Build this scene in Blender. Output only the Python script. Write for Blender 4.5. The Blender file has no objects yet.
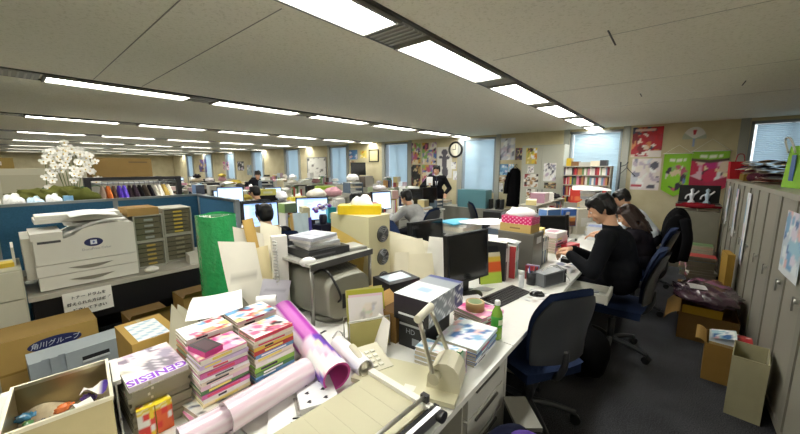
import bpy, bmesh, math, random
from math import sin, cos, pi, radians as R, atan2, sqrt
from mathutils import Vector, Matrix
rnd = random.Random(11)
COL = bpy.context.scene.collection
# ---------------------------------------------------------------- camera model (used to read places off the photograph)
F_, CX_, CY_, CAMH = 330.0, 400.0, 217.0, 1.65
PITCH = math.atan(50 / F_)
YAW = math.atan(277 / math.hypot(F_, 50))
CAM = Vector((0, 0, CAMH))
FW = Vector((-sin(YAW) * cos(PITCH), cos(YAW) * cos(PITCH), -sin(PITCH)))
RT = Vector((cos(YAW), sin(YAW), 0))
UP = RT.cross(FW)
def ray(x, y): return FW + RT * ((x - CX_) / F_) - UP * ((y - CY_) / F_)
def aZ(x, y, z):
    d = ray(x, y); return CAM + d * ((z - CAMH) / d.z)
def aY(x, y, Y):
    d = ray(x, y); return CAM + d * (Y / d.y)
def aX(x, y, X):
    d = ray(x, y); return CAM + d * (X / d.x)

# ---------------------------------------------------------------- colour and materials
def lin(v): return v / 12.92 if v <= 0.04045 else ((v + 0.055) / 1.055) ** 2.4
def H(h):
    h = h.lstrip('#'); return tuple(lin(int(h[i:i + 2], 16) / 255) for i in (0, 2, 4))
def mixc(a, b, t): return tuple(a[i] * (1 - t) + b[i] * t for i in range(3))
MATS = {}
def finish(name, rough=0.5, metal=0.0, noise=0.08, scale=30.0, bump=0.0, spec=0.5, emit=0.0, trans=0.0, sheen=0.0, coat=0.0, stripes=None):
    m = bpy.data.materials.new(name); m.use_nodes = True
    nt = m.node_tree; N = nt.nodes; L = nt.links
    b = N['Principled BSDF']
    at = N.new('ShaderNodeVertexColor'); at.layer_name = 'Col'
    tc = N.new('ShaderNodeTexCoord')
    no = N.new('ShaderNodeTexNoise'); no.inputs['Scale'].default_value = scale; no.inputs['Detail'].default_value = 3
    L.new(tc.outputs['Object'], no.inputs['Vector'])
    mr = N.new('ShaderNodeMapRange'); mr.inputs['To Min'].default_value = 1 - noise; mr.inputs['To Max'].default_value = 1 + noise
    L.new(no.outputs['Fac'], mr.inputs['Value'])
    fac = mr.outputs['Result']
    if stripes:
        wv = N.new('ShaderNodeTexWave'); wv.bands_direction = stripes[0]; wv.inputs['Scale'].default_value = stripes[1]
        wv.inputs['Distortion'].default_value = stripes[3] if len(stripes) > 3 else 1.0
        L.new(tc.outputs['Object'], wv.inputs['Vector'])
        m2 = N.new('ShaderNodeMapRange'); m2.inputs['To Min'].default_value = 1 - stripes[2]; m2.inputs['To Max'].default_value = 1.0
        L.new(wv.outputs['Fac'], m2.inputs['Value'])
        mm = N.new('ShaderNodeMath'); mm.operation = 'MULTIPLY'
        L.new(fac, mm.inputs[0]); L.new(m2.outputs['Result'], mm.inputs[1]); fac = mm.outputs[0]
    mx = N.new('ShaderNodeVectorMath'); mx.operation = 'SCALE'
    L.new(at.outputs['Color'], mx.inputs[0]); L.new(fac, mx.inputs['Scale'])
    L.new(mx.outputs['Vector'], b.inputs['Base Color'])
    b.inputs['Roughness'].default_value = rough; b.inputs['Metallic'].default_value = metal
    b.inputs['Specular IOR Level'].default_value = spec
    if coat: b.inputs['Coat Weight'].default_value = coat; b.inputs['Coat Roughness'].default_value = 0.1
    if sheen: b.inputs['Sheen Weight'].default_value = sheen
    if trans: b.inputs['Transmission Weight'].default_value = trans
    if emit:
        L.new(mx.outputs['Vector'], b.inputs['Emission Color']); b.inputs['Emission Strength'].default_value = emit
    if bump:
        bp = N.new('ShaderNodeBump'); bp.inputs['Strength'].default_value = bump; bp.inputs['Distance'].default_value = 0.01
        L.new(no.outputs['Fac'], bp.inputs['Height']); L.new(bp.outputs['Normal'], b.inputs['Normal'])
    MATS[name] = m
finish('matte', 0.7); finish('satin', 0.4, noise=0.04); finish('gloss', 0.16, noise=0.03, coat=0.4)
finish('print', 0.35, noise=0.05, scale=60); finish('paper', 0.8, noise=0.05, scale=12)
finish('metal', 0.32, metal=0.9, noise=0.06); finish('paint', 0.38, noise=0.05, scale=6)
finish('fabric', 0.92, noise=0.22, scale=90, bump=0.25, spec=0.15); finish('cloth', 0.9, noise=0.18, scale=20, bump=0.1, spec=0.1)
finish('card', 0.82, noise=0.1, scale=9, spec=0.2, stripes=('Z', 40, 0.05))
finish('pages', 0.85, noise=0.1, scale=14, spec=0.1, stripes=('Z', 160, 0.28, 0.6))
finish('skin', 0.5, noise=0.08, scale=14, spec=0.35); finish('hair', 0.45, noise=0.35, scale=70, bump=0.35, spec=0.4)
finish('screen', 0.25, noise=0.04, emit=1.0); finish('film', 0.12, noise=0.25, scale=40, bump=0.8, coat=0.5)
finish('leaf', 0.55, noise=0.25, scale=20); finish('liquid', 0.08, trans=0.5, noise=0.02)

def plainmat(name): m = bpy.data.materials.new(name); m.use_nodes = True; return m, m.node_tree.nodes, m.node_tree.links, m.node_tree.nodes['Principled BSDF']

# ---------------------------------------------------------------- mesh builder
class MB:
    def __init__(s): s.v = []; s.f = []; s.c = []; s.n = []; s.s = []; s.M = Matrix()
    def at(s, x=0, y=0, z=0, rz=0, rx=0, ry=0):
        s.M = Matrix.Translation((x, y, z)) @ Matrix.Rotation(rz, 4, 'Z') @ Matrix.Rotation(ry, 4, 'Y') @ Matrix.Rotation(rx, 4, 'X'); return s
    def add(s, vs, fs, col, fin='matte', smooth=False):
        b = len(s.v); M = s.M
        s.v += [tuple(M @ Vector(p)) for p in vs]
        for i, f in enumerate(fs):
            s.f.append(tuple(b + k for k in f))
            c = col[i] if isinstance(col, list) else col
            s.c.append(c); s.n.append(fin if isinstance(fin, str) else fin[i]); s.s.append(smooth)
        return s
    def box(s, x0, y0, z0, x1, y1, z1, col, fin='matte', cols=None, fins=None):
        # faces: bottom top ny px py nx
        x0, x1 = min(x0, x1), max(x0, x1); y0, y1 = min(y0, y1), max(y0, y1); z0, z1 = min(z0, z1), max(z0, z1)
        v = [(x0, y0, z0), (x1, y0, z0), (x1, y1, z0), (x0, y1, z0), (x0, y0, z1), (x1, y0, z1), (x1, y1, z1), (x0, y1, z1)]
        f = [(0, 3, 2, 1), (4, 5, 6, 7), (0, 1, 5, 4), (1, 2, 6, 5), (2, 3, 7, 6), (3, 0, 4, 7)]
        k = ['b', 't', 'ny', 'px', 'py', 'nx']
        cc = [(cols or {}).get(q, col) for q in k]; ff = [(fins or {}).get(q, fin) for q in k]
        return s.add(v, f, cc, ff)
    def cb(s, cx, cy, z0, sx, sy, h, col, fin='matte', **k): return s.box(cx - sx / 2, cy - sy / 2, z0, cx + sx / 2, cy + sy / 2, z0 + h, col, fin, **k)
    def cyl(s, p0, p1, r0, r1=None, n=14, col=(1, 1, 1), fin='matte', smooth=True, caps=True, capcol=None, capfin=None):
        r1 = r0 if r1 is None else r1
        p0, p1 = Vector(p0), Vector(p1); d = (p1 - p0).normalized()
        u = d.orthogonal().normalized(); w = d.cross(u)
        vs = []
        for p, r in ((p0, r0), (p1, r1)):
            vs += [tuple(p + u * (r * cos(2 * pi * i / n)) + w * (r * sin(2 * pi * i / n))) for i in range(n)]
        s.add(vs, [(i, (i + 1) % n, n + (i + 1) % n, n + i) for i in range(n)], col, fin, smooth)
        if caps:
            b = len(s.v) - 2 * n
            for f in (tuple(b + i for i in reversed(range(n))), tuple(b + n + i for i in range(n))):
                s.f.append(f); s.c.append(capcol or col); s.n.append(capfin or fin); s.s.append(False)
        return s
    def tube(s, pts, r, n=8, col=(1, 1, 1), fin='matte', sub=4, caps=True):
        P = [Vector(p) for p in pts]
        if sub > 1 and len(P) > 2:
            Q = []
            for i in range(len(P) - 1):
                a, b, c, d = P[max(i - 1, 0)], P[i], P[i + 1], P[min(i + 2, len(P) - 1)]
                for k in range(sub):
                    t = k / sub
                    Q.append(0.5 * ((2 * b) + (c - a) * t + (2 * a - 5 * b + 4 * c - d) * t * t + (3 * b - a - 3 * c + d) * t ** 3))
            P = Q + [P[-1]]
        rr = r if callable(r) else (lambda t: r)
        vs = []; u = None
        for i, p in enumerate(P):
            d = (P[min(i + 1, len(P) - 1)] - P[max(i - 1, 0)]).normalized()
            if u is None: u = d.orthogonal().normalized()
            u = (u - d * u.dot(d)).normalized(); w = d.cross(u)
            q = rr(i / (len(P) - 1))
            vs += [tuple(p + u * (q * cos(2 * pi * k / n)) + w * (q * sin(2 * pi * k / n))) for k in range(n)]
        m = len(P)
        fs = [(i * n + k, i * n + (k + 1) % n, (i + 1) * n + (k + 1) % n, (i + 1) * n + k) for i in range(m - 1) for k in range(n)]
        if caps: fs += [tuple(reversed(range(n))), tuple((m - 1) * n + k for k in range(n))]
        return s.add(vs, fs, col, fin, True)
    def lathe(s, prof, n=20, col=(1, 1, 1), fin='satin', o=(0, 0, 0)):
        vs = [(o[0] + r * cos(2 * pi * k / n), o[1] + r * sin(2 * pi * k / n), o[2] + z) for r, z in prof for k in range(n)]
        m = len(prof); fs = []; cc = []
        for i in range(m - 1):
            for k in range(n):
                fs.append((i * n + k, i * n + (k + 1) % n, (i + 1) * n + (k + 1) % n, (i + 1) * n + k)); cc.append(col[i] if isinstance(col, list) else col)
        if prof[0][0] > 1e-4: fs.append(tuple(reversed(range(n)))); cc.append(col[0] if isinstance(col, list) else col)
        if prof[-1][0] > 1e-4: fs.append(tuple((m - 1) * n + k for k in range(n))); cc.append(col[-1] if isinstance(col, list) else col)
        return s.add(vs, fs, cc, fin, True)
    def prism(s, poly, a, b, axis='y', col=(1, 1, 1), fin='matte', smooth=False):
        # polygon given in the plane normal to axis: axis y -> (x, z); axis x -> (y, z); axis z -> (x, y)
        def mk(p, t): return (p[0], t, p[1]) if axis == 'y' else ((t, p[0], p[1]) if axis == 'x' else (p[0], p[1], t))
        n = len(poly); vs = [mk(p, a) for p in poly] + [mk(p, b) for p in poly]
        fs = [tuple(range(n)), tuple(reversed(range(n, 2 * n)))] + [(i, n + i, n + (i + 1) % n, (i + 1) % n) for i in range(n)]
        return s.add(vs, fs, col, fin, smooth)
    def ell(s, c, r, nu=16, nv=10, col=(1, 1, 1), fin='matte', Mx=None, fn=None):
        vs = []
        for j in range(nv + 1):
            th = pi * j / nv
            for i in range(nu):
                ph = 2 * pi * i / nu
                p = Vector((sin(th) * cos(ph), sin(th) * sin(ph), cos(th)))
                k = fn(p) if fn else 1.0
                q = Vector((p.x * r[0] * k, p.y * r[1] * k, p.z * r[2] * k))
                if Mx: q = Mx @ q
                vs.append((c[0] + q.x, c[1] + q.y, c[2] + q.z))
        fs = [(j * nu + i, (j + 1) * nu + i, (j + 1) * nu + (i + 1) % nu, j * nu + (i + 1) % nu) for j in range(nv) for i in range(nu)]
        return s.add(vs, fs, col, fin, True)
    def sheet(s, fn, nu, nv, col, fin='paper', smooth=True, thick=0.0):
        """fn(u,v)->xyz; col a colour or col(u,v)"""
        vs = [fn(i / nu, j / nv) for j in range(nv + 1) for i in range(nu + 1)]
        fs = []; cc = []
        for j in range(nv):
            for i in range(nu):
                a = j * (nu + 1) + i; fs.append((a, a + 1, a + nu + 2, a + nu + 1))
                if callable(col):
                    cc.append([col(i / nu, j / nv), col((i + 1) / nu, j / nv), col((i + 1) / nu, (j + 1) / nv), col(i / nu, (j + 1) / nv)])
                else: cc.append(col)
        return s.add(vs, fs, cc, fin, smooth)
    def mesh(s, name, bevel=0.0, seg=1, weld=False):
        me = bpy.data.meshes.new(name); bm = bmesh.new()
        vs = [bm.verts.new(p) for p in s.v]
        names = list(dict.fromkeys(s.n)); cl = bm.loops.layers.float_color.new('Col')
        for f, c, nme, sm in zip(s.f, s.c, s.n, s.s):
            if len(set(f)) < 3: continue
            try: fc = bm.faces.new([vs[i] for i in f])
            except ValueError: continue
            fc.material_index = names.index(nme); fc.smooth = sm
            for k, l in enumerate(fc.loops):
                q = c[k] if isinstance(c, list) else c
                l[cl] = (q[0], q[1], q[2], 1)
        if weld: bmesh.ops.remove_doubles(bm, verts=bm.verts, dist=1e-5)
        if bevel:
            ed = [e for e in bm.edges if len(e.link_faces) == 2 and e.calc_face_angle(0) > 0.6]
            bmesh.ops.bevel(bm, geom=ed, offset=bevel, segments=seg, affect='EDGES', clamp_overlap=True)
        bm.normal_update(); bm.to_mesh(me); bm.free()
        for nme in names: me.materials.append(MATS[nme])
        return me

def _link(o): COL.objects.link(o); return o
def P(name, mb, parent, bevel=0.0, seg=1, loc=None, rz=0, label=None, kind=None, weld=False):
    me = mb if isinstance(mb, bpy.types.Mesh) else mb.mesh(name, bevel, seg, weld)
    o = _link(bpy.data.objects.new(name, me)); o.parent = parent
    if loc is not None: o.location = loc
    if rz: o.rotation_euler.z = rz
    if label: o['label'] = label
    if kind: o['kind'] = kind
    return o
def tag(o, label, cat, group=None, kind=None):
    if label: o['label'] = label
    if cat: o['category'] = cat
    if group: o['group'] = group
    if kind: o['kind'] = kind
    return o
def T(name, label, cat, loc=(0, 0, 0), rz=0, group=None):
    o = _link(bpy.data.objects.new(name, None)); o.empty_display_size = 0.05
    o.location = loc; o.rotation_euler.z = rz
    return tag(o, label, cat, group)
def S(name, mb, label, cat, loc=(0, 0, 0), rz=0, group=None, bevel=0.0, seg=1, kind=None, weld=False):
    me = mb if isinstance(mb, bpy.types.Mesh) else mb.mesh(name, bevel, seg, weld)
    o = _link(bpy.data.objects.new(name, me)); o.location = loc; o.rotation_euler.z = rz
    return tag(o, label, cat, group, kind)
def ST(name, mb, loc=(0, 0, 0), parent=None, bevel=0.0):
    o = _link(bpy.data.objects.new(name, mb.mesh(name, bevel))); o.location = loc; o['kind'] = 'structure'
    if parent: o.parent = parent
    return o
def dup(root, loc, rz=None, label=None, group=None):
    r = root.copy(); COL.objects.link(r); r.location = loc
    if rz is not None: r.rotation_euler.z = rz
    if label: r['label'] = label
    if group: r['group'] = group
    def kids(a, b):
        for ch in [q for q in KIDS(a)]:
            c = ch.copy(); COL.objects.link(c); c.parent = b; kids(ch, c)
    kids(root, r)
    return r
def KIDS(a): return list(a.children)

# ---------------------------------------------------------------- lettering and printed art
_TXT = {}
def letters(body, size, col, fin='print', shear=0.0, align='CENTER', bold=0.0):
    cu = bpy.data.curves.new('lettering', 'FONT'); cu.body = body; cu.size = size; cu.align_x = align; cu.align_y = 'CENTER'; cu.shear = shear
    cu.offset = bold; cu.resolution_u = 2
    o = bpy.data.objects.new('lettering', cu); COL.objects.link(o)
    dg = bpy.context.evaluated_depsgraph_get(); ev = o.evaluated_get(dg); me = ev.to_mesh()
    vs = [tuple(v.co) for v in me.vertices]; fs = [tuple(p.vertices) for p in me.polygons]
    ev.to_mesh_clear(); bpy.data.objects.remove(o); bpy.data.curves.remove(cu)
    return vs, fs
def put_text(name, parent, body, size, col, M, shear=0.0, bold=0.0, wscale=1.0, fin='print'):
    vs, fs = letters(body, size, col, shear=shear, bold=bold)
    m = MB(); m.M = M @ Matrix.Diagonal((wscale, 1, 1, 1)); m.add(vs, fs, col, fin)
    return P(name, m, parent)
def frame_M(o, xdir, ydir):
    x = Vector(xdir).normalized(); y = Vector(ydir).normalized(); z = x.cross(y)
    M = Matrix.Identity(4)
    for i in range(3): M[i][0] = x[i]; M[i][1] = y[i]; M[i][2] = z[i]; M[i][3] = o[i]
    return M
PAL = {
    'pink': ['#f2a0c6', '#ffffff', '#d0308a', '#f6cfe0', '#7a45b0', '#efd9c4', '#d8305a', '#fff0c8', '#3a2438'],
    'manga': ['#f6f2ee', '#f0c4d6', '#c41f3f', '#e06a94', '#f5dc8a', '#5fa6d4', '#2a1c26', '#dca87a', '#ffffff'],
    'blue': ['#eef6fb', '#7fb2d8', '#3b6fb0', '#ffffff', '#f2c7c7', '#a9d2e6', '#e9e0f0'],
    'red': ['#c22736', '#7d1620', '#f4ece6', '#3a3f57', '#d88a5a', '#e8d0bd', '#b03040'],
    'multi': ['#e9d7b2', '#c75b7a', '#5a79b8', '#3c2f45', '#efe9e2', '#d6a24a', '#8fbf6a', '#b98ac2'],
    'dark': ['#20222b', '#5b3f45', '#b08f55', '#8c2f38', '#3a4a3a', '#d8c49a', '#141414'],
    'pale': ['#f4f2ef', '#ffffff', '#d9dbe4', '#c9b9c9', '#8f8fa6', '#ebe2da', '#5b5b6a'],
    'green': ['#8fcf3c', '#b8e25a', '#ffffff', '#7d4aa0', '#d2435e', '#efe0c8', '#5aa52a'],
    'brown': ['#e9e2d6', '#b58a5a', '#6b4a32', '#f7f3ea', '#9c3a3a', '#40302c'],
    'yellow': ['#f2d64a', '#fff2b0', '#d98b2a', '#5a4632', '#ffffff', '#b0b04a'],
}
def art(pal, seed, n=16, bg=None, bands=None, blob=(0.04, 0.17)):
    n = int(n * 2.2)
    r = random.Random(seed); cs = [H(q) for q in PAL[pal]]
    base = H(bg) if bg else cs[0]; ops = []
    for i in range(n):
        ops.append((r.random(), r.random(), r.uniform(*blob), r.uniform(*blob), r.choice(cs), r.random() * 3))
    def fn(u, v):
        c = base
        for (x, y, a, b, q, t) in ops:
            du, dv = u - x, v - y; e = (du * cos(t) + dv * sin(t)) / a; g = (-du * sin(t) + dv * cos(t)) / b
            if e * e + g * g < 1: c = q
        for (v0, v1, u0, u1, q) in (bands or ()):
            if v0 <= v <= v1 and u0 <= u <= u1: c = H(q)
        return c
    return fn
def speck(base, dots, seed, dens=0.35, cell=12):
    r = random.Random(seed); g = {}
    b = H(base); ds = [H(q) for q in dots]
    def fn(u, v):
        k = (int(u * cell), int(v * cell * 1.3))
        if k not in g: g[k] = r.choice(ds) if r.random() < dens else b
        return g[k]
    return fn
# ---------------------------------------------------------------- render look, camera, world
sc = bpy.context.scene
sc.view_settings.view_transform = 'Standard'; sc.view_settings.look = 'None'
sc.view_settings.exposure = EXPOSURE = 0.62; sc.view_settings.gamma = 1.0
cam = bpy.data.cameras.new('camera'); cam.sensor_width = 36; cam.lens = 36 * F_ / 800; cam.clip_start = 0.02; cam.clip_end = 200
co = _link(bpy.data.objects.new('camera', cam))
co.matrix_world = Matrix(((RT.x, UP.x, -FW.x, 0), (RT.y, UP.y, -FW.y, 0), (RT.z, UP.z, -FW.z, CAMH), (0, 0, 0, 1)))
sc.camera = co
w = bpy.data.worlds.new('sky'); sc.world = w; w.use_nodes = True
w.node_tree.nodes['Background'].inputs[0].default_value = (0.84, 0.93, 1.0, 1); w.node_tree.nodes['Background'].inputs[1].default_value = 1.1
sc.cycles.max_bounces = 6; sc.cycles.diffuse_bounces = 4; sc.cycles.glossy_bounces = 3; sc.cycles.transmission_bounces = 4; sc.cycles.transparent_max_bounces = 8
sc.cycles.caustics_reflective = False; sc.cycles.caustics_refractive = False
try: sc.cycles.use_denoising = True; sc.cycles.denoiser = 'OPENIMAGEDENOISE'
except Exception: pass
sc.cycles.sample_clamp_indirect = 4.0

# ---------------------------------------------------------------- setting
CEIL = 2.484; WY = 8.4; XL = -29.0; XR = 3.4; YF = -2.6
m, N, L, b = plainmat('carpet')
tc = N.new('ShaderNodeTexCoord'); n1 = N.new('ShaderNodeTexNoise'); n1.inputs['Scale'].default_value = 160; n1.inputs['Detail'].default_value = 4
n2 = N.new('ShaderNodeTexNoise'); n2.inputs['Scale'].default_value = 2.2
L.new(tc.outputs['Object'], n1.inputs['Vector']); L.new(tc.outputs['Object'], n2.inputs['Vector'])
r1 = N.new('ShaderNodeValToRGB'); r1.color_ramp.elements[0].position = 0.35; r1.color_ramp.elements[0].color = (*H('#2a2b2f'), 1); r1.color_ramp.elements[1].position = 0.7; r1.color_ramp.elements[1].color = (*H('#5d5e63'), 1)
ad = N.new('ShaderNodeMath'); ad.operation = 'MULTIPLY_ADD'; ad.inputs[1].default_value = 0.35
L.new(n2.outputs['Fac'], ad.inputs[0]); L.new(n1.outputs['Fac'], ad.inputs[2])
sb = N.new('ShaderNodeMath'); sb.operation = 'SUBTRACT'; sb.inputs[1].default_value = 0.17; L.new(ad.outputs[0], sb.inputs[0])
L.new(sb.outputs[0], r1.inputs[0]); L.new(r1.outputs[0], b.inputs['Base Color']); b.inputs['Roughness'].default_value = 0.95; b.inputs['Specular IOR Level'].default_value = 0.1
bp = N.new('ShaderNodeBump'); bp.inputs['Strength'].default_value = 0.5; bp.inputs['Distance'].default_value = 0.004; L.new(n1.outputs['Fac'], bp.inputs['Height']); L.new(bp.outputs[0], b.inputs['Normal'])
MATS['carpet'] = m
m, N, L, b = plainmat('ceiling_board')
tc = N.new('ShaderNodeTexCoord'); n1 = N.new('ShaderNodeTexNoise'); n1.inputs['Scale'].default_value = 55; n1.inputs['Detail'].default_value = 5; n1.inputs['Roughness'].default_value = 0.7
L.new(tc.outputs['Object'], n1.inputs['Vector'])
r1 = N.new('ShaderNodeValToRGB'); e = r1.color_ramp.elements; e[0].position = 0.34; e[0].color = (*H('#e2deca'), 1); e[1].position = 0.48; e[1].color = (*H('#f6f2e2'), 1)
L.new(n1.outputs['Fac'], r1.inputs[0]); L.new(r1.outputs[0], b.inputs['Base Color']); b.inputs['Roughness'].default_value = 0.9; b.inputs['Specular IOR Level'].default_value = 0.1
MATS['ceiling_board'] = m
m, N, L, b = plainmat('wall_paint')
tc = N.new('ShaderNodeTexCoord'); n1 = N.new('ShaderNodeTexNoise'); n1.inputs['Scale'].default_value = 3; n1.inputs['Detail'].default_value = 6
L.new(tc.outputs['Object'], n1.inputs['Vector'])
r1 = N.new('ShaderNodeValToRGB'); e = r1.color_ramp.elements; e[0].position = 0.3; e[0].color = (*H('#cbbf98'), 1); e[1].position = 0.7; e[1].color = (*H('#dad0ae'), 1)
L.new(n1.outputs['Fac'], r1.inputs[0]); L.new(r1.outputs[0], b.inputs['Base Color']); b.inputs['Roughness'].default_value = 0.8
MATS['wall_paint'] = m
# blinds let daylight through
m = bpy.data.materials.new('blind_slats'); m.use_nodes = True; N = m.node_tree.nodes; L = m.node_tree.links; N.remove(N['Principled BSDF'])
df = N.new('ShaderNodeBsdfDiffuse'); df.inputs[0].default_value = (*H('#c9d6dc'), 1)
tl = N.new('ShaderNodeBsdfTranslucent'); tl.inputs[0].default_value = (*H('#cfe4ee'), 1)
tc = N.new('ShaderNodeTexCoord'); n1 = N.new('ShaderNodeTexNoise'); n1.inputs['Scale'].default_value = 2.5; L.new(tc.outputs['Object'], n1.inputs['Vector'])
mr = N.new('ShaderNodeMapRange'); mr.inputs['From Min'].default_value = 0.3; mr.inputs['From Max'].default_value = 0.7; mr.inputs['To Min'].default_value = 0.45; mr.inputs['To Max'].default_value = 0.7; L.new(n1.outputs['Fac'], mr.inputs['Value'])
mx = N.new('ShaderNodeMixShader'); L.new(mr.outputs[0], mx.inputs[0]); L.new(df.outputs[0], mx.inputs[1]); L.new(tl.outputs[0], mx.inputs[2]); L.new(mx.outputs[0], N['Material Output'].inputs[0])
MATS['blind_slats'] = m
m = bpy.data.materials.new('window_glass'); m.use_nodes = True; N = m.node_tree.nodes; L = m.node_tree.links; N.remove(N['Principled BSDF'])
tr = N.new('ShaderNodeBsdfTransparent'); gl = N.new('ShaderNodeBsdfGlossy'); gl.inputs['Roughness'].default_value = 0.02
mx = N.new('ShaderNodeMixShader'); mx.inputs[0].default_value = 0.08; L.new(tr.outputs[0], mx.inputs[1]); L.new(gl.outputs[0], mx.inputs[2]); L.new(mx.outputs[0], N['Material Output'].inputs[0])
MATS['window_glass'] = m
m = bpy.data.materials.new('lamp_diffuser'); m.use_nodes = True; b = m.node_tree.nodes['Principled BSDF']
b.inputs['Base Color'].default_value = (0.9, 0.9, 0.88, 1); b.inputs['Emission Color'].default_value = (1.0, 0.99, 0.91, 1); b.inputs['Emission Strength'].default_value = LAMP = 15.0
MATS['lamp_diffuser'] = m

ST('floor', MB().box(XL, YF, -0.1, XR, WY, 0, (1, 1, 1), 'carpet'))
ST('ceiling', MB().box(XL - .1, YF - .1, CEIL, XR + .1, WY + .1, CEIL + 0.1, (1, 1, 1), 'ceiling_board'))
WINX = [1.42, -1.43, -4.2, -7.12, -10.05, -13.2, -16.3, -19.4, -22.5, -25.6]
WW, WZ0, WZ1 = 0.5, 1.0, 2.43
xs = sorted([XL, XR] + [x - WW for x in WINX] + [x + WW for x in WINX]); wb = MB()
for a, b2 in zip(xs[:-1], xs[1:]):
    op = any(abs((a + b2) / 2 - x) < 0.1 for x in WINX)
    if op:
        wb.box(a, WY, 0, b2, WY + .15, WZ0, (1, 1, 1), 'wall_paint'); wb.box(a, WY, WZ1, b2, WY + .15, CEIL, (1, 1, 1), 'wall_paint')
    else: wb.box(a, WY, 0, b2, WY + .15, CEIL, (1, 1, 1), 'wall_paint')
ST('wall_back', wb)
ST('wall_front', MB().box(XL, YF - .15, 0, XR, YF, CEIL, (1, 1, 1), 'wall_paint'))
ST('wall_left', MB().box(XL - .15, YF, 0, XL, WY, CEIL, (1, 1, 1), 'wall_paint'))
ST('wall_right', MB().box(XR, YF, 0, XR + .15, WY, CEIL, (1, 1, 1), 'wall_paint'))
ST('baseboard_back', MB().box(XL, WY - .012, 0, XR, WY, 0.08, H('#5a5650'), 'satin'))
for k, x in enumerate(WINX):
    fr = MB(); g = H('#8f979b')
    fr.box(x - WW, WY - .02, WZ0 - .03, x + WW, WY + .16, WZ0, g, 'satin'); fr.box(x - WW, WY - .01, WZ1 - .05, x + WW, WY + .14, WZ1, g, 'satin')
    for sx in (-1, 1): fr.box(x + sx * WW, WY - .01, WZ0, x + sx * (WW - .045), WY + .14, WZ1, g, 'satin')
    fr.box(x - .02, WY + .09, WZ0, x + .02, WY + .13, WZ1, g, 'satin')
    wo = ST('window_%d' % (k + 1), fr)
    gap = .09 if k in (3, 5, 6) else .035
    n = 42; bl = MB()
    def zig(u, v, x=x, gap=gap):
        z = WZ0 + .03 + (WZ1 - .09 - WZ0) * v; q = v * n
        return (x - WW + .05 + gap + (2 * WW - .1 - gap) * u, WY + .045 + (0.012 if int(round(q * 2)) % 2 else -0.012), z)
    bl.sheet(zig, 2, n * 2, (1, 1, 1), 'blind_slats', smooth=False)
    bo = ST('window_blind', bl, parent=wo)
    ST('window_pane', MB().box(x - WW + .045, WY + .105, WZ0, x + WW - .045, WY + .111, WZ1 - .05, (1, 1, 1), 'window_glass'), parent=wo)
# grey pilaster strips beside windows
for k, x in enumerate(WINX):
    ST('trim_%d' % (k + 1), MB().box(x + WW + .01, WY - .03, 0.0, x + WW + .13, WY, CEIL, H('#a9aaa2'), 'satin').box(x - WW - .13, WY - .03, 0.0, x - WW - .01, WY, CEIL, H('#a9aaa2'), 'satin'))
# ceiling joints and the dark channel rails of the lighting rows
ROWS = [-1.44, -4.62, -8.2, -11.9, -15.6, -19.3, -23.0, -26.7, 1.765]
js = MB()
for px, py in ((97, 76), (150, 82)):
    y = aZ(px, py, CEIL).y; js.box(-4.4, y - .003, CEIL - .002, -1.7, y + .003, CEIL, H('#8f8b80'))
for y in (2.6, 4.1, 5.6): js.box(-1.2, y - .0025, CEIL - .002, XR, y + .0025, CEIL, H('#c4c0b2'))
for px, py, ln in ((612, 38, .16), (641, 95, .1), (744, 83, .12)):
    p = aZ(px, py, CEIL); js.box(p.x - .005, p.y - ln, CEIL - .003, p.x + .005, p.y + ln, CEIL, H('#4a4a44'))
ST('trim_11', js)
rl = MB()
for x in ROWS:
    for s_ in (-1, 1): rl.box(x + s_ * .165 - .012, YF, CEIL - .012, x + s_ * .165 + .012, WY - .02, CEIL, H('#33332f'), 'satin')

ST('trim_12', rl)
L0 = None; V0 = None; PITCHY = 1.49
for i, x in enumerate(ROWS):
    for k in range(-2, 6):
        y0 = 0.36 + k * PITCHY
        if y0 < YF + .1 or (i == 8 and k > 1): continue
        lab = 'lit fluorescent ceiling panel in the row over the near desks' if i == 0 else ('lit fluorescent ceiling panel in the row behind the lockers' if i == 8 else 'lit fluorescent ceiling panel in the row over the printer and partition' if i in (1, 8) else 'lit fluorescent ceiling panel in the far rows of the ceiling')
        grp = 'ceiling lights over the near desks' if i == 0 else ('ceiling lights behind the lockers' if i == 8 else 'ceiling lights over the printer' if i == 1 else 'ceiling lights in the far rows')
        if L0 is None:
            L0 = T('ceiling_light', lab, 'light', (x, y0, CEIL), 0, grp)
            f = MB(); c = H('#8e8c84')
            f.box(-.152, 0, -.03, -.132, 1.2, 0, c, 'satin'); f.box(.132, 0, -.03, .152, 1.2, 0, c, 'satin'); f.box(-.132, 0, -.03, .132, .02, 0, c, 'satin'); f.box(-.132, 1.18, -.03, .132, 1.2, 0, c, 'satin')
            P('frame', f, L0)
            P('diffuser', MB().box(-.132, .02, -.018, .132, 1.18, -.006, (1, 1, 1), 'lamp_diffuser'), L0)
        else: dup(L0, (x, y0, CEIL), None, lab, grp)
        y1 = y0 + 1.22
        vl = 'grey slotted air vent between the ceiling panels over the near desks' if i == 0 else 'grey slotted air vent between ceiling panels of the other rows'
        if V0 is None:
            V0 = T('ceiling_vent', vl, 'vent', (x, y1, CEIL), 0, 'vents over the near desks')
            P('backing', MB().box(-.15, 0, -.012, .15, .25, -.004, H('#8a8880'), 'satin'), V0)
            sl = MB()
            for q in range(5): sl.box(-.14, .02 + q * .045, -.02, .14, .035 + q * .045, -.012, H('#a9a79e'), 'satin')
            P('louvre_slat', sl, V0)
        else: dup(V0, (x, y1, CEIL), None, vl, 'vents over the near desks' if i == 0 else 'vents of the other ceiling rows')

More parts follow.
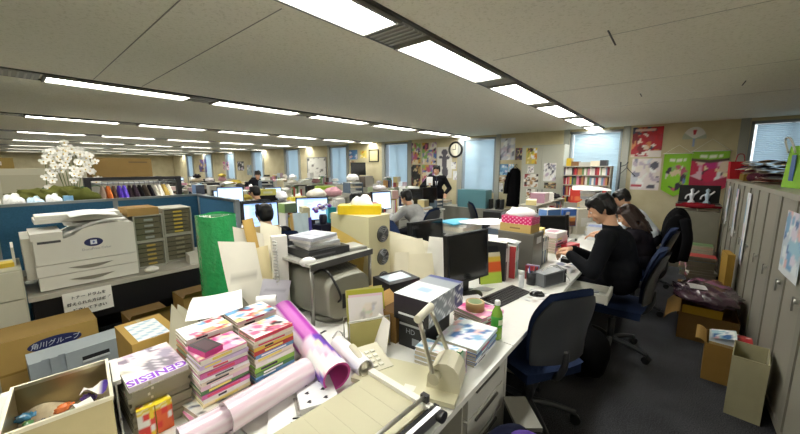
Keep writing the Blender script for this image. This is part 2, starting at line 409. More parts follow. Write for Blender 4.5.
# ---------------------------------------------------------------- things on the window wall
def poster(name, label, x0, y0, x1, y1, fn, Y=WY - .012, nx=18, ny=26, cat='poster', thick=.004, group=None):
    a = aY(x0, (y0 + y1) / 2, Y); b_ = aY(x1, (y0 + y1) / 2, Y); t = aY((x0 + x1) / 2, y0, Y).z; bt = aY((x0 + x1) / 2, y1, Y).z
    wd, h = b_.x - a.x, t - bt
    m_ = MB(); m_.sheet(lambda u, v: (wd * u, 0.0015 * sin(7 * u + 3 * v), h * v), nx, ny, fn, 'print')
    return S(name, m_, label, cat, (a.x, Y, bt), group=group)
poster('art_poster', 'tall red poster with dark figures in a row, above the pale pink poster', 632, 127, 662.5, 157, art('red', 3, 22, '#b3202f', [(0, .22, .62, 1, '#efe6e0'), (.86, .94, .1, .75, '#e9c9c0'), (0, .03, 0, 1, '#f2ece8')]))
poster('art_poster', 'pale pink poster with two dark round blotches, under the red poster', 631, 158.5, 660, 190, art('pale', 5, 14, '#efe4e4', [(.1, .18, .05, .4, '#c64a5c'), (0, .04, 0, 1, '#ece0e0')]))
wl = [('small colourful poster at the upper left of the wall papers beside the black coat', 497.5, 138, 515, 160, 'pale', '#cfd0da'),
      ('dark purple poster beside the black coat, right of the pale one', 515.5, 148, 523, 160, 'dark', '#5b3f5b'),
      ('yellow and black poster on the grey cabinet doors, top of its column', 526, 148, 537, 164, 'yellow', '#d9c46a'),
      ('small white print with pink figure on the cabinet door under the yellow poster', 527.5, 165.5, 534, 173, 'pale', '#efe9e6'),
      ('white framed wide print on the cabinet door, third in its column', 523.5, 174, 538, 187, 'brown', '#eceae4'),
      ('white print with brown blotches low on the cabinet door', 526, 189, 535, 199, 'brown', '#f0ece6'),
      ('white poster with grey sketch on the right cabinet door', 543.5, 163, 556, 181, 'pale', '#f1f0ee'),
      ('wide dark landscape print under the white sketch poster', 544, 182.5, 556, 188.5, 'dark', '#6d6a60'),
      ('blue print under the pale poster left of the coat', 497, 164, 508, 175, 'blue', '#6fa3cf'),
      ('pale blue print touching the coat shoulder', 508.5, 164, 514, 172, 'blue', '#9dbfe0'),
      ('two row photo print left of the coat', 497, 175.5, 508, 182, 'brown', '#d8c4a6'),
      ('white print with black boat shape, lowest left of the coat', 497, 183, 503, 192, 'pale', '#efefef')]
CABY = 7.95
for q in wl:
    on = q[1] > 520
    poster('art_poster', q[0], q[1], q[2], q[3], q[4], art(q[5], hash(q[0]) % 1000 if False else int(q[1] * 7 + q[2]), 15, q[6]), Y=(CABY - .012 if on else WY - .012), nx=10, ny=14)
poster('art_poster', 'tall multicolour poster, upper left of the four beside the dark silhouette', 409, 143, 420.5, 164, art('multi', 31, 26), nx=12, ny=22)
poster('art_poster', 'dark gold poster, lower left of the four beside the dark silhouette', 409, 165, 420.5, 186, art('dark', 32, 26), nx=12, ny=22)
poster('art_poster', 'pale multicolour poster, upper right of the four beside the dark silhouette', 422, 142.5, 436.5, 164, art('multi', 33, 26, '#dccdb8'), nx=12, ny=22)
poster('art_poster', 'violet and red poster, lower right of the four beside the dark silhouette', 422, 165, 436.5, 186, art('multi', 34, 26, '#a55a8a'), nx=12, ny=22)
# white poster with an abstract dark standing shape
def sil(u, v):
    c = H('#e6e3dd')
    def e(x, y, a, b): return ((u - x) / a) ** 2 + ((v - y) / b) ** 2 < 1
    if e(.5, .82, .2, .11) or e(.5, .52, .17, .24) or e(.55, .2, .2, .2) or e(.25, .68, .13, .05) or e(.72, .66, .12, .05): c = H('#56525c')
    return c
poster('art_poster', 'white poster with one tall dark standing shape, under the round clock', 437, 147, 452, 178, sil, nx=22, ny=34)
for lab, x0, y0, x1, y1, pal, bg in (
    ('blue landscape poster near the wall hung certificate', 349, 150, 357.5, 159.5, 'blue', '#5a8fd0'), ('plain yellow paper between blue poster and certificate', 360, 150.5, 366.5, 158, 'yellow', '#e6cf6a'),
    ('small tan notice under the blue poster', 350, 160.5, 355.5, 166, 'brown', '#cdb892'), ('purple poster far down the window wall', 199, 159.5, 206.5, 172, 'dark', '#4a3f86'),
    ('black and white poster far down the window wall', 237.5, 161.5, 244, 170.5, 'pale', '#26262c'), ('pink and cream poster beyond the purple poster', 223, 161.5, 229, 170, 'pink', '#e2b8c0'),
    ('small white notice under the clock, upper', 451, 162, 456, 169, 'pale', '#f0f0f0'), ('small white notice under the clock, lower', 453, 171, 458.5, 180, 'pale', '#e9ebee'),
    ('grey notice on the wall past the white board', 247, 165, 252, 175, 'pale', '#9fb3b8')):
    poster('art_poster', lab, x0, y0, x1, y1, art(pal, int(x0 * 3 + y0), 7, bg), nx=8, ny=10)
# framed certificate
a = aY(369, 156, WY - .02); b2 = aY(378.5, 156, WY - .02); zt = aY(374, 149.5, WY).z; zb = aY(374, 162, WY).z
t = T('framed_certificate', 'black framed cream certificate on the wall beside a window', 'picture', (a.x, WY - .02, zb)); wd, hh = b2.x - a.x, zt - zb
f = MB()
for q in ((0, 0, wd, .03), (0, hh - .03, wd, hh), (0, .03, .03, hh - .03), (wd - .03, .03, wd, hh - .03)): f.box(q[0], -.01, q[1], q[2], .015, q[3], H('#1b1a18'), 'satin')
P('frame', f, t); P('certificate', MB().box(.03, 0, .03, wd - .03, .006, hh - .03, H('#d9cf9e'), 'print'), t)
# round clock
c = aY(455.5, 149.5, WY - .03); rr = (aY(462.5, 149.5, WY).x - aY(448.5, 149.5, WY).x) / 2
t = T('wall_clock', 'round white wall clock with thick black rim between two windows', 'clock', (c.x, WY - .004, c.z))
P('rim', MB().add([(r_ * cos(2 * pi * k / 28), y_, r_ * sin(2 * pi * k / 28)) for r_, y_ in ((rr, 0), (rr, -.04), (rr * .78, -.04), (rr * .78, -.01)) for k in range(28)], [(j * 28 + k, j * 28 + (k + 1) % 28, (j + 1) * 28 + (k + 1) % 28, (j + 1) * 28 + k) for j in range(3) for k in range(28)], H('#1d1c1b'), 'satin', True), t)
P('dial', MB().cyl((0, -.004, 0), (0, -.014, 0), rr * .79, n=28, col=H('#e9e4cf'), fin='print'), t)
hd = MB(); hd.box(-.008, -.02, 0, .008, -.017, rr * .6, H('#111111')); P('hand', hd, t); P('hand', MB().box(-rr * .45, -.02, -.007, 0, -.017, .007, H('#111111')), t)
# white sketch board
a = aY(308, 170, WY - .03); b2 = aY(326, 170, WY - .03); zt = aY(317, 158, WY).z; zb = aY(317, 181, WY).z; wd, hh = b2.x - a.x, zt - zb
t = T('notice_board', 'white notice board with grey frame and dark scribbles', 'board', (a.x, WY - .03, zb))
P('panel', MB().sheet(lambda u, v: (wd * u, 0, hh * v), 16, 20, speck('#e4e2da', ['#2d2d33', '#6d6a66', '#c9c6be'], 5, .12), 'print'), t)
f = MB()
for q in ((0, -.03, wd, .0), (0, hh, wd, hh + .03), (-.03, -.03, 0, hh + .03), (wd, -.03, wd + .03, hh + .03)): f.box(q[0], -.015, q[1], q[2], .02, q[3], H('#9a9a96'), 'satin')
P('frame', f, t)
# two pennants on cords
def pennant(label, x0, y0, x1, y1, fn, tip, cordx, cordy, Y=WY - .03):
    a = aY(x0, (y0 + y1) / 2, Y); b_ = aY(x1, (y0 + y1) / 2, Y); zt = aY((x0 + x1) / 2, y0, Y).z; zb = aY((x0 + x1) / 2, y1, Y).z
    wd, h = b_.x - a.x, zt - zb
    t = T('hanging_pennant', label, 'pennant', (a.x, Y, zb))
    def sf(u, v): return (wd * u, .008 * sin(5 * u), h * v + (-(.5 - abs(u - .5)) * 2 * tip * (1 - v)))
    P('cloth', MB().sheet(sf, 20, 28, fn, 'print'), t)
    P('rod', MB().cyl((-.02, -.004, h), (wd + .02, -.004, h), .008, col=H('#e8e6df'), fin='satin'), t)
    cz = aY(cordx, cordy, Y).z - zb
    P('cord', MB().tube([(0, -.004, h), (wd / 2, 0, cz), (wd, -.004, h)], .004, 6, H('#efefe8'), 'matte', 1), t)
def pn1(u, v):
    c = H('#93d22f')
    k = art('multi', 77, 18, '#93d22f')
    if ((u - .52) / .42) ** 2 + ((v - .42) / .3) ** 2 < 1: c = k(u, v)
    if .8 < v < .86 and .15 < u < .85 and int(u * 16) % 4 != 3: c = H('#f4fbe6')
    return c
def pn2(u, v):
    c = H('#8fcb33'); k = art('pink', 78, 22, '#d2608a', blob=(.06, .2))
    if v < .78: c = k(u, v) if v > .32 else H('#c33a5c')
    if .72 < v < .79: c = H('#5d4a3f')
    if .84 < v < .91 and .2 < u < .85 and int(u * 16) % 4 != 3: c = H('#f4fbe6')
    return c
pennant('lime green pennant with purple and red blotches, hung on a white cord', 662.5, 153.5, 690, 190, pn1, .13, 679, 145)
pennant('green topped pennant with crimson lower half, hung on a white cord by the lockers', 690.5, 151, 728, 187, pn2, .17, 711, 139)
# paper fan on the wall
c = aY(694, 139, WY - .02)
fanm = MB(); W_ = (aY(706, 139, WY).x - aY(682, 139, WY).x) / 2; Hf = aY(694, 127, WY).z - c.z
def fansh(u, v):
    a_ = pi * u; r_ = v; return (-cos(a_) * W_ * r_, -.01 - .02 * sin(pi * u) * v, sin(a_) * Hf * r_)
t = T('paper_fan', 'white half round paper fan with red square mark above the pennants', 'fan', (c.x, WY - .012, c.z))
P('leaf', MB().sheet(fansh, 20, 10, lambda u, v: H('#c23040') if (.4 < u < .6 and .35 < v < .75) else (H('#b7c0ae') if u < .2 or u > .85 else H('#eae8e2')), 'print'), t)
P('handle', MB().box(-.015, -.02, -.14, .015, -.008, .01, H('#9fb4d8'), 'satin'), t)
# ---------------------------------------------------------------- desks (local: user side at x = 0, body towards -x, runs +y)
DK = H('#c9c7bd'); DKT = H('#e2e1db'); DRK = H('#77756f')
def make_desk(name, label, loc, rz, group=None, w=1.2, d=.7, open_drawer=False):
    t = T(name, label, 'desk', loc, rz, group)
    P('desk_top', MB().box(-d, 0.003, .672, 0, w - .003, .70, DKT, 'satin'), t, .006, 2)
    P('side_panel', MB().box(-d + .02, .004, 0, -.04, .03, .672, DK, 'paint'), t)
    P('side_panel', MB().box(-d + .02, w - .03, 0, -.04, w - .004, .672, DK, 'paint'), t)
    P('modesty_panel', MB().box(-d + .02, .03, .1, -d + .035, w - .03, .672, DK, 'paint'), t)
    ped = P('drawer_pedestal', MB().box(-d + .06, w - .44, .03, -.06, w - .032, .665, DK, 'paint'), t)
    z = .64
    for h in (.14, .14, .29):
        dr = P('drawer', MB().box(-.06, w - .432, z - h + .006, -.035, w - .04, z, DK, 'paint'), t, .004)
        P('handle', MB().box(-.036, w - .36, z - .03, -.026, w - .11, z - .018, DRK, 'metal'), dr)
        z -= h + .006
    if not open_drawer: P('drawer', MB().box(-.5, .05, .60, -.045, w - .46, .668, DK, 'paint'), t, .003)
    else:
        dm = MB(); x0 = -.12; x1 = .27
        dm.box(x0, .06, .58, x1, .32, .592, H('#b9b9b4'), 'paint'); dm.box(x1 - .02, .05, .58, x1, .33, .655, DK, 'paint')
        dm.box(x0, .06, .592, x1, .072, .65, DK, 'paint'); dm.box(x0, .308, .592, x1, .32, .65, DK, 'paint')
        P('open_drawer', dm, t)
    return t
FX = -.586; MX = -1.286; BX = -1.986
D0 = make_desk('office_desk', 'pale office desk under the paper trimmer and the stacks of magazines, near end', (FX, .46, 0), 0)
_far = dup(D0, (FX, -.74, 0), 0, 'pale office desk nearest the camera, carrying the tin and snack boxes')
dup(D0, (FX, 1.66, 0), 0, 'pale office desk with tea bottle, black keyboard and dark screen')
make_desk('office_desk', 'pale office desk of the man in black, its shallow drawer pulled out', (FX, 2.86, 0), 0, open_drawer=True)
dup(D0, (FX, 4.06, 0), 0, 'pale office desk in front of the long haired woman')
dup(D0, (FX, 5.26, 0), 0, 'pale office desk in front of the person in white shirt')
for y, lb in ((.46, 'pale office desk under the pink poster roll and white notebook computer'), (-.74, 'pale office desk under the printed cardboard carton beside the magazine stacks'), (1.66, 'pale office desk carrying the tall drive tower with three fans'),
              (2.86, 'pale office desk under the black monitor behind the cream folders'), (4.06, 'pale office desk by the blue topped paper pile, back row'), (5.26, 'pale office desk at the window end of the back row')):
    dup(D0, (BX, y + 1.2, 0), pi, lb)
# far islands
ISL = [-4.75, -8.2, -11.7, -15.4, -19.1, -22.8]
for k, cx in enumerate(ISL):
    for y in ((1.72, 2.92, 4.12, 5.32) if k == 0 else (0.2, 1.4, 2.6, 3.8, 5.0)):
        lab = 'pale office desk in the rows beyond the chairs behind the near desks'
        dup(D0, (cx + .7, y, 0), 0, lab, 'desks of the far rows'); dup(D0, (cx - .7, y + 1.2, 0), pi, lab, 'desks of the far rows')

# ---------------------------------------------------------------- swivel chair (local: faces +x)
def make_chair(label, loc, rz, fab='#222f4e', shell='#3b3d41'):
    t = T('office_chair', label, 'chair', loc, rz)
    fb = H(fab)
    b = MB()
    P('seat', b.sheet(lambda u, v: (.48 * (u - .5) * (1 - .1 * (2 * v - 1) ** 2), .47 * (v - .5) * (1 - .1 * (2 * u - 1) ** 2), .47 + .025 * (1 - (2 * u - 1) ** 4) * (1 - (2 * v - 1) ** 4) - .02 * (u > .9)), 10, 10, fb, 'fabric')
      .box(-.21, -.2, .40, .21, .2, .465, fb, 'fabric'), t, weld=True)
    def back(off, w_, h0, h1, bulge):
        def f(u, v):
            q = 2 * u - 1; ww = w_ * (1 - .35 * max(0, v - .55) ** 2 / .2) * (1 - .12 * (1 - v))
            z = h0 + (h1 - h0) * v * (1 - .06 * q * q)
            return (-.24 + off - .09 * v + .05 * q * q + .03 * sin(pi * v) + bulge * (1 - q ** 4) * (1 - (2 * v - 1) ** 4), ww * q / 2, z)
        return f
    P('backrest', MB().sheet(back(0, .45, .55, 1.0, .035), 12, 12, fb, 'fabric').sheet(back(-.012, .45, .55, 1.0, -.0), 12, 12, fb, 'fabric'), t)
    P('back_shell', MB().sheet(back(-.03, .44, .53, .965, -.012), 12, 12, H(shell), 'satin').sheet(back(-.02, .44, .53, .965, 0), 12, 12, H(shell), 'satin'), t)
    P('back_bracket', MB().tube([(-.02, 0, .39), (-.2, 0, .4), (-.27, 0, .5), (-.275, 0, .62)], .02, 8, H('#2c2d30'), 'satin'), t)
    P('gas_column', MB().cyl((0, 0, .10), (0, 0, .3), .028, n=12, col=H('#2b2c2e'), fin='satin').cyl((0, 0, .3), (0, 0, .40), .018, n=12, col=H('#8a8c90'), fin='metal'), t)
    for k in range(5):
        a = 2 * pi * k / 5 + .35; c, s_ = cos(a), sin(a)
        lg = P('leg', MB().tube([(0, 0, .11), (.15 * c, .15 * s_, .105), (.29 * c, .29 * s_, .075)], lambda q: .026 - .009 * q, 8, H('#34363a'), 'satin'), t)
        P('caster', MB().cyl((.29 * c - .022 * s_, .29 * s_ + .022 * c, .03), (.29 * c + .022 * s_, .29 * s_ - .022 * c, .03), .03, n=12, col=H('#151515'), fin='satin'), lg)
    return t
CHS = {}
CH = make_chair('blue swivel chair with dark grey shell, empty, pulled up to the drawer desk', (-.62, 2.09, 0), R(148))
CHS['man'] = dup(CH, (-.37, 3.42, 0), R(180), 'blue swivel chair the man in black sits on')
CHS['woman'] = dup(CH, (-.43, 4.56, 0), R(178), 'blue swivel chair of the long haired woman, between two others')
CHS['white'] = dup(CH, (-.25, 5.75, 0), R(180), 'blue swivel chair of the person in white shirt, black jacket over its back')
CHS['grey'] = dup(CH, (-3.52, 4.9, 0), R(180), 'dark blue swivel chair under the man in light grey shirt')
dup(CH, (-2.75, 5.9, 0), R(40), 'dark blue empty swivel chair turned away, near the teal box by the window')
dup(CH, (-2.45, 3.0, 0), R(0), 'blue swivel chair behind the cream folders, only a blue edge showing')
CHS['part'] = dup(CH, (-3.45, 1.95, 0), R(180), 'blue swivel chair of the black haired worker beside the screen partition')
CHS['half'] = dup(CH, (-3.45, 3.35, 0), R(180), 'blue swivel chair of the worker half hidden by the yellow tissue box')
CHS['dark'] = dup(CH, (-6.75, 3.4, 0), R(180), 'blue swivel chair of the worker in dark jacket at the lit screen')
# coat draped chair
jk = MB()
jk.ell((.305, 0, .74), (.155, .265, .345), 30, 20, H('#0e0e10'), 'cloth', fn=lambda p: 1 + .09 * sin(9 * p.y + 2 * p.z) + .05 * sin(17 * p.y))
t = T('draped_jacket', 'black jacket draped over the chair back of the person in white shirt', 'jacket', (-.23, 5.75, 0)); P('jacket_body', jk, t)
for s_ in (-1, 1): P('sleeve', MB().tube([(.37, .19 * s_, .98), (.42, .27 * s_, .75), (.40, .26 * s_, .46)], .055, 10, H('#111114'), 'cloth'), t)

# ---------------------------------------------------------------- monitors (local: screen faces +x, base centre at origin)
def make_monitor(name, label, loc, rz, w=.42, h=.34, z0=.11, lit=None, body='#161719', cat='monitor', group=None, tilt=.06, seed=0):
    t = T(name, label, cat, loc, rz, group); bc = H(body)
    P('base', MB().lathe([(.001, .016), (.06, .016), (.105, .008), (.11, 0)], 20, bc, 'satin'), t)
    P('stand', MB().box(-.05, -.035, .01, -.025, .035, z0 + h * .5, bc, 'satin'), t, .004)
    c = MB(); c.M = Matrix.Translation((0, 0, z0)) @ Matrix.Rotation(-tilt, 4, 'Y')
    c.box(-.03, -w / 2, 0, .012, w / 2, h, bc, 'satin')
    P('casing', c, t, .006, 2)
    s_ = MB(); s_.M = Matrix.Translation((0, 0, z0)) @ Matrix.Rotation(-tilt, 4, 'Y'); e = .018
    if lit:
        r = random.Random(seed); a_ = H(lit); rows = [(r.random() < .5, r.uniform(.3, .95)) for _ in range(14)]
        def sf(u, v):
            k = int(v * 13.99)
            if v > .93: return mixc(a_, H('#3a62b0'), .6)
            if u < .16: return mixc(a_, H('#c9dcf5'), .5)
            return mixc(a_, H('#6c7f9c'), .35) if rows[k][0] and .2 < u < rows[k][1] else a_
        s_.sheet(lambda u, v: (.0135, -w / 2 + e + (w - 2 * e) * u, e + (h - 2 * e) * v), 16, 28, sf, 'screen', smooth=False)
    else: s_.box(.0125, -w / 2 + e, e, .0135, w / 2 - e, h - e, H('#0b0c0f'), 'gloss')
    P('screen', s_, t)
    P('power_lamp', MB().box(.0125, w * .4, .006, .014, w * .43, .011, H('#5aa0e0'), 'screen'), t)
    return t
make_monitor('flat_monitor', 'black flat monitor, screen off, beside the paper covered keyboard', (-1.13, 2.17, .70), R(-12), .46, .37, .1)
make_monitor('flat_monitor', 'black monitor behind the cream folders, top half showing', (-1.83, 2.62, .70), R(-12), .44, .30, .13)
make_monitor('flat_monitor', 'lit light blue screen beside the worker at the partition end', (-4.3, 2.22, .70), R(-14), .46, .36, .12, lit='#a9c8f0', seed=1)
make_monitor('flat_monitor', 'lit light blue screen left of the worker half hidden by yellow tissue box', (-4.2, 2.98, .70), R(-30), .48, .36, .14, lit='#b9d4f6', seed=2)
make_monitor('flat_monitor', 'lit pale screen in front of the worker in dark jacket', (-7.5, 3.2, .70), R(-24), .52, .40, .12, lit='#c3dbf7', seed=3)
make_monitor('flat_monitor', 'lit pale screen in front of the man in light grey shirt', (-4.38, 4.72, .70), R(-10), .46, .36, .12, lit='#cfe0f2', seed=4)
make_monitor('flat_monitor', 'low black monitor on the desk beyond the man in black', (-1.16, 4.32, .70), R(-48), .44, .30, .05)
make_monitor('flat_monitor', 'black monitor right of the long low black one, by the white board', (-1.02, 4.72, .70), R(10), .34, .30, .05)
make_monitor('flat_monitor', 'dark monitor in front of the standing man in suit', (-4.25, 6.15, .70), R(-20), .46, .36, .14)
make_monitor('flat_monitor', 'dark monitor left of the standing man in suit', (-4.40, 5.75, .70), R(-40), .46, .34, .14)
make_monitor('flat_monitor', 'black monitor by the partition end, left of the worker head', (-4.42, 1.78, .70), R(-20), .34, .30, .10)
make_monitor('flat_monitor', 'dark wall side monitor high on a shelf under the certificate', (-8.2, 7.7, 1.28), R(-30), .5, .42, .1, body='#23252a')

# ---------------------------------------------------------------- lockers along the aisle (local: doors face -x, runs +y)
LKX = .62; LKH = 1.47; G1 = H('#8f8b80')
def make_locker(label, y, wd=.9):
    t = T('steel_locker', label, 'locker', (LKX, y, 0))
    b = MB(); b.box(.03, 0, .06, .45, wd, LKH - .03, G1, 'paint'); b.box(.05, .01, 0, .43, wd - .01, .06, H('#4b4945'), 'paint'); b.box(0, 0, LKH - .035, .45, wd, LKH, H('#a5a194'), 'paint')
    b.box(0, 0, .05, .03, .04, LKH - .035, G1, 'paint'); b.box(0, wd - .04, .05, .03, wd, LKH - .035, G1, 'paint'); b.box(0, wd / 2 - .02, .05, .03, wd / 2 + .02, LKH - .035, G1, 'paint')
    b.box(0, .04, .05, .03, wd - .04, .10, G1, 'paint')
    P('body', b, t)
    for s_ in (0, 1):
        y0 = .045 + s_ * (wd / 2 - .022); y1 = y0 + wd / 2 - .07
        d = P('door', MB().box(.008, y0, .105, .028, y1, LKH - .04, H('#9b978b'), 'paint'), t, .003)
        hy = y0 + .07
        P('handle', MB().cyl((.008, hy, .86), (-.012, hy, .86), .016, n=12, col=H('#c9c9c5'), fin='metal').box(-.018, hy - .008, .80, -.008, hy + .008, .885, H('#b5b5b0'), 'metal'), d)
    return t
LK = make_locker('grey steel locker nearest the camera on the aisle', 1.02)
for y, lb in ((1.92, 'grey steel locker second from the camera, beside the cream file box'), (2.82, 'grey steel locker with an anime style print poster on its door'), (3.72, 'grey steel locker behind the open brown carton in the aisle'),
              (4.62, 'grey steel locker beside the bubble wrapped bundle, white paper strip on its door'), (5.52, 'grey steel locker with a narrow poster strip, next to the last'), (6.42, 'grey steel locker farthest down the aisle, by the magazine rack')):
    dup(LK, (LKX, y, 0), None, lb.replace('an anime style print poster', 'a blue and white poster'))

# ---------------------------------------------------------------- office screens by the printer
def make_screen(label, x0, y0, x1, y1, h=1.31, cols=2):
    ln = math.hypot(x1 - x0, y1 - y0); t = T('office_screen', label, 'partition', (x0, y0, 0), atan2(y1 - y0, x1 - x0))
    fr = H('#8d959b')
    for k in range(cols):
        a, b_ = ln * k / cols + .02, ln * (k + 1) / cols - .02
        P('panel', MB().box(a, -.018, .06, b_, .018, h - .025, H('#3d6a8c'), 'fabric'), t)
    P('top_rail', MB().box(0, -.024, h - .025, ln, .024, h, fr, 'metal'), t)
    for k in range(cols + 1):
        x = min(max(ln * k / cols, .02), ln - .02); P('post', MB().box(x - .02, -.024, 0, x + .02, .024, h - .025, fr, 'paint'), t)
    return t
make_screen('blue fabric screen behind the printer and letter cabinets', -4.45, -.9, -4.45, 1.55, 1.33, 3)
make_screen('short blue fabric screen with grey end post behind the green roll', -4.42, 1.52, -3.42, 1.52, 1.32, 1)

# ---------------------------------------------------------------- printer table, printer, letter cabinets
TX = -3.55
t = T('printer_table', 'long grey table with black front panel under the printer', 'table', (TX, .03, 0))
P('table_top', MB().box(-.80, 0, .665, 0, 1.44, .70, H('#b5b0a4'), 'satin'), t, .006)
P('apron', MB().box(-.05, .02, .42, -.03, 1.42, .665, H('#16161a'), 'satin'), t)
P('back_panel', MB().box(-.79, .02, .05, -.775, 1.42, .665, H('#1b1b1e'), 'satin'), t)
for y in (.02, 1.40): P('leg', MB().box(-.76, y, 0, -.04, y + .03, .665, H('#1c1c1f'), 'satin'), t)
PX = -3.62
t = T('laser_printer', 'large off white laser printer with two paper drawers on the grey table', 'printer', (PX, .10, .70))
OW = H('#dedbd0'); OW2 = H('#cfccc0')
# local: front at x=0, back at -x, y 0..0.60
P('lower_drawer', MB().box(-.50, .0, .012, 0, .60, .115, OW, 'paint'), t, .006, 2)
P('upper_drawer', MB().box(-.50, -.005, .12, .004, .60, .205, OW, 'paint'), t, .006, 2)
for z, pr in ((.06, 0), (.155, 0)):
    P('drawer_grip', MB().sheet(lambda u, v: (.006 + .004 * v, .16 + .28 * u, z + .012 - .03 * sin(pi * u) * (1 - v)), 14, 2, H('#8d897d'), 'satin'), t)
prof = [(0, .21), (.60, .21), (.60, .475), (.50, .49), (.36, .485), (.28, .465), (.22, .42), (.17, .40), (0, .40)]
P('body', MB().prism(prof, -.50, 0.006, 'x', OW, 'paint'), t, .008, 2)
P('control_tower', MB().box(-.50, -.055, .10, -.06, .0, .42, OW2, 'paint').box(-.40, -.01, .40, -.0, .16, .455, OW, 'paint'), t, .006)
P('display', MB().box(.0065, .02, .375, .009, .145, .393, H('#4e4e52'), 'satin'), t)
P('side_tray', MB().box(-.40, -.11, .08, -.12, -.095, .36, OW, 'paint').box(-.38, -.095, .08, -.14, -.055, .12, OW2, 'paint'), t, .004)
P('output_tray', MB().sheet(lambda u, v: (-.06 - .40 * v, .18 + .40 * u, .492 + .05 * v - .03 * sin(pi * u)), 10, 6, H('#8f8d86'), 'satin'), t)
P('output_arch', MB().sheet(lambda u, v: (.004 - .10 * v, .16 + .40 * u, .405 + .10 * sin(pi * u * .62) + .012), 16, 3, H('#f0eee8'), 'paint'), t)
P('top_lid', MB().box(-.50, .03, .50, -.22, .57, .535, H('#e6e3da'), 'paint').box(-.48, .04, .535, -.24, .56, .56, H('#efede6'), 'paper'), t, .006)
P('paper_sheets', MB().sheet(lambda u, v: (-.08 - .26 * v, .22 + .3 * u, .55 + .012 * sin(4 * u) + .02 * v), 8, 4, H('#f6f6f4'), 'paper'), t)
em = MB(); em.M = frame_M((.0085, .33, .345), (0, 1, 0), (0, 0, 1)); em.add([(.058 * cos(2 * pi * k / 24), .034 * sin(2 * pi * k / 24), 0) for k in range(24)], [tuple(range(24))], H('#232a5c'), 'print')
lg = P('emblem', em, t)
e2 = MB(); e2.M = frame_M((.0095, .33, .345), (0, 1, 0), (0, 0, 1)); e2.add([(-.02, -.018, 0), (.02, -.018, 0), (.02, .018, 0), (-.02, .018, 0), (-.008, -.0, .0004), (0, -.012, .0004), (.008, 0, .0004), (0, .012, .0004)], [(0, 1, 2, 3), (4, 5, 6, 7)], [H('#dfe3ee'), H('#5a6aa8')], 'print'); P('emblem_mark', e2, lg)
put_text('lettering', t, 'DocuPrint Color', .026, H('#8a8a92'), frame_M((.0085, .345, .29), (0, 1, 0), (0, 0, 1)))
# taped notice
sg = T('notice_sign', 'white handwritten paper notice taped to the printer table front', 'sign', (TX + .004, .20, .49))
P('sheet', MB().sheet(lambda u, v: (.012 * sin(3 * u) * (1 - v) + .01 * (1 - v), .29 * u, .19 * v), 8, 6, H('#e9e7df'), 'paper'), sg)
for k, tx in enumerate(('トナー ドラムを', '替えられた方は必ず', '補充して下さい')):
    put_text('lettering', sg, tx, .029, H('#2a2a2c'), frame_M((.026, .145, .150 - .052 * k), (0, 1, 0), (0, 0, 1)), shear=.1, bold=.0006)

def letter_cabinet(label, x, y, z, w_=.23, h=.25, d=.32, n=5, tab='#c9a84a'):
    t = T('letter_cabinet', label, 'cabinet', (x, y, z)); fc = H('#a9a798')
    b = MB(); b.box(-d, 0, 0, 0, .012, h, fc, 'satin'); b.box(-d, w_ - .012, 0, 0, w_, h, fc, 'satin'); b.box(-d, .012, 0, 0, w_ - .012, .012, fc, 'satin'); b.box(-d, .012, h - .012, 0, w_ - .012, h, fc, 'satin'); b.box(-d, .012, .012, -d + .01, w_ - .012, h - .012, fc, 'satin')
    P('casing', b, t, .002)
    s_ = (h - .03) / n
    for k in range(n):
        z0 = .014 + k * s_
        dr = P('drawer', MB().box(-d + .02, .016, z0, -.012, w_ - .016, z0 + s_ - .006, H('#6d6955'), 'gloss'), t)
        P('label_tab', MB().box(-.012, w_ * .36, z0 + s_ * .25, -.006, w_ * .66, z0 + s_ * .6, H(tab), 'print'), dr)
    return t
letter_cabinet('beige letter cabinet with dark drawers beside the printer, lower of the left pair', -3.80, .735, .70, n=5, tab='#b79a48')
letter_cabinet('beige letter cabinet under the cardboard tray, upper of the left pair', -3.80, .735, .952, n=4, tab='#9a9d98')
letter_cabinet('beige letter cabinet at the table end, lower of the right pair', -3.86, .985, .70, w_=.25, h=.27, n=5, tab='#8a8468')
letter_cabinet('beige letter cabinet with yellow tabs, upper of the right pair', -3.86, .985, .972, w_=.25, h=.27, n=6, tab='#d8bd3e')
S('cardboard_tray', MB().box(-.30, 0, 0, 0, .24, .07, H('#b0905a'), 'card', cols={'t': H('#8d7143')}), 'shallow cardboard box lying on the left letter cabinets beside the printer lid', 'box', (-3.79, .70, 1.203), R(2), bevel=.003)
mb = MB(); mb.prism([(0, 0), (.22, 0), (.22, .10), (.11, .135), (.10, .10), (0, .09)], -.16, 0, 'x', H('#d9d5c8'), 'card'); S('torn_carton', mb, 'small torn white carton on the table end by the letter cabinets', 'box', (-3.60, 1.10, .70), R(-6), bevel=.003)
S('power_adapter', MB().ell((0, 0, .028), (.05, .055, .028), col=H('#e2e0d8'), fin='satin'), 'small rounded white device on the table beside the printer', 'device', (-3.60, .79, .70))
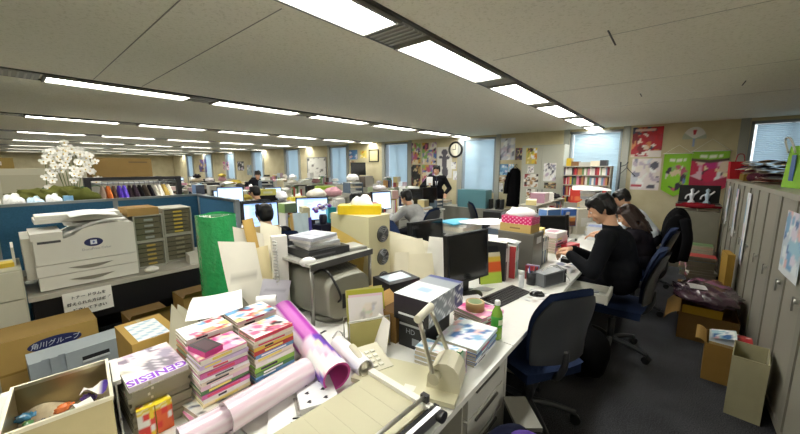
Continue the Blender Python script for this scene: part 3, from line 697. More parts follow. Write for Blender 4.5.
# cabinet at the far left
t = T('side_cabinet', 'pale beige low cabinet at the left of the printer table', 'cabinet', (TX, -.45, 0))
P('body', MB().box(-.5, 0, .04, -.02, .475, .92, H('#c0bda9'), 'paint').box(-.48, .02, 0, -.04, .455, .04, H('#4a4a45'), 'paint'), t, .004)
P('door', MB().box(-.02, .01, .06, 0, .465, .70, H('#c8c5b2'), 'paint'), t, .003); P('drawer', MB().box(-.02, .01, .71, 0, .465, .91, H('#c8c5b2'), 'paint'), t, .003)
for k in range(2): S('note_pad', MB().box(-.1, 0, 0, 0, .075, .02 + .012 * k, H('#d8b93c'), 'paper', cols={'t': H('#e6cd5a')}), ('yellow note pad on the beige cabinet, nearer the printer' if k else 'yellow note pad on the beige cabinet, farther from the printer'), 'note pad', (-3.66 - .05 * k, -.10 - .12 * (1 - k) + .02, .92), R(4))
DZ = .70
ORD = ['topmost', 'second from the top', 'third from the top', 'fourth from the top', 'fifth from the top', 'sixth from the top', 'seventh from the top', 'eighth from the top', 'ninth from the top', 'tenth from the top', 'eleventh from the top', 'twelfth from the top', 'thirteenth from the top', 'fourteenth from the top', 'fifteenth from the top', 'sixteenth from the top', 'seventeenth from the top', 'eighteenth from the top']
def cname(h):
    r, g, b_ = [int(h[i:i + 2], 16) / 255 for i in (1, 3, 5)]
    mx, mn = max(r, g, b_), min(r, g, b_)
    if mx < .25: return 'black'
    if mx - mn < .09: return 'white' if mx > .85 else ('pale grey' if mx > .6 else 'grey')
    import colorsys
    hh, s_, v = colorsys.rgb_to_hsv(r, g, b_); hh *= 360
    n = 'red' if hh < 14 or hh > 346 else 'orange' if hh < 40 else 'yellow' if hh < 66 else 'green' if hh < 165 else 'teal' if hh < 195 else 'blue' if hh < 255 else 'purple' if hh < 292 else 'pink'
    if n == 'orange' and v < .75: n = 'brown'
    if s_ < .3 and v > .75: n = 'pale ' + n
    return n
PG = H('#cfc7b2')
def book_mb(w_, d, t_, spine, fn, res=(12, 9), spine_side='px'):
    """book lying flat, centred in plan: d along x, w_ along y; spine on the +x side"""
    m_ = MB(); x0, x1, y0, y1 = -d / 2, d / 2, -w_ / 2, w_ / 2; c = H(spine); k = .0015
    m_.box(x0 + .002, y0 + .002, k, x1 - k, y1 - .002, t_ - k, PG, 'pages')
    return m_, x0, x1, y0, y1, c, k
def book(name, label, cat, loc, rz, w_, d, t_, spine, fn, group=None, res=(12, 9), marks=None):
    x0, x1, y0, y1 = -d / 2, d / 2, -w_ / 2, w_ / 2; c = H(spine); k = .0016
    t = T(name, label, cat, loc, rz, group)
    P('pages', MB().box(x0 + .003, y0 + .002, k, x1 - k, y1 - .002, t_ - k, PG, 'pages'), t)
    cv = MB()
    cv.box(x0, y0, 0, x1, y1, k, c, 'print')
    cv.box(x1 - k, y0, k, x1, y1, t_ - k, c, 'print')
    r = random.Random(spine + str(loc[2])); segs = marks or [(r.uniform(.08, .3), r.uniform(.4, .8), r.choice(['#ffffff', '#2b2130', '#f3e27a', '#d23b5a']))]
    if t_ > .006:
        for a_, b_, q in segs: cv.add([(x1 + .0004, y0 + w_ * a_, t_ * .25), (x1 + .0004, y0 + w_ * b_, t_ * .25), (x1 + .0004, y0 + w_ * b_, t_ * .75), (x1 + .0004, y0 + w_ * a_, t_ * .75)], [(0, 1, 2, 3)], H(q), 'print')
    cv.sheet(lambda u, v: (x0 + d * u, y0 + w_ * v, t_), res[0], res[1], fn if fn else c, 'print', smooth=False)
    cv.box(x0, y0, t_ - k, x1, y1, t_ - .0001, c, 'print')
    P('cover', cv, t, weld=False)
    return t

# --- magazine stack with the purple title
px0, px1, gy0, gy1 = -1.64, -1.375, .20, .38
n = 10; th = .0198
for k in range(n):
    z = DZ + k * th; top = k == n - 1
    jx, jy = (0, 0) if top else (rnd.uniform(-.006, .006), rnd.uniform(-.006, .006))
    fn = None
    if top:
        base = art('pale', 8, 20, '#e9dde2')
        def fn(u, v, base=base):
            if u > .80: return H('#f4f0f4')
            c = base(u, v); a_ = H('#b88aa8')
            if ((u - .62) / .18) ** 2 + ((v - .55) / .22) ** 2 < 1: return H('#7d7480') if int(u * 30 + v * 17) % 3 else H('#dcd3dc')
            if v < .25 and u > .35: return mixc(c, H('#f1e6c8'), .5)
            return mixc(c, a_, .25)
    t = book('magazine', ('top magazine of the tall thick stack beside the tin, purple GENESIS title' if top else 'thick magazine inside the tall stack beside the tin, %s' % ORD[n - 1 - k]), 'magazine', ((px0 + px1) / 2 + jx, (gy0 + gy1) / 2 + jy, z), 0, .182, .262, th - .0005, '#8f8872' if not top else '#f0e8f0', fn, res=(20, 16), marks=[(.03, .3, '#8a3f38')] if k == 4 else [(.3, .34, '#cfc6b4')])
    if top: put_text('lettering', t, 'GENESIS', .060, H('#8a35c8'), frame_M((.104, 0, th + .0006), (0, -1, 0), (1, 0, 0)), bold=.0018, wscale=.83)

# --- four stacks of paperbacks
SPC = ['#f4f1ea', '#e2574c', '#8dbb4a', '#f0d66b', '#e97fb0', '#ffffff', '#b53244', '#f2e6d8', '#d06aa8', '#6d9fd0', '#faf6ee', '#d9873f', '#9c2f3a', '#e8c8d8', '#4d7d4a', '#f7e9b8']
def paperbacks(stack, cx, cy, z0, z1, seed, tops, wid=.183, dep=.14, first=None):
    r = random.Random(seed); z = z0; rows = []
    while z < z1 - .006:
        th_ = min(r.uniform(.014, .022), z1 - z); rows.append((z, th_)); z += th_
    m_ = len(rows)
    for k, (z, th_) in enumerate(rows):
        q = m_ - 1 - k; sp = r.choice(SPC); pal = r.choice(['pink', 'manga', 'manga', 'multi', 'red'])
        ww, dd = wid * r.uniform(.96, 1.02), dep * r.uniform(.95, 1.02)
        jx, jy = r.uniform(-.003, .003), r.uniform(-.003, .003)
        if q < len(tops): sp, pal = tops[q]
        fn = art(pal, seed * 31 + k, 16) if q < 2 else None
        book('paperback_book', '%s spined paperback, %s of the %s stack' % (cname(sp), ORD[q] if q < len(ORD) else 'near the bottom', stack), 'book', (cx + jx, cy + jy, z), r.uniform(-.03, .03), ww, dd, th_ - .0006, sp, fn, res=(12, 14) if q < 2 else (1, 1))
paperbacks('front left paperback', -1.36, .480, .70 + .045, .945, 3, [('#f3a6cf', 'pink'), ('#f7f3ec', 'manga'), ('#d8c6ea', 'pale'), ('#f4f1ea', 'pink')])
paperbacks('front right paperback', -1.34, .680, .70, .955, 4, [('#e8506a', 'manga'), ('#f0e8d8', 'manga'), ('#d9cfc2', 'brown'), ('#e7c04a', 'red'), ('#c33a3a', 'red')])
paperbacks('rear left paperback', -1.512, .492, .70, .965, 5, [('#faf7f0', 'manga'), ('#f2ead8', 'manga')])
paperbacks('rear right paperback', -1.50, .690, .70, .970, 6, [('#f6d8e2', 'manga'), ('#f2ead8', 'pink')])
book('paperback_book', 'white covered book sticking out at the base of the front left stack, upper', 'book', (-1.335, .455, .722), R(9), .2, .16, .022, '#f3f0ea', speck('#f4f1ea', ['#2d3a5a', '#c9cfd8', '#f4f1ea'], 8, .25), res=(10, 12))
book('paperback_book', 'pink and white book lying at the base of the front left stack, lowest', 'book', (-1.335, .445, .70), R(2), .2, .15, .0215, '#f5efe8', art('pink', 91, 12), res=(10, 12))
# small dark box on the front left stack
t = T('game_case', 'small black and magenta game case on the front left paperback stack', 'box', (-1.345, .435, .945), R(12))
P('case', MB().box(-.055, -.035, 0, .055, .035, .022, H('#1c1218'), 'print', cols={'px': H('#c22a80'), 'ny': H('#d83a90')}), t, .002)
P('label_print', MB().box(-.042, -.024, .022, .046, .024, .0226, H('#46202f'), 'print'), t)

# --- square tin inside a white tub
cA, cB, cD = aZ(6, 395, .90), aZ(113, 362, .90), aZ(126, 400, .90)
ly = (cB - cA).length; ang = atan2((cB - cA).y, (cB - cA).x); lx = (cD - cB).length
t = T('plastic_tub', 'white plastic tub holding a square tin at the desk corner', 'tub', (cA.x, cA.y, DZ), ang)
# local x along back edge, -y towards the camera
lx = max(lx, .24); m_ = MB(); wt = H('#e4e2da')
def ring(m_, x0, y0, x1, y1, z0, z1, th, col, fin):
    m_.box(x0, y0, z0, x1, y0 + th, z1, col, fin); m_.box(x0, y1 - th, z0, x1, y1, z1, col, fin); m_.box(x0, y0 + th, z0, x0 + th, y1 - th, z1, col, fin); m_.box(x1 - th, y0 + th, z0, x1, y1 - th, z1, col, fin)
m_.box(0, -.006, .012, ly, 0, .20, wt, 'satin'); m_.box(0, -lx, .012, .006, -.006, .20, wt, 'satin'); m_.box(ly - .006, -lx * .55, .012, ly, -.006, .20, wt, 'satin'); m_.box(ly - .006, -lx, .012, ly, -lx * .55, .06, wt, 'satin'); m_.box(.006, -lx, .012, ly - .006, -lx + .006, .06, wt, 'satin'); m_.box(0, -lx, 0, ly, 0, .012, wt, 'satin'); P('body', m_, t)
m_ = MB(); m_.box(-.012, -.010, .19, ly + .012, .012, .205, wt, 'satin'); m_.box(-.012, -lx, .19, .010, -.010, .205, wt, 'satin'); m_.box(ly - .010, -lx * .55, .19, ly + .012, -.010, .205, wt, 'satin'); P('rim', m_, t, .004, 2)
tw, td = ly - .034, lx - .026
t2 = T('square_tin', 'open square biscuit tin standing in the white tub, loose sweets inside', 'tin', (t.matrix_basis @ Vector((.017, -.014, .014)))[:], ang)
mt = MB(); sv = H('#b8ab84'); ring(mt, 0, -td, tw, 0, .0, .205, .003, sv, 'metal'); mt.box(.003, -td + .003, 0, tw - .003, -.003, .004, sv, 'metal'); P('body', mt, t2)
mt = MB(); ring(mt, -.004, -td - .004, tw + .004, .004, .200, .212, .009, H('#e0d9c2'), 'metal'); P('rim', mt, t2, .003, 2)
S('tin_liner', MB().sheet(lambda u, v: (.006 + (tw - .012) * u, -td + .006 + (td - .012) * v, .105 + .02 * sin(7 * u) * cos(6 * v)), 12, 10, lambda u, v: mixc(H('#6b5a44'), H('#b9a98a'), .5 + .5 * sin(9 * u + 5 * v)), 'film'), 'crumpled clear liner bag filling the open square tin', 'bag', t2.location[:], ang)
sweets = [('#3f6a3a', 'dark green'), ('#6a4fa0', 'purple'), ('#e8e4dc', 'white'), ('#d9743a', 'orange'), ('#40506a', 'slate blue'), ('#c9a26a', 'tan')]
sweets += [('#b03a3a', 'red'), ('#d9c23a', 'yellow'), ('#8f8f96', 'grey'), ('#7a4a2e', 'brown'), ('#c97fa8', 'pink'), ('#2f6f8f', 'teal')]
for k, (hx, nm) in enumerate(sweets):
    u, v = [(.16, .5), (.74, .35), (.62, .6), (.48, .40), (.3, .6), (.86, .62), (.55, .75), (.68, .78), (.2, .75), (.4, .72), (.80, .82), (.1, .3)][k]
    mm = MB(); mm.ell((0, 0, .012), (.022, .015, .012), 14, 10, H(hx), 'film', fn=lambda p: 1 + .2 * sin(9 * p.x + 5 * p.y) + .1 * sin(15 * p.z)); mm.sheet(lambda u, v: (.016 + .012 * u, .022 * (v - .5) * (.6 + .6 * u), .012 + .006 * sin(9 * v)), 3, 6, H(hx), 'film')
    mm.M = Matrix(); 
    S('wrapped_sweet', mm, '%s wrapped sweet inside the open square tin' % nm, 'sweet', (t2.matrix_basis @ Vector((tw * u, -td * v, .125)))[:], R(40 * k))
S('paper_wrapper', MB().sheet(lambda u, v: (.09 * u, .06 * v, .02 * sin(5 * u) * cos(3 * v) + .02), 6, 5, H('#f2eee8'), 'paper'), 'crumpled white wrapper, larger, inside the open square tin', 'wrapper', (t2.matrix_basis @ Vector((tw * .55, -td * .60, .14)))[:], R(20))

S('paper_wrapper', MB().sheet(lambda u, v: (.07 * u, .05 * v, .016 * sin(6 * u) * cos(4 * v) + .02), 6, 5, lambda u, v: H('#f2eee8') if u < .7 else H('#5a3fa8'), 'paper'), 'crumpled white and violet wrapper inside the open square tin', 'wrapper', (t2.matrix_basis @ Vector((tw * .66, -td * .42, .145)))[:], R(70))
# --- two snack boxes
def snack(label, px, py, hue2, rz):
    p = aZ(px, py, .815)
    r = random.Random(px); cells = {}
    def fn(u, v):
        k = (int(u * 3), int(v * 5))
        if v > .80: return H('#f0d532') if (k[0] + int(v * 20)) % 3 else H('#fff6cc')
        if k not in cells: cells[k] = H(r.choice(['#d8352a', '#f2efe8', '#e2662f', '#d8352a', hue2]))
        return cells[k]
    m_ = MB(); w_, d, h = .05, .06, .113
    m_.box(-d, 0, 0, 0, w_, h, H('#e9cf3a'), 'print'); m_.sheet(lambda u, v: (.0008, w_ * u, h * v), 8, 14, fn, 'print', smooth=False)
    m_.sheet(lambda u, v: (-d * v, w_ * u, h + .0006), 6, 6, speck('#f0d532', ['#fffbe0', '#d8452a'], px, .35, 4), 'print', smooth=False)
    S('snack_box', m_, label, 'snack box', (p.x, p.y, DZ), rz)
snack('upright yellow and red snack box, the one nearer the tin', 136, 412, '#f0d532', R(-9))
snack('upright yellow and red snack box with blue base, nearer the paperbacks', 155, 405, '#e2662f', R(2))

# --- pink wrapped rolls and papers
def roll(label, a, b_, r, col, endcol, fin='film', name='wrapped_roll', stripes=None):
    a, b_ = Vector(a), Vector(b_); d = b_ - a; ln = d.length
    t = T(name, label, 'roll', a[:], atan2(d.y, d.x)); el = math.asin(d.z / ln); m_ = MB(); n_ = 28
    def fn(u, v):
        an = 2 * pi * u; rr_ = r * (1 + .012 * sin(9 * an)); p = Vector((ln * v, rr_ * cos(an), rr_ * sin(an)))
        return (p.x * cos(el) - p.z * sin(el), p.y, p.x * sin(el) + p.z * cos(el))
    m_.sheet(fn, n_, 24, stripes or col, fin); P('outer_layer', m_, t)
    m2 = MB(); m2.sheet(lambda u, v: tuple(Vector(fn(u, v)) * 1 - Vector((0, fn(u, v)[1] * .12, 0))), n_, 2, endcol, 'paper')
    inner = MB()
    def fi(u, v):
        an = 2 * pi * u; p = Vector((ln * (.002 + .996 * v), r * .86 * cos(an), r * .86 * sin(an))); return (p.x * cos(el) - p.z * sin(el), p.y, p.x * sin(el) + p.z * cos(el))
    inner.sheet(fi, n_, 3, endcol, 'paper')
    for e in (0, 1):
        vs = [fn(k / n_, e) for k in range(n_)] + [fi(k / n_, e) for k in range(n_)]
        inner.add(vs, [(k, (k + 1) % n_, n_ + (k + 1) % n_, n_ + k) for k in range(n_)], endcol, 'paper')
    P('inner_layer', inner, t)
    return t
pk = lambda u, v: H('#ead0de') if int(u * 20) % 2 else H('#f3e4ec')
L_, R_ = aZ(226, 416, .775), aZ(307, 368, .775)
roll('pale pink bubble wrap roll lying across the desk before the paperbacks', (L_.x, L_.y, .766), (R_.x, R_.y, .766), .056, H('#f0dbe6'), H('#cfc3c8'), 'gloss', stripes=pk)
L2, R2 = aZ(196, 432, .75), aZ(236, 412, .75)
roll('short pink bubble wrap roll end left of the longer pink roll', (L2.x, L2.y - .05, .748), (R2.x, R2.y, .748), .046, H('#edd3e0'), H('#cbbfc4'), 'gloss', stripes=pk)
roll('thin white paper tube between the paperbacks and the pink roll', (-1.22, .40, .735), (-1.215, .80, .735), .033, H('#efeaf0'), H('#ffffff'), 'paper', 'paper_tube')
A_, B_ = aZ(284, 322, .78), aZ(337, 374, .78)
def prl(u, v):
    k = art('pink', 55, 24, '#f3d9ec')
    if .0 < (u * 6) % 1 < .3 and v < .6: return H('#b23ab0')
    return (H('#6a3fb8') if int(u * 9 + v * 4) % 4 == 0 else k(u, v)) if v > .6 else (H('#f2e8f4') if int(u * 12) % 3 else H('#cf7cc8'))
roll('large poster roll printed in purple and pink, its open end towards the trimmer', (A_.x, A_.y, .845), (B_.x, B_.y, .768), .065, H('#efe0f0'), H('#c8509c'), 'print', 'poster_roll', prl)
roll('white poster roll lying behind the purple printed one', (-1.265, 1.02, .745), (B_.x + .03, B_.y + .14, .745), .042, H('#f2f0f2'), H('#e4e0e6'), 'paper', 'poster_roll')
# white box with dark heart marks
p = aZ(316, 391, .735)
t = T('patterned_box', 'white flat box with small dark heart marks, in a clear wrap', 'box', (p.x, p.y, DZ), R(-25))
P('box', MB().box(-.085, -.075, 0, .085, .075, .036, H('#efeff0'), 'print'), t, .003)
hm = MB()
for i in range(3):
    for j in range(2):
        x, y, s_ = -.055 + .055 * i, -.035 + .065 * j, .010
        hm.add([(x, y - s_ * 1.3, .0366), (x + s_, y, .0366), (x + s_ * .5, y + s_ * .8, .0366), (x, y + s_ * .3, .0366), (x - s_ * .5, y + s_ * .8, .0366), (x - s_, y, .0366)], [(0, 1, 2, 3, 4, 5)], H('#26242c'), 'print')
P('heart_print', hm, t)
p = aZ(297, 412, .71)
S('paper_sheet', MB().sheet(lambda u, v: (.30 * (v - .5), .21 * (u - .5), .003 + .004 * sin(3 * u + 4 * v)), 8, 8, H('#f2f2ef'), 'paper'), 'white paper sheet on the desk before the pink roll', 'paper', (p.x, p.y, DZ + .004), R(-30))
p = aZ(305, 402, .72)
S('photo_print', MB().sheet(lambda u, v: (.10 * (v - .5), .08 * (u - .5), .003 * sin(3 * u)), 5, 5, lambda u, v: H('#5a544c') if .1 < u < .9 and .1 < v < .9 else H('#b8b4ac'), 'gloss'), 'small dark photo print lying on the white sheet by the trimmer', 'photo', (p.x, p.y, DZ + .014), R(-25))
p = aZ(318, 425, .71)
t = T('metal_clip', 'thin black wire clamp on crumpled white paper beside the trimmer board', 'clip', (p.x, p.y, DZ + .014), R(40))
P('wire', MB().tube([(-.1, 0, .004), (0, .012, .006), (.1, 0, .004), (.12, .02, .006), (0, .03, .006), (-.1, .022, .004)], .003, 6, H('#17171a'), 'metal'), t)

# --- big guillotine trimmer
CRM = H('#d8d3b8')
tl, tr = aZ(375, 379, .74), aZ(443, 409, .74)
t = T('paper_trimmer', 'large cream guillotine trimmer with white ruler bar and black blade rail', 'trimmer', (-.78, .62, DZ), R(-3))
P('board', MB().box(-.20, -.40, .012, .125, .335, .038, CRM, 'paint', cols={'t': H('#c9c4a6')}), t, .004, 2)
for x in (-.17, .10):
    for y in (-.37, .30): P('foot', MB().cyl((x, y, 0), (x, y, .012), .012, n=10, col=H('#1d1d1d'), fin='satin'), t)
P('ruler_bar', MB().box(-.205, .315, .038, .135, .345, .056, H('#eceae2'), 'satin'), t, .003)
rl_ = MB(); rl_.box(.128, -.40, .004, .150, .36, .050, H('#2a2a2b'), 'metal'); rl_.box(.150, -.40, .02, .158, .36, .034, H('#c9c9c9'), 'metal'); P('blade_rail', rl_, t, .002)
P('guard_rod', MB().cyl((.10, -.40, .075), (.10, .34, .075), .008, n=10, col=H('#e8e6e0'), fin='metal').box(.085, .325, .04, .115, .345, .085, H('#303032'), 'satin'), t)
P('cutting_arm', MB().box(.162, -.40, .03, .178, .33, .072, H('#c4c4c4'), 'metal', cols={'t': H('#e6e6e6')}), t, .003)
P('pivot_bolt', MB().cyl((.155, .32, .05), (.20, .32, .05), .022, n=14, col=H('#6d6d70'), fin='metal'), t)
gr = MB()
for k in range(8): gr.box(-.18, -.36 + .085 * k, .0382, .115, -.3588 + .085 * k, .0386, H('#b9b296'), 'print')
P('grid_lines', gr, t)

# --- lever press (heavy duty cutter) with upright handle
t = T('lever_press', 'cream lever press with tall upright U shaped handle behind the trimmer', 'press', (-.79, 1.075, DZ), R(18))
P('base_plate', MB().box(-.28, -.10, .006, .185, .105, .026, H('#d2cdae'), 'paint'), t, .005, 2)
hp = [(-.0, 0)] ; prf = [(.05, .026), (.19, .026), (.195, .07), (.185, .11), (.165, .135), (.135, .148), (.10, .142), (.07, .12), (.053, .08)]
P('housing', MB().prism(prf, -.035, .085, 'y', H('#d8d3ba'), 'paint'), t, .012, 3)
P('pivot', MB().cyl((.09, -.072, .09), (.09, -.034, .09), .024, n=16, col=H('#c2bda2'), fin='paint'), t)
top = Vector((-.04, 0, .345)); 
P('handle_arm', MB().tube([(.09, -.062, .09), (.055, -.058, .21), (.02, -.05, .335)], .010, 8, H('#cbc8bc'), 'metal', 2), t)
P('handle_arm', MB().tube([(.12, .098, .10), (.08, .082, .21), (.035, .055, .34)], .010, 8, H('#cbc8bc'), 'metal', 2), t)
P('handle_grip', MB().cyl((.018, -.068, .337), (.036, .068, .343), .017, n=14, col=H('#dfdbc8'), fin='satin'), t)
P('handle_brace', MB().cyl((.062, -.058, .19), (.082, .083, .21), .006, n=8, col=H('#b8b5a8'), fin='metal'), t)
P('warning_label', MB().box(-.04, -.085, .0262, .01, -.05, .0268, H('#eeeae0'), 'print'), t)

# --- telephone, sorter, envelope
p = aZ(370, 366, .72)
t = T('desk_telephone', 'cream desk telephone keypad beside the poster roll', 'telephone', (p.x - .02, p.y + .02, DZ), R(-20))
P('body', MB().prism([(-.09, 0), (.09, 0), (.09, .03), (-.09, .06)], -.08, .08, 'y', H('#cfcab4'), 'satin'), t, .006, 2)
for i in range(4):
    for j in range(3):
        x = .06 - .032 * i; z = .03 + (.09 - x) * .1667
        P('key', MB().box(x - .009, -.03 + .03 * j - .010, z - .001, x + .009, -.03 + .03 * j + .010, z + .006, H('#e6e3d6'), 'satin'), t, .002)
P('receiver', MB().tube([(-.075, -.062, .075), (-.06, -.062, .085), (0, -.062, .078), (.06, -.062, .065), (.075, -.062, .05)], .017, 10, H('#cdc8b0'), 'satin'), t)
p = aZ(366, 352, DZ)
t = T('letter_sorter', 'wire letter sorter holding a yellow green folder and printed papers', 'sorter', (p.x - .06, p.y + .07, DZ), R(-28))
wm = MB(); gy = H('#a7a69c')
for y in (-.09, .09):
    wm.tube([(.05, y, .003), (.05, y, .10), (.04, y * .9, .17)], .004, 6, gy, 'metal', 2)
P('frame', MB().box(-.09, -.11, 0, .07, .11, .004, gy, 'metal').box(.045, -.11, .004, .052, .11, .15, H('#b3ab6a'), 'satin').tube([(.05, -.11, .004), (.05, -.11, .16), (.05, .11, .16), (.05, .11, .004)], .005, 6, H('#c4c3bc'), 'metal', 1).tube([(-.08, -.11, .004), (-.08, -.11, .13), (-.08, .11, .13), (-.08, .11, .004)], .005, 6, H('#c4c3bc'), 'metal', 1), t)
fo = T('document_folder', 'yellow green card folder upright in the wire letter sorter', 'folder', (p.x - .06, p.y + .07, DZ + .005), R(-28))
P('cover', MB().sheet(lambda u, v: (.015 - .06 * v, -.10 + .21 * u, .29 * v - .012 * u), 6, 6, H('#bcbc4a'), 'card').sheet(lambda u, v: (-.02 - .05 * v, -.10 + .21 * u, .285 * v), 6, 6, H('#d2cf86'), 'card'), fo)
sh = T('printed_sheets', 'white sheets with pink and blue print leaning before the yellow green folder', 'paper', (p.x - .06, p.y + .07, DZ + .005), R(-28))
P('sheet', MB().sheet(lambda u, v: (.036 - .05 * v, -.10 + .19 * u, .25 * v + .012 * (1 - u)), 14, 18, lambda u, v: mixc(art('multi', 17, 10, '#f2eeec', blob=(.05, .12))(u, v), H('#f4f0f0'), .65) if .15 < u < .9 and .35 < v < .85 else H('#f3eff0'), 'paper'), sh)
P('sheet', MB().sheet(lambda u, v: (.028 - .05 * v, -.095 + .19 * u, .262 * v + .010 * (1 - u)), 6, 6, H('#f2d9e2'), 'paper'), sh)
p = aZ(392, 350, DZ)
S('white_envelope', MB().sheet(lambda u, v: (.10 * (u - .5) + .07 * v, .12 * (u - .5), .16 * (1 - v) + .02 * sin(4 * u) * v + .004), 8, 8, H('#eceae4'), 'paper'), 'crumpled white envelope leaning beside the black hardware box', 'envelope', (p.x - .07, p.y + .01, DZ), R(-70))

# --- hardware boxes
t = T('hardware_box', 'black computer hardware carton standing under the silver one', 'box', (-1.07, 1.28, DZ), R(4))
P('carton', MB().box(0, 0, 0, .17, .26, .165, H('#17181a'), 'print', cols={'px': H('#232427')}), t, .002)
P('label_band', MB().box(.005, -.0006, .120, .165, 0, .132, H('#b8bcc0'), 'print').box(.085, -.0006, .02, .13, 0, .06, H('#8f9498'), 'print'), t)
put_text('lettering', t, 'HD', .04, H('#9aa0a6'), frame_M((.075, -.001, .092), (1, 0, 0), (0, 0, 1)))
t = T('hardware_box', 'silver and black graphics carton lying on top of the black one', 'box', (-1.075, 1.245, DZ + .166), R(3))
def silver(u, v):
    if abs((u * 3.1 + v * 1.7) % 1 - .5) < .07 or abs((u * 1.3 - v * 2.1) % 1 - .5) < .05: return H('#eef1f4')
    return H('#8f969d') if u < .75 else H('#3a4378')
P('carton', MB().box(0, 0, 0, .215, .37, .135, H('#d8dce0'), 'print', cols={'ny': H('#141517'), 't': H('#e3e8ec')}).sheet(lambda u, v: (.2156, .37 * u, .135 * v), 24, 10, silver, 'print', smooth=False)
  .sheet(lambda u, v: (.215 * v, .37 * u, .1355), 24, 14, lambda u, v: H('#e6ecf0') if u < .62 and not (.25 < u < .42 and .3 < v < .7) else (H('#a9c4dc') if u < .62 else (H('#9aa0a8') if u < .9 else H('#3f4a86'))), 'print', smooth=False), t)
P('label_band', MB().box(.03, -.0008, .03, .185, 0, .041, H('#dfe3e6'), 'print'), t)
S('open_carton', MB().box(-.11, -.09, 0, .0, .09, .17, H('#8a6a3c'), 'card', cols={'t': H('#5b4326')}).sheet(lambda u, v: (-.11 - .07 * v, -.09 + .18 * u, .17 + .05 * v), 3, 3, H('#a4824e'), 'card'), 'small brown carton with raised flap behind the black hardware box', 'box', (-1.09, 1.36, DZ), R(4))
t = T('disc_drive', 'dark blue boxed drive lying on papers behind the silver carton', 'box', (-1.36, 1.60, DZ + .16), R(-14))
P('carton', MB().box(-.10, -.12, 0, .10, .12, .07, H('#15161e'), 'print'), t, .004); P('label_print', MB().box(-.07, -.09, .07, .05, .09, .0706, H('#aebccb'), 'gloss'), t)
S('brown_carton', MB().box(-.14, -.16, 0, .12, .18, .155, H('#b69a62'), 'card'), 'tan carton under the dark blue boxed drive', 'box', (-1.36, 1.60, DZ), R(-14), bevel=.003)
S('yellow_folder', MB().sheet(lambda u, v: (.03 - .05 * v, .2 * (u - .5), .16 * v + .002), 4, 5, H('#cdbb52'), 'card'), 'yellow card folder leaning in front of the tan carton', 'folder', (-1.255, 1.47, DZ), R(-40))

# --- magazines and tape on the right edge
def stack_of(label, x, y, z, dims, specs, rz=0, name='magazine', cat='magazine', jit=.004):
    r = random.Random(label); 
    for k, (sp, pal, th_) in enumerate(specs):
        q = len(specs) - 1 - k
        fn = art(pal, len(label) * 7 + k, 14) if q == 0 else None
        book(name, '%s edged %s, %s, %s' % (cname(sp), name.replace('_', ' '), ORD[q], label), cat, (x + r.uniform(-jit, jit), y + r.uniform(-jit, jit), z), rz + r.uniform(-.03, .03), dims[0], dims[1], th_ - .0006, sp, fn, res=(12, 14) if q == 0 else (1, 1)); z += th_
    return z
stack_of('blue pile at the desk edge', -.765, 1.47, DZ, (.28, .22), [('#eef0f2', 'blue', .016), ('#4a6fa8', 'blue', .012), ('#f2f2f2', 'blue', .014), ('#8fb4d8', 'blue', .014), ('#2f4f90', 'blue', .018), ('#cfe2f0', 'blue', .02)], R(4))
stack_of('pale pile between press and blue pile', -.80, 1.265, DZ, (.105, .22), [('#e8e8ec', 'pale', .02), ('#d8e4ee', 'blue', .022), ('#b9cfe6', 'blue', .024), ('#f0e2e6', 'blue', .02)], R(8))
t = T('standing_magazine', 'green spined magazine standing at the desk edge by the lever press', 'magazine', (-.665, 1.225, DZ), R(6))
P('cover', MB().box(-.02, 0, 0, .0, .03, .13, H('#3f9a5a'), 'print', cols={'t': H('#e6e2d6')}), t, .002); P('spine_print', MB().box(.0, .004, .02, .0006, .026, .12, H('#cfe8d2'), 'print'), t)
t = T('standing_magazine', 'white spined magazine with coloured print right of the green one', 'magazine', (-.66, 1.262, DZ), R(6))
P('cover', MB().box(-.02, 0, 0, .0, .018, .12, H('#efe9ec'), 'print'), t, .002); P('spine_print', MB().sheet(lambda u, v: (.0006, .002 + .014 * u, .01 + .11 * v), 3, 16, art('pink', 61, 14, blob=(.1, .4)), 'print', smooth=False), t)
zt = stack_of('pink pile under the tape roll', -.86, 1.79, DZ, (.20, .22), [('#e8dfe2', 'pink', .02), ('#f0b8d0', 'pink', .018), ('#5a3f4a', 'pink', .014), ('#f0e6ea', 'pink', .018), ('#e8a0c0', 'pink', .022)], R(-12))
p = aZ(475, 306, zt + .02)
t = T('packing_tape', 'brown packing tape roll standing flat on the pink magazine pile', 'tape', (p.x, p.y, zt))
def ringl(r0, r1, h, c, fin): return MB().lathe([(r0, 0), (r1, 0), (r1, h), (r0, h), (r0, 0)], 28, c, fin)
P('tape', ringl(.042, .056, .05, [H('#b59668'), H('#a9885a'), H('#c3a878'), H('#b59668')], 'satin'), t); P('core', ringl(.038, .042, .05, H('#9fb08a'), 'card'), t)
p = aZ(496, 338, DZ)
t = T('tea_bottle', 'green tea bottle with white cap at the front edge of the desk', 'bottle', (p.x, p.y, DZ))
gl_ = H('#7faa3c'); P('bottle', MB().lathe([(.001, 0), (.026, 0), (.031, .006), (.031, .07), (.029, .08), (.031, .09), (.031, .135), (.026, .16), (.014, .185), (.0125, .20)], 20, gl_, 'gloss'), t)
P('label', MB().lathe([(.0316, .075), (.0318, .078), (.0318, .132), (.0316, .135)], 20, H('#3f9a2e'), 'print').add([(.0326 * cos(a_), .0326 * sin(a_), z) for z in (.09, .12) for a_ in (-.9, -.5, -.1, .3)], [(0, 1, 5, 4), (1, 2, 6, 5), (2, 3, 7, 6)], H('#e6efd0'), 'print'), t)
P('cap', MB().lathe([(.0145, .198), (.0155, .2), (.0155, .218), (.0135, .222), (.001, .222)], 16, H('#f4f4f2'), 'satin'), t)

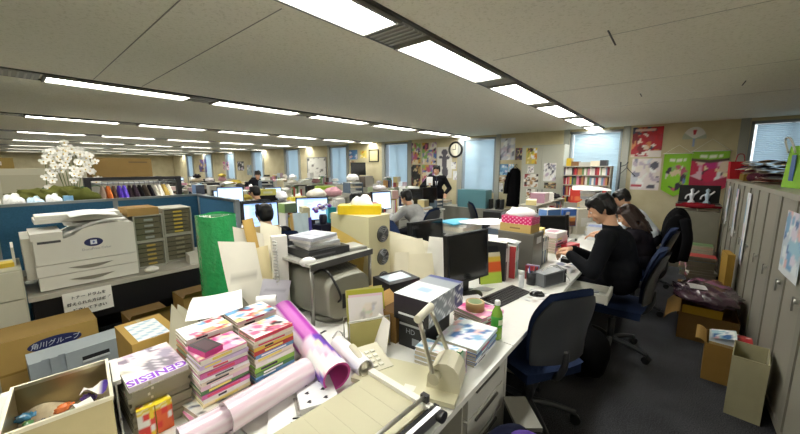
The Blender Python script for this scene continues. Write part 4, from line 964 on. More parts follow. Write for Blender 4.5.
# --- keyboard, papers, folders by the dark screen
t = T('keyboard', 'black keyboard half under papers in front of the dark screen', 'keyboard', (-.88, 2.28, DZ), R(-10))
P('base', MB().prism([(-.075, 0), (.075, 0), (.075, .014), (-.075, .026)], -.21, .21, 'y', H('#111214'), 'satin'), t, .003)
km = MB()
for i in range(5):
    for j in range(15):
        x = .055 - .0265 * i; y = -.19 + .0266 * j; z = .0145 + (.075 - x) * .08; km.box(x - .010, y - .010, z, x + .010, y + .010, z + .006, H('#1c1d20'), 'satin')
P('keys', km, t, kind='stuff')
S('paper_sheet', MB().sheet(lambda u, v: (.21 * (v - .5), .29 * (u - .5), .012 * sin(2.2 * u + 1) * sin(3 * v + .4) + .016), 8, 8, H('#eef0ee'), 'paper'), 'white paper sheet between the dark screen and the pink magazine pile', 'paper', (-1.03, 1.99, DZ), R(-30))
S('paper_sheet', MB().sheet(lambda u, v: (.12 * (v - .5), .16 * (u - .5), .03 + .07 * v + .01 * sin(5 * u)), 8, 8, H('#f6f6f4'), 'paper'), 'curled white slip leaning on the keyboard edge', 'paper', (-.98, 2.08, DZ + .032), R(-40))
def file_row(specs, x, y0, rz, lab):
    y = y0
    for k, (w_, h, d, cx, nm) in enumerate(specs):
        t = T('file_folder', '%s %s' % (nm, lab), 'file', (x - (y - y0) * sin(rz), y0 + (y - y0) * cos(rz), DZ), rz)
        P('cover', MB().box(-d, 0, 0, 0, w_ - .003, h, H(cx), 'satin', cols={'t': H('#e9e6de')}), t, .002)
        P('spine_label', MB().box(0, w_ * .2, h * .5, .0008, w_ * .75, h * .85, H('#f2f1ec'), 'print'), t); y += w_
    return y
file_row([(.05, .33, .26, '#1d1e22', 'black upright folder'), (.02, .27, .24, '#f0ede6', 'white upright folder'), (.025, .30, .24, '#e9e7e0', 'tall white upright file'), (.022, .29, .24, '#d4d2cb', 'grey white upright file')], -1.02, 2.60, R(6), 'behind the spray bottle, right of the dark screen')
file_row([(.02, .28, .23, '#b7383c', 'thin red spined file'), (.022, .29, .23, '#e6e6e2', 'thin white spined file'), (.024, .28, .23, '#3f9a6a', 'green spined file'), (.026, .285, .23, '#dfe3e6', 'pale spined file'), (.022, .29, .23, '#7d93a8', 'slate spined file')], -.985, 2.722, R(6), 'in the row behind the pen cup')
t = T('display_folder', 'orange and lime picture folder standing open beside the dark screen', 'folder', (-1.06, 2.47, DZ), R(-34))
P('cover', MB().sheet(lambda u, v: (-.03 - .05 * v, -.10 + .2 * u, .25 * v), 14, 18, lambda u, v: H('#e5632c') if .35 < v < .72 and u > .2 else (H('#b7d24a') if v < .35 else (H('#e8c64a') if v < .85 else H('#efe6c8'))), 'print'), t)
P('back_cover', MB().sheet(lambda u, v: (-.045 - .05 * v, -.105 + .21 * u, .30 * v), 4, 4, H('#25262b'), 'card'), t)
S('white_papers', MB().sheet(lambda u, v: (-.22 * u, .16 * v, .012 * sin(3 * u) + .008 * sin(5 * v)), 8, 6, H('#f3f4f4'), 'paper').sheet(lambda u, v: (-.2 * u + .01, .15 * v + .02, .012 * sin(3 * u) - .012), 6, 4, H('#e7e9ec'), 'paper'), 'loose white papers lying on top of the row of files', 'paper', (-1.0, 2.73, DZ + .305), R(4))
p = aZ(521, 287, DZ)
t = T('spray_can', 'slim white spray can in front of the row of files', 'can', (p.x, p.y, DZ))
P('can', MB().lathe([(.001, 0), (.02, 0), (.021, .004), (.021, .095), (.016, .105)], 16, H('#d9dce0'), 'satin'), t); P('cap', MB().lathe([(.0165, .104), (.0165, .13), (.012, .136), (.001, .136)], 16, H('#f2f2f2'), 'satin'), t)
p = aZ(531, 284, DZ)
t = T('pen_cup', 'black wire pen cup full of pens beside the spray can', 'pen cup', (p.x, p.y, DZ))
P('cup', MB().lathe([(.001, 0), (.038, 0), (.04, .1), (.037, .1), (.035, .006), (.001, .006)], 18, H('#232428'), 'satin'), t)
for k, (hx, nm) in enumerate((('#2c2c34', 'black pen'), ('#b03038', 'red pen'), ('#2e4a9c', 'blue pen'), ('#d8d8da', 'silver pen'), ('#4a4a50', 'grey marker'))):
    a_ = 1.3 * k; S('pen', MB().cyl((.012 * cos(a_), .012 * sin(a_), .008), (.03 * cos(a_), .03 * sin(a_), .155 - .008 * k), .0045, n=8, col=H(hx), fin='satin'), '%s standing in the black wire pen cup' % nm, 'pen', (p.x, p.y, DZ))
for k, (hx, nm, w_) in enumerate((('#8a2630', 'dark red', .02), ('#3a58a0', 'blue', .018), ('#e2e2e0', 'white', .016))):
    q = aZ(540, 281, DZ); t = T('pocket_book', '%s pocket book standing between pen cup and grey speaker' % nm, 'book', (q.x - .02, q.y - .01 + .021 * k, DZ), R(10))
    P('cover', MB().box(-.1, 0, 0, 0, w_, .12, H(hx), 'print'), t, .002); P('spine_print', MB().box(0, w_ * .25, .03, .0006, w_ * .75, .1, H('#efe9dc'), 'print'), t)
p = aZ(549, 287, DZ)
t = T('desk_speaker', 'grey metal speaker box with black ends and a cable on top', 'speaker', (p.x - .03, p.y + .07, DZ), R(-20))
P('casing', MB().box(-.06, -.12, .004, .05, .14, .11, H('#6d7074'), 'satin'), t, .006, 2); P('end_cap', MB().box(-.062, .14, .002, .052, .165, .112, H('#141416'), 'satin'), t, .004); P('grille', MB().box(.05, -.10, .015, .053, .12, .1, H('#3d3f43'), 'satin'), t)
P('cable', MB().tube([(-.02, -.05, .112), (0, .0, .15), (.02, .06, .155), (.03, .12, .12), (.075, .18, .02), (.09, .15, .006)], .005, 6, H('#d9d9d6'), 'satin'), t)
p = aZ(537, 296, DZ)
t = T('computer_mouse', 'black computer mouse on a paper beside the grey speaker', 'mouse', (p.x, p.y, DZ + .006), R(25))
P('shell', MB().ell((0, 0, .002), (.055, .032, .032), 16, 10, H('#121214'), 'gloss'), t); P('wheel', MB().cyl((.028, -.004, .026), (.028, .004, .026), .008, n=10, col=H('#55565a'), fin='satin'), t)
S('paper_sheet', MB().sheet(lambda u, v: (.18 * (v - .5), .25 * (u - .5), .0025), 10, 10, speck('#dfe0de', ['#8a8c92', '#c3b8b0', '#f4f4f2'], 3, .3), 'paper'), 'printed sheet lying under the black computer mouse', 'paper', (p.x - .01, p.y - .02, DZ), R(-12))
# --- big grey box and the pink box tower
t = T('steel_file_box', 'dark grey steel file box on the desk carrying tan and pink boxes', 'box', (-1.27, 3.02, DZ), R(-3))
P('body', MB().box(0, 0, 0, .34, .24, .335, H('#6a675f'), 'paint'), t, .004); P('lid', MB().box(-.004, -.004, .335, .344, .244, .35, H('#7a776e'), 'paint'), t, .003); P('paper_label', MB().box(.3405, .08, .25, .342, .19, .31, H('#d9dbdb'), 'print'), t)
t = T('cardboard_box', 'tan flat box under the pink tissue carton', 'box', (-1.26, 3.03, 1.05), R(-5))
P('body', MB().box(0, 0, 0, .30, .2, .075, H('#c9ac6c'), 'card'), t, .003); P('print', MB().box(.10, -.0008, .03, .2, 0, .045, H('#8a6f3c'), 'print'), t)
t = T('tissue_carton', 'hot pink dotted carton with white tissue heaped on top', 'box', (-1.25, 3.035, 1.126), R(-4))
def pinkdots(u, v): return H('#f6b8d2') if (int(u * 14) + int(v * 4)) % 2 == 0 and (u * 14) % 1 < .6 and (v * 4) % 1 < .6 else H('#d8246e')
P('carton', MB().box(0, 0, 0, .29, .19, .07, H('#cf2268'), 'print').sheet(lambda u, v: (.29 * u, -.0008, .07 * v), 48, 18, pinkdots, 'print', smooth=False).sheet(lambda u, v: (.2908, .19 * u, .07 * v), 30, 18, pinkdots, 'print', smooth=False), t)
P('tissue', MB().ell((.15, .1, .072), (.14, .09, .075), 18, 10, H('#f2f3f5'), 'paper', fn=lambda p: 1 + .18 * sin(8 * p.x) * cos(7 * p.y) if p.z > 0 else .6), t)
p = aZ(543, 232, .98)
file_row([(.04, .27, .2, '#4a5560', 'slate ring binder'), (.035, .27, .2, '#d9d6cc', 'ivory ring binder'), (.05, .26, .2, '#3f5a86', 'blue ring binder'), (.045, .27, .2, '#b7b2a2', 'grey ring binder'), (.04, .25, .2, '#7d6a4a', 'brown ring binder')], -.93, 3.30, R(2), 'in the row beside the dark grey steel box')
S('yellow_box', MB().box(-.12, 0, 0, 0, .16, .07, H('#d8b62c'), 'print', cols={'t': H('#e8d26a')}), 'yellow box lying on the ring binders beyond the pink carton', 'box', (-.96, 3.32, DZ + .272), R(4), bevel=.003)

# --- left side: carton, papers, envelopes
t = T('printed_carton', 'brown carton with large white printed label beside the title magazine stack', 'carton', (-2.13, .32, .545), R(2))
cw, cd, chh = .21, .20, .225
P('carton', MB().box(-cd, 0, 0, cd * .6, cw, chh, H('#b3924f'), 'card'), t, .003)
P('label_print', MB().sheet(lambda u, v: (-cd * .75 + cd * 1.3 * u, .03 + .14 * v, chh + .0012), 14, 14, lambda u, v: H('#e9eef0') if (int(u * 14) + int(v * 5)) % 4 else H('#9cc0d8'), 'print', smooth=False), t)
P('tape_strip', MB().box(-cd, .09, chh + .0004, cd * .6, .112, chh + .001, H('#c7b287'), 'gloss'), t)
S('support_carton', MB().box(-.21, 0, 0, .12, .21, .543, H('#8f7440'), 'card'), 'tall brown carton on the floor under the carton with the white label', 'carton', (-2.13, .32, 0), R(2), bevel=.003)
S('cream_envelope', MB().sheet(lambda u, v: (-.20 + .24 * u, .01 + .035 * v - .02 * sin(2 * u), .23 * v * (1 - .25 * u * u)), 10, 8, H('#dcd6bf'), 'paper').sheet(lambda u, v: (-.19 + .24 * u, .03 + .04 * v, .22 * v * (1 - .3 * u * u)), 8, 6, H('#e4dfca'), 'paper'), 'cream envelope standing on edge between carton and thick binder', 'envelope', (-1.80, .49, DZ), R(8))
t = T('thick_binder', 'thick document binder lying under a large white sheet', 'binder', (-1.80, .69, DZ + .14), R(-12))
P('cover', MB().box(-.16, -.12, 0, .15, .11, .006, H('#5f5c50'), 'card').box(-.16, -.12, .064, .15, .11, .07, H('#6a6658'), 'card').box(-.16, -.12, .006, -.15, .11, .064, H('#5f5c50'), 'card'), t); P('pages', MB().box(-.15, -.11, .006, .14, .10, .064, H('#cfc6ac'), 'pages'), t)
S('white_sheet', MB().sheet(lambda u, v: (.33 * (v - .5), .25 * (u - .5), .006 + .035 * (u - .3) ** 2 + .015 * sin(3 * v)), 10, 10, H('#f7f8f8'), 'paper'), 'large white sheet on top of the thick binder', 'paper', (-1.83, .665, DZ + .212), R(-24))
for k, (hx, dx, dy, nm, w_, d) in enumerate((('#d6d2c4', 0, 0, 'grey card', .24, .32), ('#8c3f66', .02, .02, 'plum covered', .26, .3), ('#e0d39a', -.01, .01, 'yellow card', .24, .31), ('#e9e4d8', .02, -.01, 'ivory', .25, .3), ('#b99550', .0, .02, 'tan card', .25, .32), ('#cfd0cc', .01, 0, 'pale grey', .25, .3))):
    t = T('document_bundle', '%s document bundle under the thick binder' % nm, 'documents', (-1.80 + dx, .69 + dy, DZ + .0232 * k), R(-12 + 3 * (k % 3)))
    P('sheets', MB().box(-d / 2, -w_ / 2, .001, d / 2, w_ / 2, .019, H('#ddd8ca'), 'pages'), t); P('cover', MB().box(-d / 2 - .003, -w_ / 2 - .003, .019, d / 2 + .003, w_ / 2 + .003, .0225, H(hx), 'card'), t)
roll('short white paper tube resting beside the large white sheet', (-1.66, .80, DZ + .24), (-1.60, .88, DZ + .24), .028, H('#f1f1f0'), H('#cfcfcf'), 'paper', 'paper_tube')
# upright papers behind
def upright(label, x, y, rz, w_, h, lean, col, z=DZ, curl=.02, name='paper_folder', cat='folder', fin='paper', clip=0.0):
    return S(name, MB().sheet(lambda u, v: (-lean * v + curl * sin(3 * u + 2 * v), w_ * (u - .5), h * v * (1 - clip * u)), 10, 12, col, fin), label, cat, (x, y, z), rz)
def leaf_sheet(label, x, y, rz, w_, h, tilt, lean, col, z=DZ, curl=.015, name='paper_folder', cat='folder', corner=0.0):
    """a sheet standing on one corner or edge: tilt turns it in its own plane"""
    ct, st = cos(tilt), sin(tilt); lowest = min(0, -w_ / 2 * st, w_ / 2 * st)
    def fn(u, v):
        p, q = w_ * (u - .5), h * v * (1 - corner * u * v)
        return (-lean * v + curl * sin(3 * u + 2 * v), p * ct - q * st, p * st + q * ct - lowest + .002)
    return S(name, MB().sheet(fn, 12, 14, col, 'paper'), label, cat, (x, y, z), rz)
ruled = lambda a_, b_, n_: (lambda u, v: H(a_) if (v * n_) % 1 < .72 or u < .1 or u > .9 else H(b_))
leaf_sheet('large white printed sheet standing tilted, leftmost of the upright papers by the green roll', -1.88, .88, R(-27), .19, .53, R(7), .05, ruled('#e6e2d4', '#bfbbae', 26), corner=.1)
leaf_sheet('second white sheet peeking above the leftmost upright sheet', -1.91, .93, R(-27), .16, .60, R(3), .05, ruled('#dedacb', '#bcb8a9', 26), corner=.12)
leaf_sheet('narrow tan envelope standing between white upright sheets', -1.885, .985, R(-27), .06, .64, R(8), .04, H('#bd9c56'), name='paper_envelope', cat='envelope')
leaf_sheet('cream paper folder standing right of the narrow tan envelope', -1.92, 1.02, R(-22), .13, .61, R(-3), .04, H('#ebe5cf'), corner=.08)
leaf_sheet('short cream slip standing before the cream paper folder', -1.88, .99, R(-22), .09, .46, R(4), .03, H('#e0d3a8'))
leaf_sheet('lavender grey printed sheet leaning low across the upright sheets', -1.80, .94, R(-25), .17, .22, R(-16), .05, ruled('#cbc8d2', '#b0adba', 18), z=DZ + .03)
leaf_sheet('brown backed card standing behind all the upright papers', -1.95, .99, R(-25), .24, .58, R(0), .03, H('#b9a77a'))
t = T('ring_bound_stack', 'column of white spiral bound documents standing behind the blue bag', 'documents', (-1.83, 1.05, DZ), R(-20))
P('sheets', MB().box(-.06, -.045, 0, .0, .045, .53, H('#e6e4dc'), 'paper'), t, .004)
P('spiral_binding', MB().tube([(.012 + .012 * cos(2 * pi * k / 6), -.03 + .012 * sin(2 * pi * k / 6), .02 + .49 * k / 150) for k in range(151)], .0035, 5, H('#c9c9c4'), 'satin', 1), t)
t = T('plastic_pouch', 'pale blue clear plastic pouch in front of the spiral bound documents', 'pouch', (-1.64, .97, DZ + .05))
P('pouch', MB().ell((0, 0, .045), (.05, .055, .045), 18, 12, H('#a8cfd6'), 'film', fn=lambda p: 1 + .08 * sin(6 * p.x + 4 * p.y)), t); P('zip_seam', MB().tube([(.045 * cos(a_ / 8 * pi - 1.6), .05 * sin(a_ / 8 * pi - 1.6), .07) for a_ in range(9)], .004, 6, H('#3f6a72'), 'satin', 1), t)
S('support_box', MB().box(-.05, -.05, 0, .05, .05, .05, H('#8f8a7c'), 'card'), 'low grey box under the blue plastic pouch', 'box', (-1.64, .97, DZ), 0, bevel=.003)
# white notebook computer
t = T('notebook_computer', 'closed white notebook computer lying left of the grey tube monitor', 'computer', (-1.42, .985, DZ + .001), R(4))
P('body', MB().box(-.13, -.085, 0, .13, .085, .028, H('#dcdcd4'), 'satin'), t, .006, 2); P('lid', MB().box(-.13, -.085, .029, .13, .085, .04, H('#e6e5de'), 'satin'), t, .005, 2); P('strap', MB().box(-.01, -.086, -.001, .004, .086, .042, H('#2a2a2c'), 'matte'), t)
P('cable', MB().tube([(.09, .05, .042), (.11, .07, .08), (.125, .09, .06), (.12, .10, .008)], .005, 6, H('#efefec'), 'satin'), t)
# grey tube monitor
t = T('tube_monitor', 'bulky grey tube monitor seen from behind under the metal shelf', 'monitor', (-1.66, 1.31, DZ), R(-3))
CG = H('#8a897c')
def crt(u, v):
    # rounded rear shell: u around, v from front (0) to rear (1)
    an = 2 * pi * u; e = .55; c, s_ = cos(an), sin(an)
    sx = math.copysign(abs(c) ** e, c); sz = math.copysign(abs(s_) ** e, s_); k = 1 - .30 * max(0, v - .2) ** 1.3
    return (-.22 + .40 * v, .20 * k * sx, .185 + .165 * k * sz - .02 * v)
cm = MB(); cm.sheet(crt, 36, 14, CG, 'satin')
vs = [crt(k / 36, 1) for k in range(36)]; cm.add(vs, [tuple(range(36))], CG, 'satin'); P('rear_shell', cm, t, weld=True)
P('front_bezel', MB().box(-.255, -.205, .01, -.215, .205, .37, H('#6d6c63'), 'satin'), t, .012, 2)
P('connector_panel', MB().box(.178, -.06, .10, .186, .10, .19, H('#26272a'), 'satin').box(.186, -.02, .13, .19, .03, .15, H('#b9bcbc'), 'metal'), t)
P('foot', MB().lathe([(.001, .03), (.12, .03), (.15, .0)], 20, CG, 'satin'), t)
sl = MB()
for k in range(9): sl.box(-.02 + .018 * k, -.1, .333 - .0018 * k, -.012 + .018 * k, .1, .337 - .0018 * k, H('#3c3b36'), 'satin')
P('vent_slots', sl, t)
P('cable', MB().tube([(.18, -.09, .15), (.22, -.10, .20), (.16, -.12, .31), (.10, -.14, .345), (.02, -.17, .30)], .007, 6, H('#1b1b1d'), 'satin'), t)
# metal shelf over it
t = T('desk_shelf', 'grey metal desk shelf above the tube monitor', 'shelf', (-1.74, 1.41, DZ))
P('board', MB().box(-.22, -.35, .385, .20, .15, .40, H('#aaa9a2'), 'paint'), t, .004); P('edge', MB().box(.2, -.35, .365, .206, .15, .402, H('#4a4a48'), 'paint'), t)
for y in (-.34, .13):
    for x in (-.215, .195): P('leg', MB().cyl((x, y, 0), (x, y, .385), .011, n=10, col=H('#8f8e88'), fin='metal'), t)
sz = DZ + .4005
t = T('flat_device', 'flat black device on the metal shelf under the paper pile', 'device', (-1.73, 1.26, sz), R(-4)); P('body', MB().box(-.13, -.15, .006, .13, .15, .05, H('#26272a'), 'satin'), t, .006, 2); P('foot', MB().box(-.11, -.13, 0, .11, .13, .006, H('#111111'), 'matte'), t); P('front_slot', MB().box(.13, -.12, .02, .1306, .04, .03, H('#55565a'), 'satin'), t)
for k, (hx, nm) in enumerate((('#e4e4e2', 'white'), ('#c9cbd0', 'pale grey'), ('#f0f0ee', 'bright white'), ('#b7bac6', 'lavender grey'))):
    t = T('paper_pile', '%s paper pile on the flat black device, %s' % (nm, ORD[3 - k]), 'paper', (-1.74 + .01 * (k % 2), 1.26 - .012 * k, sz + .051 + .02 * k), R(-8 + 6 * k)); P('sheets', MB().box(-.10, -.11, .0, .10, .11, .0185, H(hx), 'pages', cols={'t': H(hx)}), t); P('top_sheet', MB().sheet(lambda u, v: (.2 * (v - .5), .22 * (u - .5), .019), 8, 8, speck(hx, ['#8f94a8', '#d8d8e0', '#ffffff'], k, .25), 'paper', smooth=False), t)
t = T('computer_mouse', 'white computer mouse at the left end of the metal shelf', 'mouse', (-1.60, 1.09, sz), R(60)); P('shell', MB().ell((0, 0, .002), (.05, .03, .03), 14, 8, H('#dcdcd8'), 'satin'), t); P('wheel', MB().cyl((.026, -.004, .026), (.026, .004, .026), .007, n=10, col=H('#77777a'), fin='satin'), t)
t = T('small_keyboard', 'grey numeric pad at the right end of the metal shelf', 'keyboard', (-1.66, 1.485, sz), R(-10)); P('base', MB().box(-.08, -.07, 0, .08, .07, .018, H('#8f8f8a'), 'satin'), t, .003)
P('keys', MB().box(-.07, -.06, .018, .07, .06, .024, H('#b5b5ae'), 'satin'), t, .002)
for k, (hx, nm) in enumerate((('#c23a3a', 'red'), ('#d8c23a', 'yellow'), ('#3f9a4a', 'green'))):
    S('bundled_cable', MB().tube([(0, -.08, .01), (.03, -.02, .02), (-.01, .03, .014), (.02, .08, .01)], .007, 6, H(hx), 'satin'), '%s cable coil lying behind the tube monitor' % nm, 'cable', (-1.42, 1.42 + .05 * k, DZ), R(30 * k))
# drive tower with fans
PCX, PCY = -1.63, 1.62
t = T('drive_tower', 'tall cream drive tower with three black fans', 'tower', (PCX, PCY, DZ), R(2)); CT = H('#d2cba4')
P('casing', MB().box(-.40, 0, .01, 0, .23, .60, CT, 'paint'), t, .005, 2)
for k in range(3):
    z = .11 + .175 * k; f_ = P('fan', MB().cyl((0.001, .145, z), (.010, .145, z), .062, n=24, col=H('#55564f'), fin='satin', capcol=H('#26272a')), t)
    g = MB()
    for q in range(4): rr_ = .014 + .014 * q; g.tube([(.012, .145 + rr_ * cos(2 * pi * a_ / 20), z + rr_ * sin(2 * pi * a_ / 20)) for a_ in range(21)], .002, 4, H('#8f9092'), 'metal', 1)
    for q in range(2):
        a_ = pi / 4 + q * pi / 2; g.cyl((.012, .145 - .056 * cos(a_), z - .056 * sin(a_)), (.012, .145 + .056 * cos(a_), z + .056 * sin(a_)), .002, n=6, col=H('#8f9092'), fin='metal')
    P('guard_grille', g, f_)
for y in (.02, .21):
    for x in (-.37, -.03): P('foot', MB().cyl((x, y, 0), (x, y, .01), .012, n=8, col=H('#222222')), t)
S('tan_envelope', MB().sheet(lambda u, v: (-.36 + .36 * u, -.012 - .05 * (1 - v) + .008 * sin(4 * u), .50 * v - .10 * u * v), 10, 12, H('#d3b460'), 'paper'), 'large tan envelope leaning against the side of the drive tower', 'envelope', (PCX - .02, PCY - .004, DZ), R(2))
t = T('tissue_box', 'yellow tissue box with white tissue on top of the drive tower', 'tissue box', (PCX - .20, PCY + .11, DZ + .60), R(-6))
P('carton', MB().box(-.075, -.16, 0, .075, .16, .066, H('#e6cc22'), 'print', cols={'px': H('#ddbe1c'), 'ny': H('#e9d030')}), t, .002)
P('tissue', MB().ell((0, .02, .06), (.04, .08, .075), 14, 10, H('#f4f5f5'), 'paper', fn=lambda p: 1 + .22 * sin(6 * p.y + 3 * p.x) if p.z > 0 else .5), t)
t.rotation_euler.z = R(-50)
# cream folders standing behind the silver carton
leaf_sheet('widest cream folder of the group behind the silver carton, standing rearmost', -1.68, 2.12, R(-40), .40, .40, R(-4), .06, H('#ece6d2'), curl=.02, corner=.25)
leaf_sheet('cream folder with peaked corner, in the middle of the group behind the silver carton', -1.60, 2.06, R(-42), .34, .36, R(9), .07, H('#e3dcc4'), curl=.025, corner=.15)
leaf_sheet('low cream folder in front of the group behind the silver carton', -1.52, 2.02, R(-40), .34, .26, R(3), .05, H('#ddd5ba'), curl=.02, corner=.1)
leaf_sheet('narrow cream card at the left of the folder group by the drive tower', -1.58, 1.90, R(-40), .12, .28, R(-6), .05, H('#e6dfc8'), curl=.02)
leaf_sheet('white folded sheet curling over the right end of the folder group', -1.50, 2.26, R(-40), .20, .33, R(-12), .09, H('#f3f0e6'), curl=.03)
S('blue_cushion', MB().ell((0, 0, .1), (.05, .1, .1), 14, 10, H('#3f78a8'), 'fabric'), 'small blue round cushion beside the drive tower', 'cushion', (-1.86, 1.99, DZ), R(10))
# green roll on the floor
c = (-2.62, 1.0); t = T('bubble_wrap_roll', 'tall green plastic roll standing on the floor beside the partition', 'roll', (c[0], c[1], 0))
P('wrap', MB().sheet(lambda u, v: ((.135 + .003 * sin(9 * u * 2 * pi) + .002 * sin(40 * v)) * cos(2 * pi * u), (.135 + .003 * sin(9 * u * 2 * pi)) * sin(2 * pi * u), 1.30 * v + .006 * sin(6 * pi * u) * v), 36, 24, H('#2fa05c'), 'film'), t)
P('end_face', MB().cyl((0, 0, 1.285), (0, 0, 1.29), .13, n=28, col=H('#57bd80'), fin='film').cyl((0, 0, 1.29), (0, 0, 1.295), .035, n=16, col=H('#3d7d56'), fin='matte'), t)
# floor cartons under and before the printer table
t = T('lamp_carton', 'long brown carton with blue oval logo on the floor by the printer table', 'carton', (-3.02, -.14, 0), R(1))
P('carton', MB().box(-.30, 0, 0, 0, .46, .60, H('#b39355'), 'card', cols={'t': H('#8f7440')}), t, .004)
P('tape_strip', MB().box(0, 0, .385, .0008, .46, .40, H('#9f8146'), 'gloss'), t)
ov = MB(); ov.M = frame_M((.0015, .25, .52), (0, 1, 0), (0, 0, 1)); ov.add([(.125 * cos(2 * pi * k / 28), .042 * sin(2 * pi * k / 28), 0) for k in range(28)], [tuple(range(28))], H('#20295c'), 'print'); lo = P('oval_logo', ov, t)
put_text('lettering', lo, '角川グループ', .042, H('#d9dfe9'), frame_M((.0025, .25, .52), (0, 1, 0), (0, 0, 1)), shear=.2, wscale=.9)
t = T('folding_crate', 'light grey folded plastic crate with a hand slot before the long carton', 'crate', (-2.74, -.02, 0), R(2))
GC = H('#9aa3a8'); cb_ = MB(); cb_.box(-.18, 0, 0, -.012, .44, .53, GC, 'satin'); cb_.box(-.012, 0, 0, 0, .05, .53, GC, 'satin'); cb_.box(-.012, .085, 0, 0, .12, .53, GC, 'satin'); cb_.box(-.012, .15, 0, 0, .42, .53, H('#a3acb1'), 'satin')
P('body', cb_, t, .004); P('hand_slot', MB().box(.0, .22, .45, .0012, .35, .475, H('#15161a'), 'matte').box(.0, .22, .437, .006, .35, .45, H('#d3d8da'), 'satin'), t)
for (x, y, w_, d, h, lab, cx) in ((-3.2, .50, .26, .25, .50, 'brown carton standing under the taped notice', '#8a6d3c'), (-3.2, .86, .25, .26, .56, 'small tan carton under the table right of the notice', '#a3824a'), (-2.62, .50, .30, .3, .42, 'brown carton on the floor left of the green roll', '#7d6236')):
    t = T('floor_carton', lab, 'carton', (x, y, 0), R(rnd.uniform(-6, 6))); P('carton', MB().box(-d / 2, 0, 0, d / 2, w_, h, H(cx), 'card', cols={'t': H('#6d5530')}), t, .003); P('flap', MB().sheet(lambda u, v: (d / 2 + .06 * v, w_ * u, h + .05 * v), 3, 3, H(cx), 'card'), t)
S('green_case', MB().box(-.12, 0, 0, .12, .22, .05, H('#1f8a4a'), 'satin'), 'green plastic case lying on the brown carton under the table', 'case', (-2.62, .50, .421), R(4), bevel=.006)
# ---------------------------------------------------------------- the desk of the man in black
S('open_magazine', MB().sheet(lambda u, v: (.26 * (v - .5), .36 * (u - .5), .004 + .018 * abs(sin(pi * u * 2)) * (1 - .3 * v)), 20, 14, lambda u, v: art('pale', 41, 16, '#f0f0ee', blob=(.04, .15))(u, v), 'paper'), 'open printed pages under the hands of the man in black', 'magazine', (-.76, 3.36, DZ), R(-6))
S('paper_sheet', MB().sheet(lambda u, v: (.21 * (v - .5), .29 * (u - .5), .004 + .006 * sin(3 * u)), 6, 6, H('#eef0f0'), 'paper'), 'white sheet on the desk beyond the open printed pages', 'paper', (-.80, 3.78, DZ + .002), R(10))
t = T('black_pouch', 'black camera like gadget in the hands of the man in black', 'gadget', (-.70, 3.30, DZ + .075), R(-20)); P('body', MB().box(-.035, -.06, 0, .035, .06, .035, H('#121214'), 'satin'), t, .006, 2); P('lens', MB().cyl((-.035, .01, .018), (-.06, .01, .018), .02, n=14, col=H('#222226'), fin='gloss'), t)
z_ = stack_of('pink pile beyond the open pages', -1.02, 3.98, DZ, (.30, .2), [('#efe6e6', 'pink', .03), ('#e8a8bc', 'pink', .03), ('#f2ece8', 'pink', .025), ('#d87a98', 'pink', .03), ('#f4e4e8', 'pink', .03), ('#e9e4e2', 'pink', .03)], R(-10))
t = T('router_box', 'white flat device box on top of the pink and white book pile', 'box', (-1.02, 3.98, z_), R(-8)); P('body', MB().box(-.1, -.14, 0, .1, .14, .05, H('#e9e6e4'), 'satin'), t, .006); P('print', MB().box(-.06, -.08, .05, .05, .08, .0506, H('#b77f94'), 'print'), t)
t = T('red_box', 'small bright red box with white lettering band near the man in black', 'box', (-.86, 4.06, DZ), R(-20)); P('body', MB().box(-.05, -.12, 0, .05, .12, .085, H('#cf2f3c'), 'print'), t, .003); P('label_band', MB().box(.05, -.09, .03, .0508, .09, .06, H('#f2e8e6'), 'print'), t)
S('white_box', MB().box(-.08, -.13, 0, .08, .13, .06, H('#e6e4e0'), 'card'), 'white carton behind the small bright red box', 'box', (-1.0, 4.42, DZ), R(-8), bevel=.003)
for k in range(4):
    S('drawer_tool', MB().box(-.06, -.012, 0, .06, .012, .012, H(['#2a2a2e', '#8f9298', '#c9c9c4', '#4a3a2e'][k]), 'satin'), ['black', 'silver', 'white', 'brown'][k] + ' stationery tool lying in the pulled out drawer', 'tool', (FX + .10 + .03 * k, 2.98 + .12 * k, .593), R(50 * k), bevel=.003)
S('black_bag', MB().ell((0, 0, .21), (.17, .2, .21), 18, 12, H('#0c0c0e'), 'cloth', fn=lambda p: 1 + .06 * sin(6 * p.x + 3 * p.z)), 'black shoulder bag standing on the floor under the pulled out drawer', 'bag', (-.42, 2.82, 0), R(15))
# dark navy bag and paper at the near chair
t = T('navy_bag', 'dark navy bag with violet strap on the floor by the near desk', 'bag', (-.40, 1.20, 0), R(8)); P('body', MB().ell((0, 0, .305), (.155, .21, .31), 20, 12, H('#14172c'), 'cloth', fn=lambda p: 1 + .05 * sin(5 * p.y + 3 * p.z)), t); P('strap', MB().tube([(-.12, -.10, .48), (.0, -.03, .605), (.10, .04, .56), (.17, .08, .3)], .016, 6, H('#57418f'), 'fabric'), t)
S('grey_tray', MB().box(-.06, -.11, 0, .06, .11, .02, H('#6f6d66'), 'satin', cols={'t': H('#8f8d84')}), 'pale tray leaning out from under the near desk beside the drawers', 'tray', (-.49, 1.56, .40), R(40), bevel=.004)
S('tray_box', MB().box(-.055, -.10, 0, .055, .10, .398, H('#2b2b2e'), 'card'), 'dark carton on the floor under the pale tray', 'box', (-.49, 1.56, 0), R(40), bevel=.004)

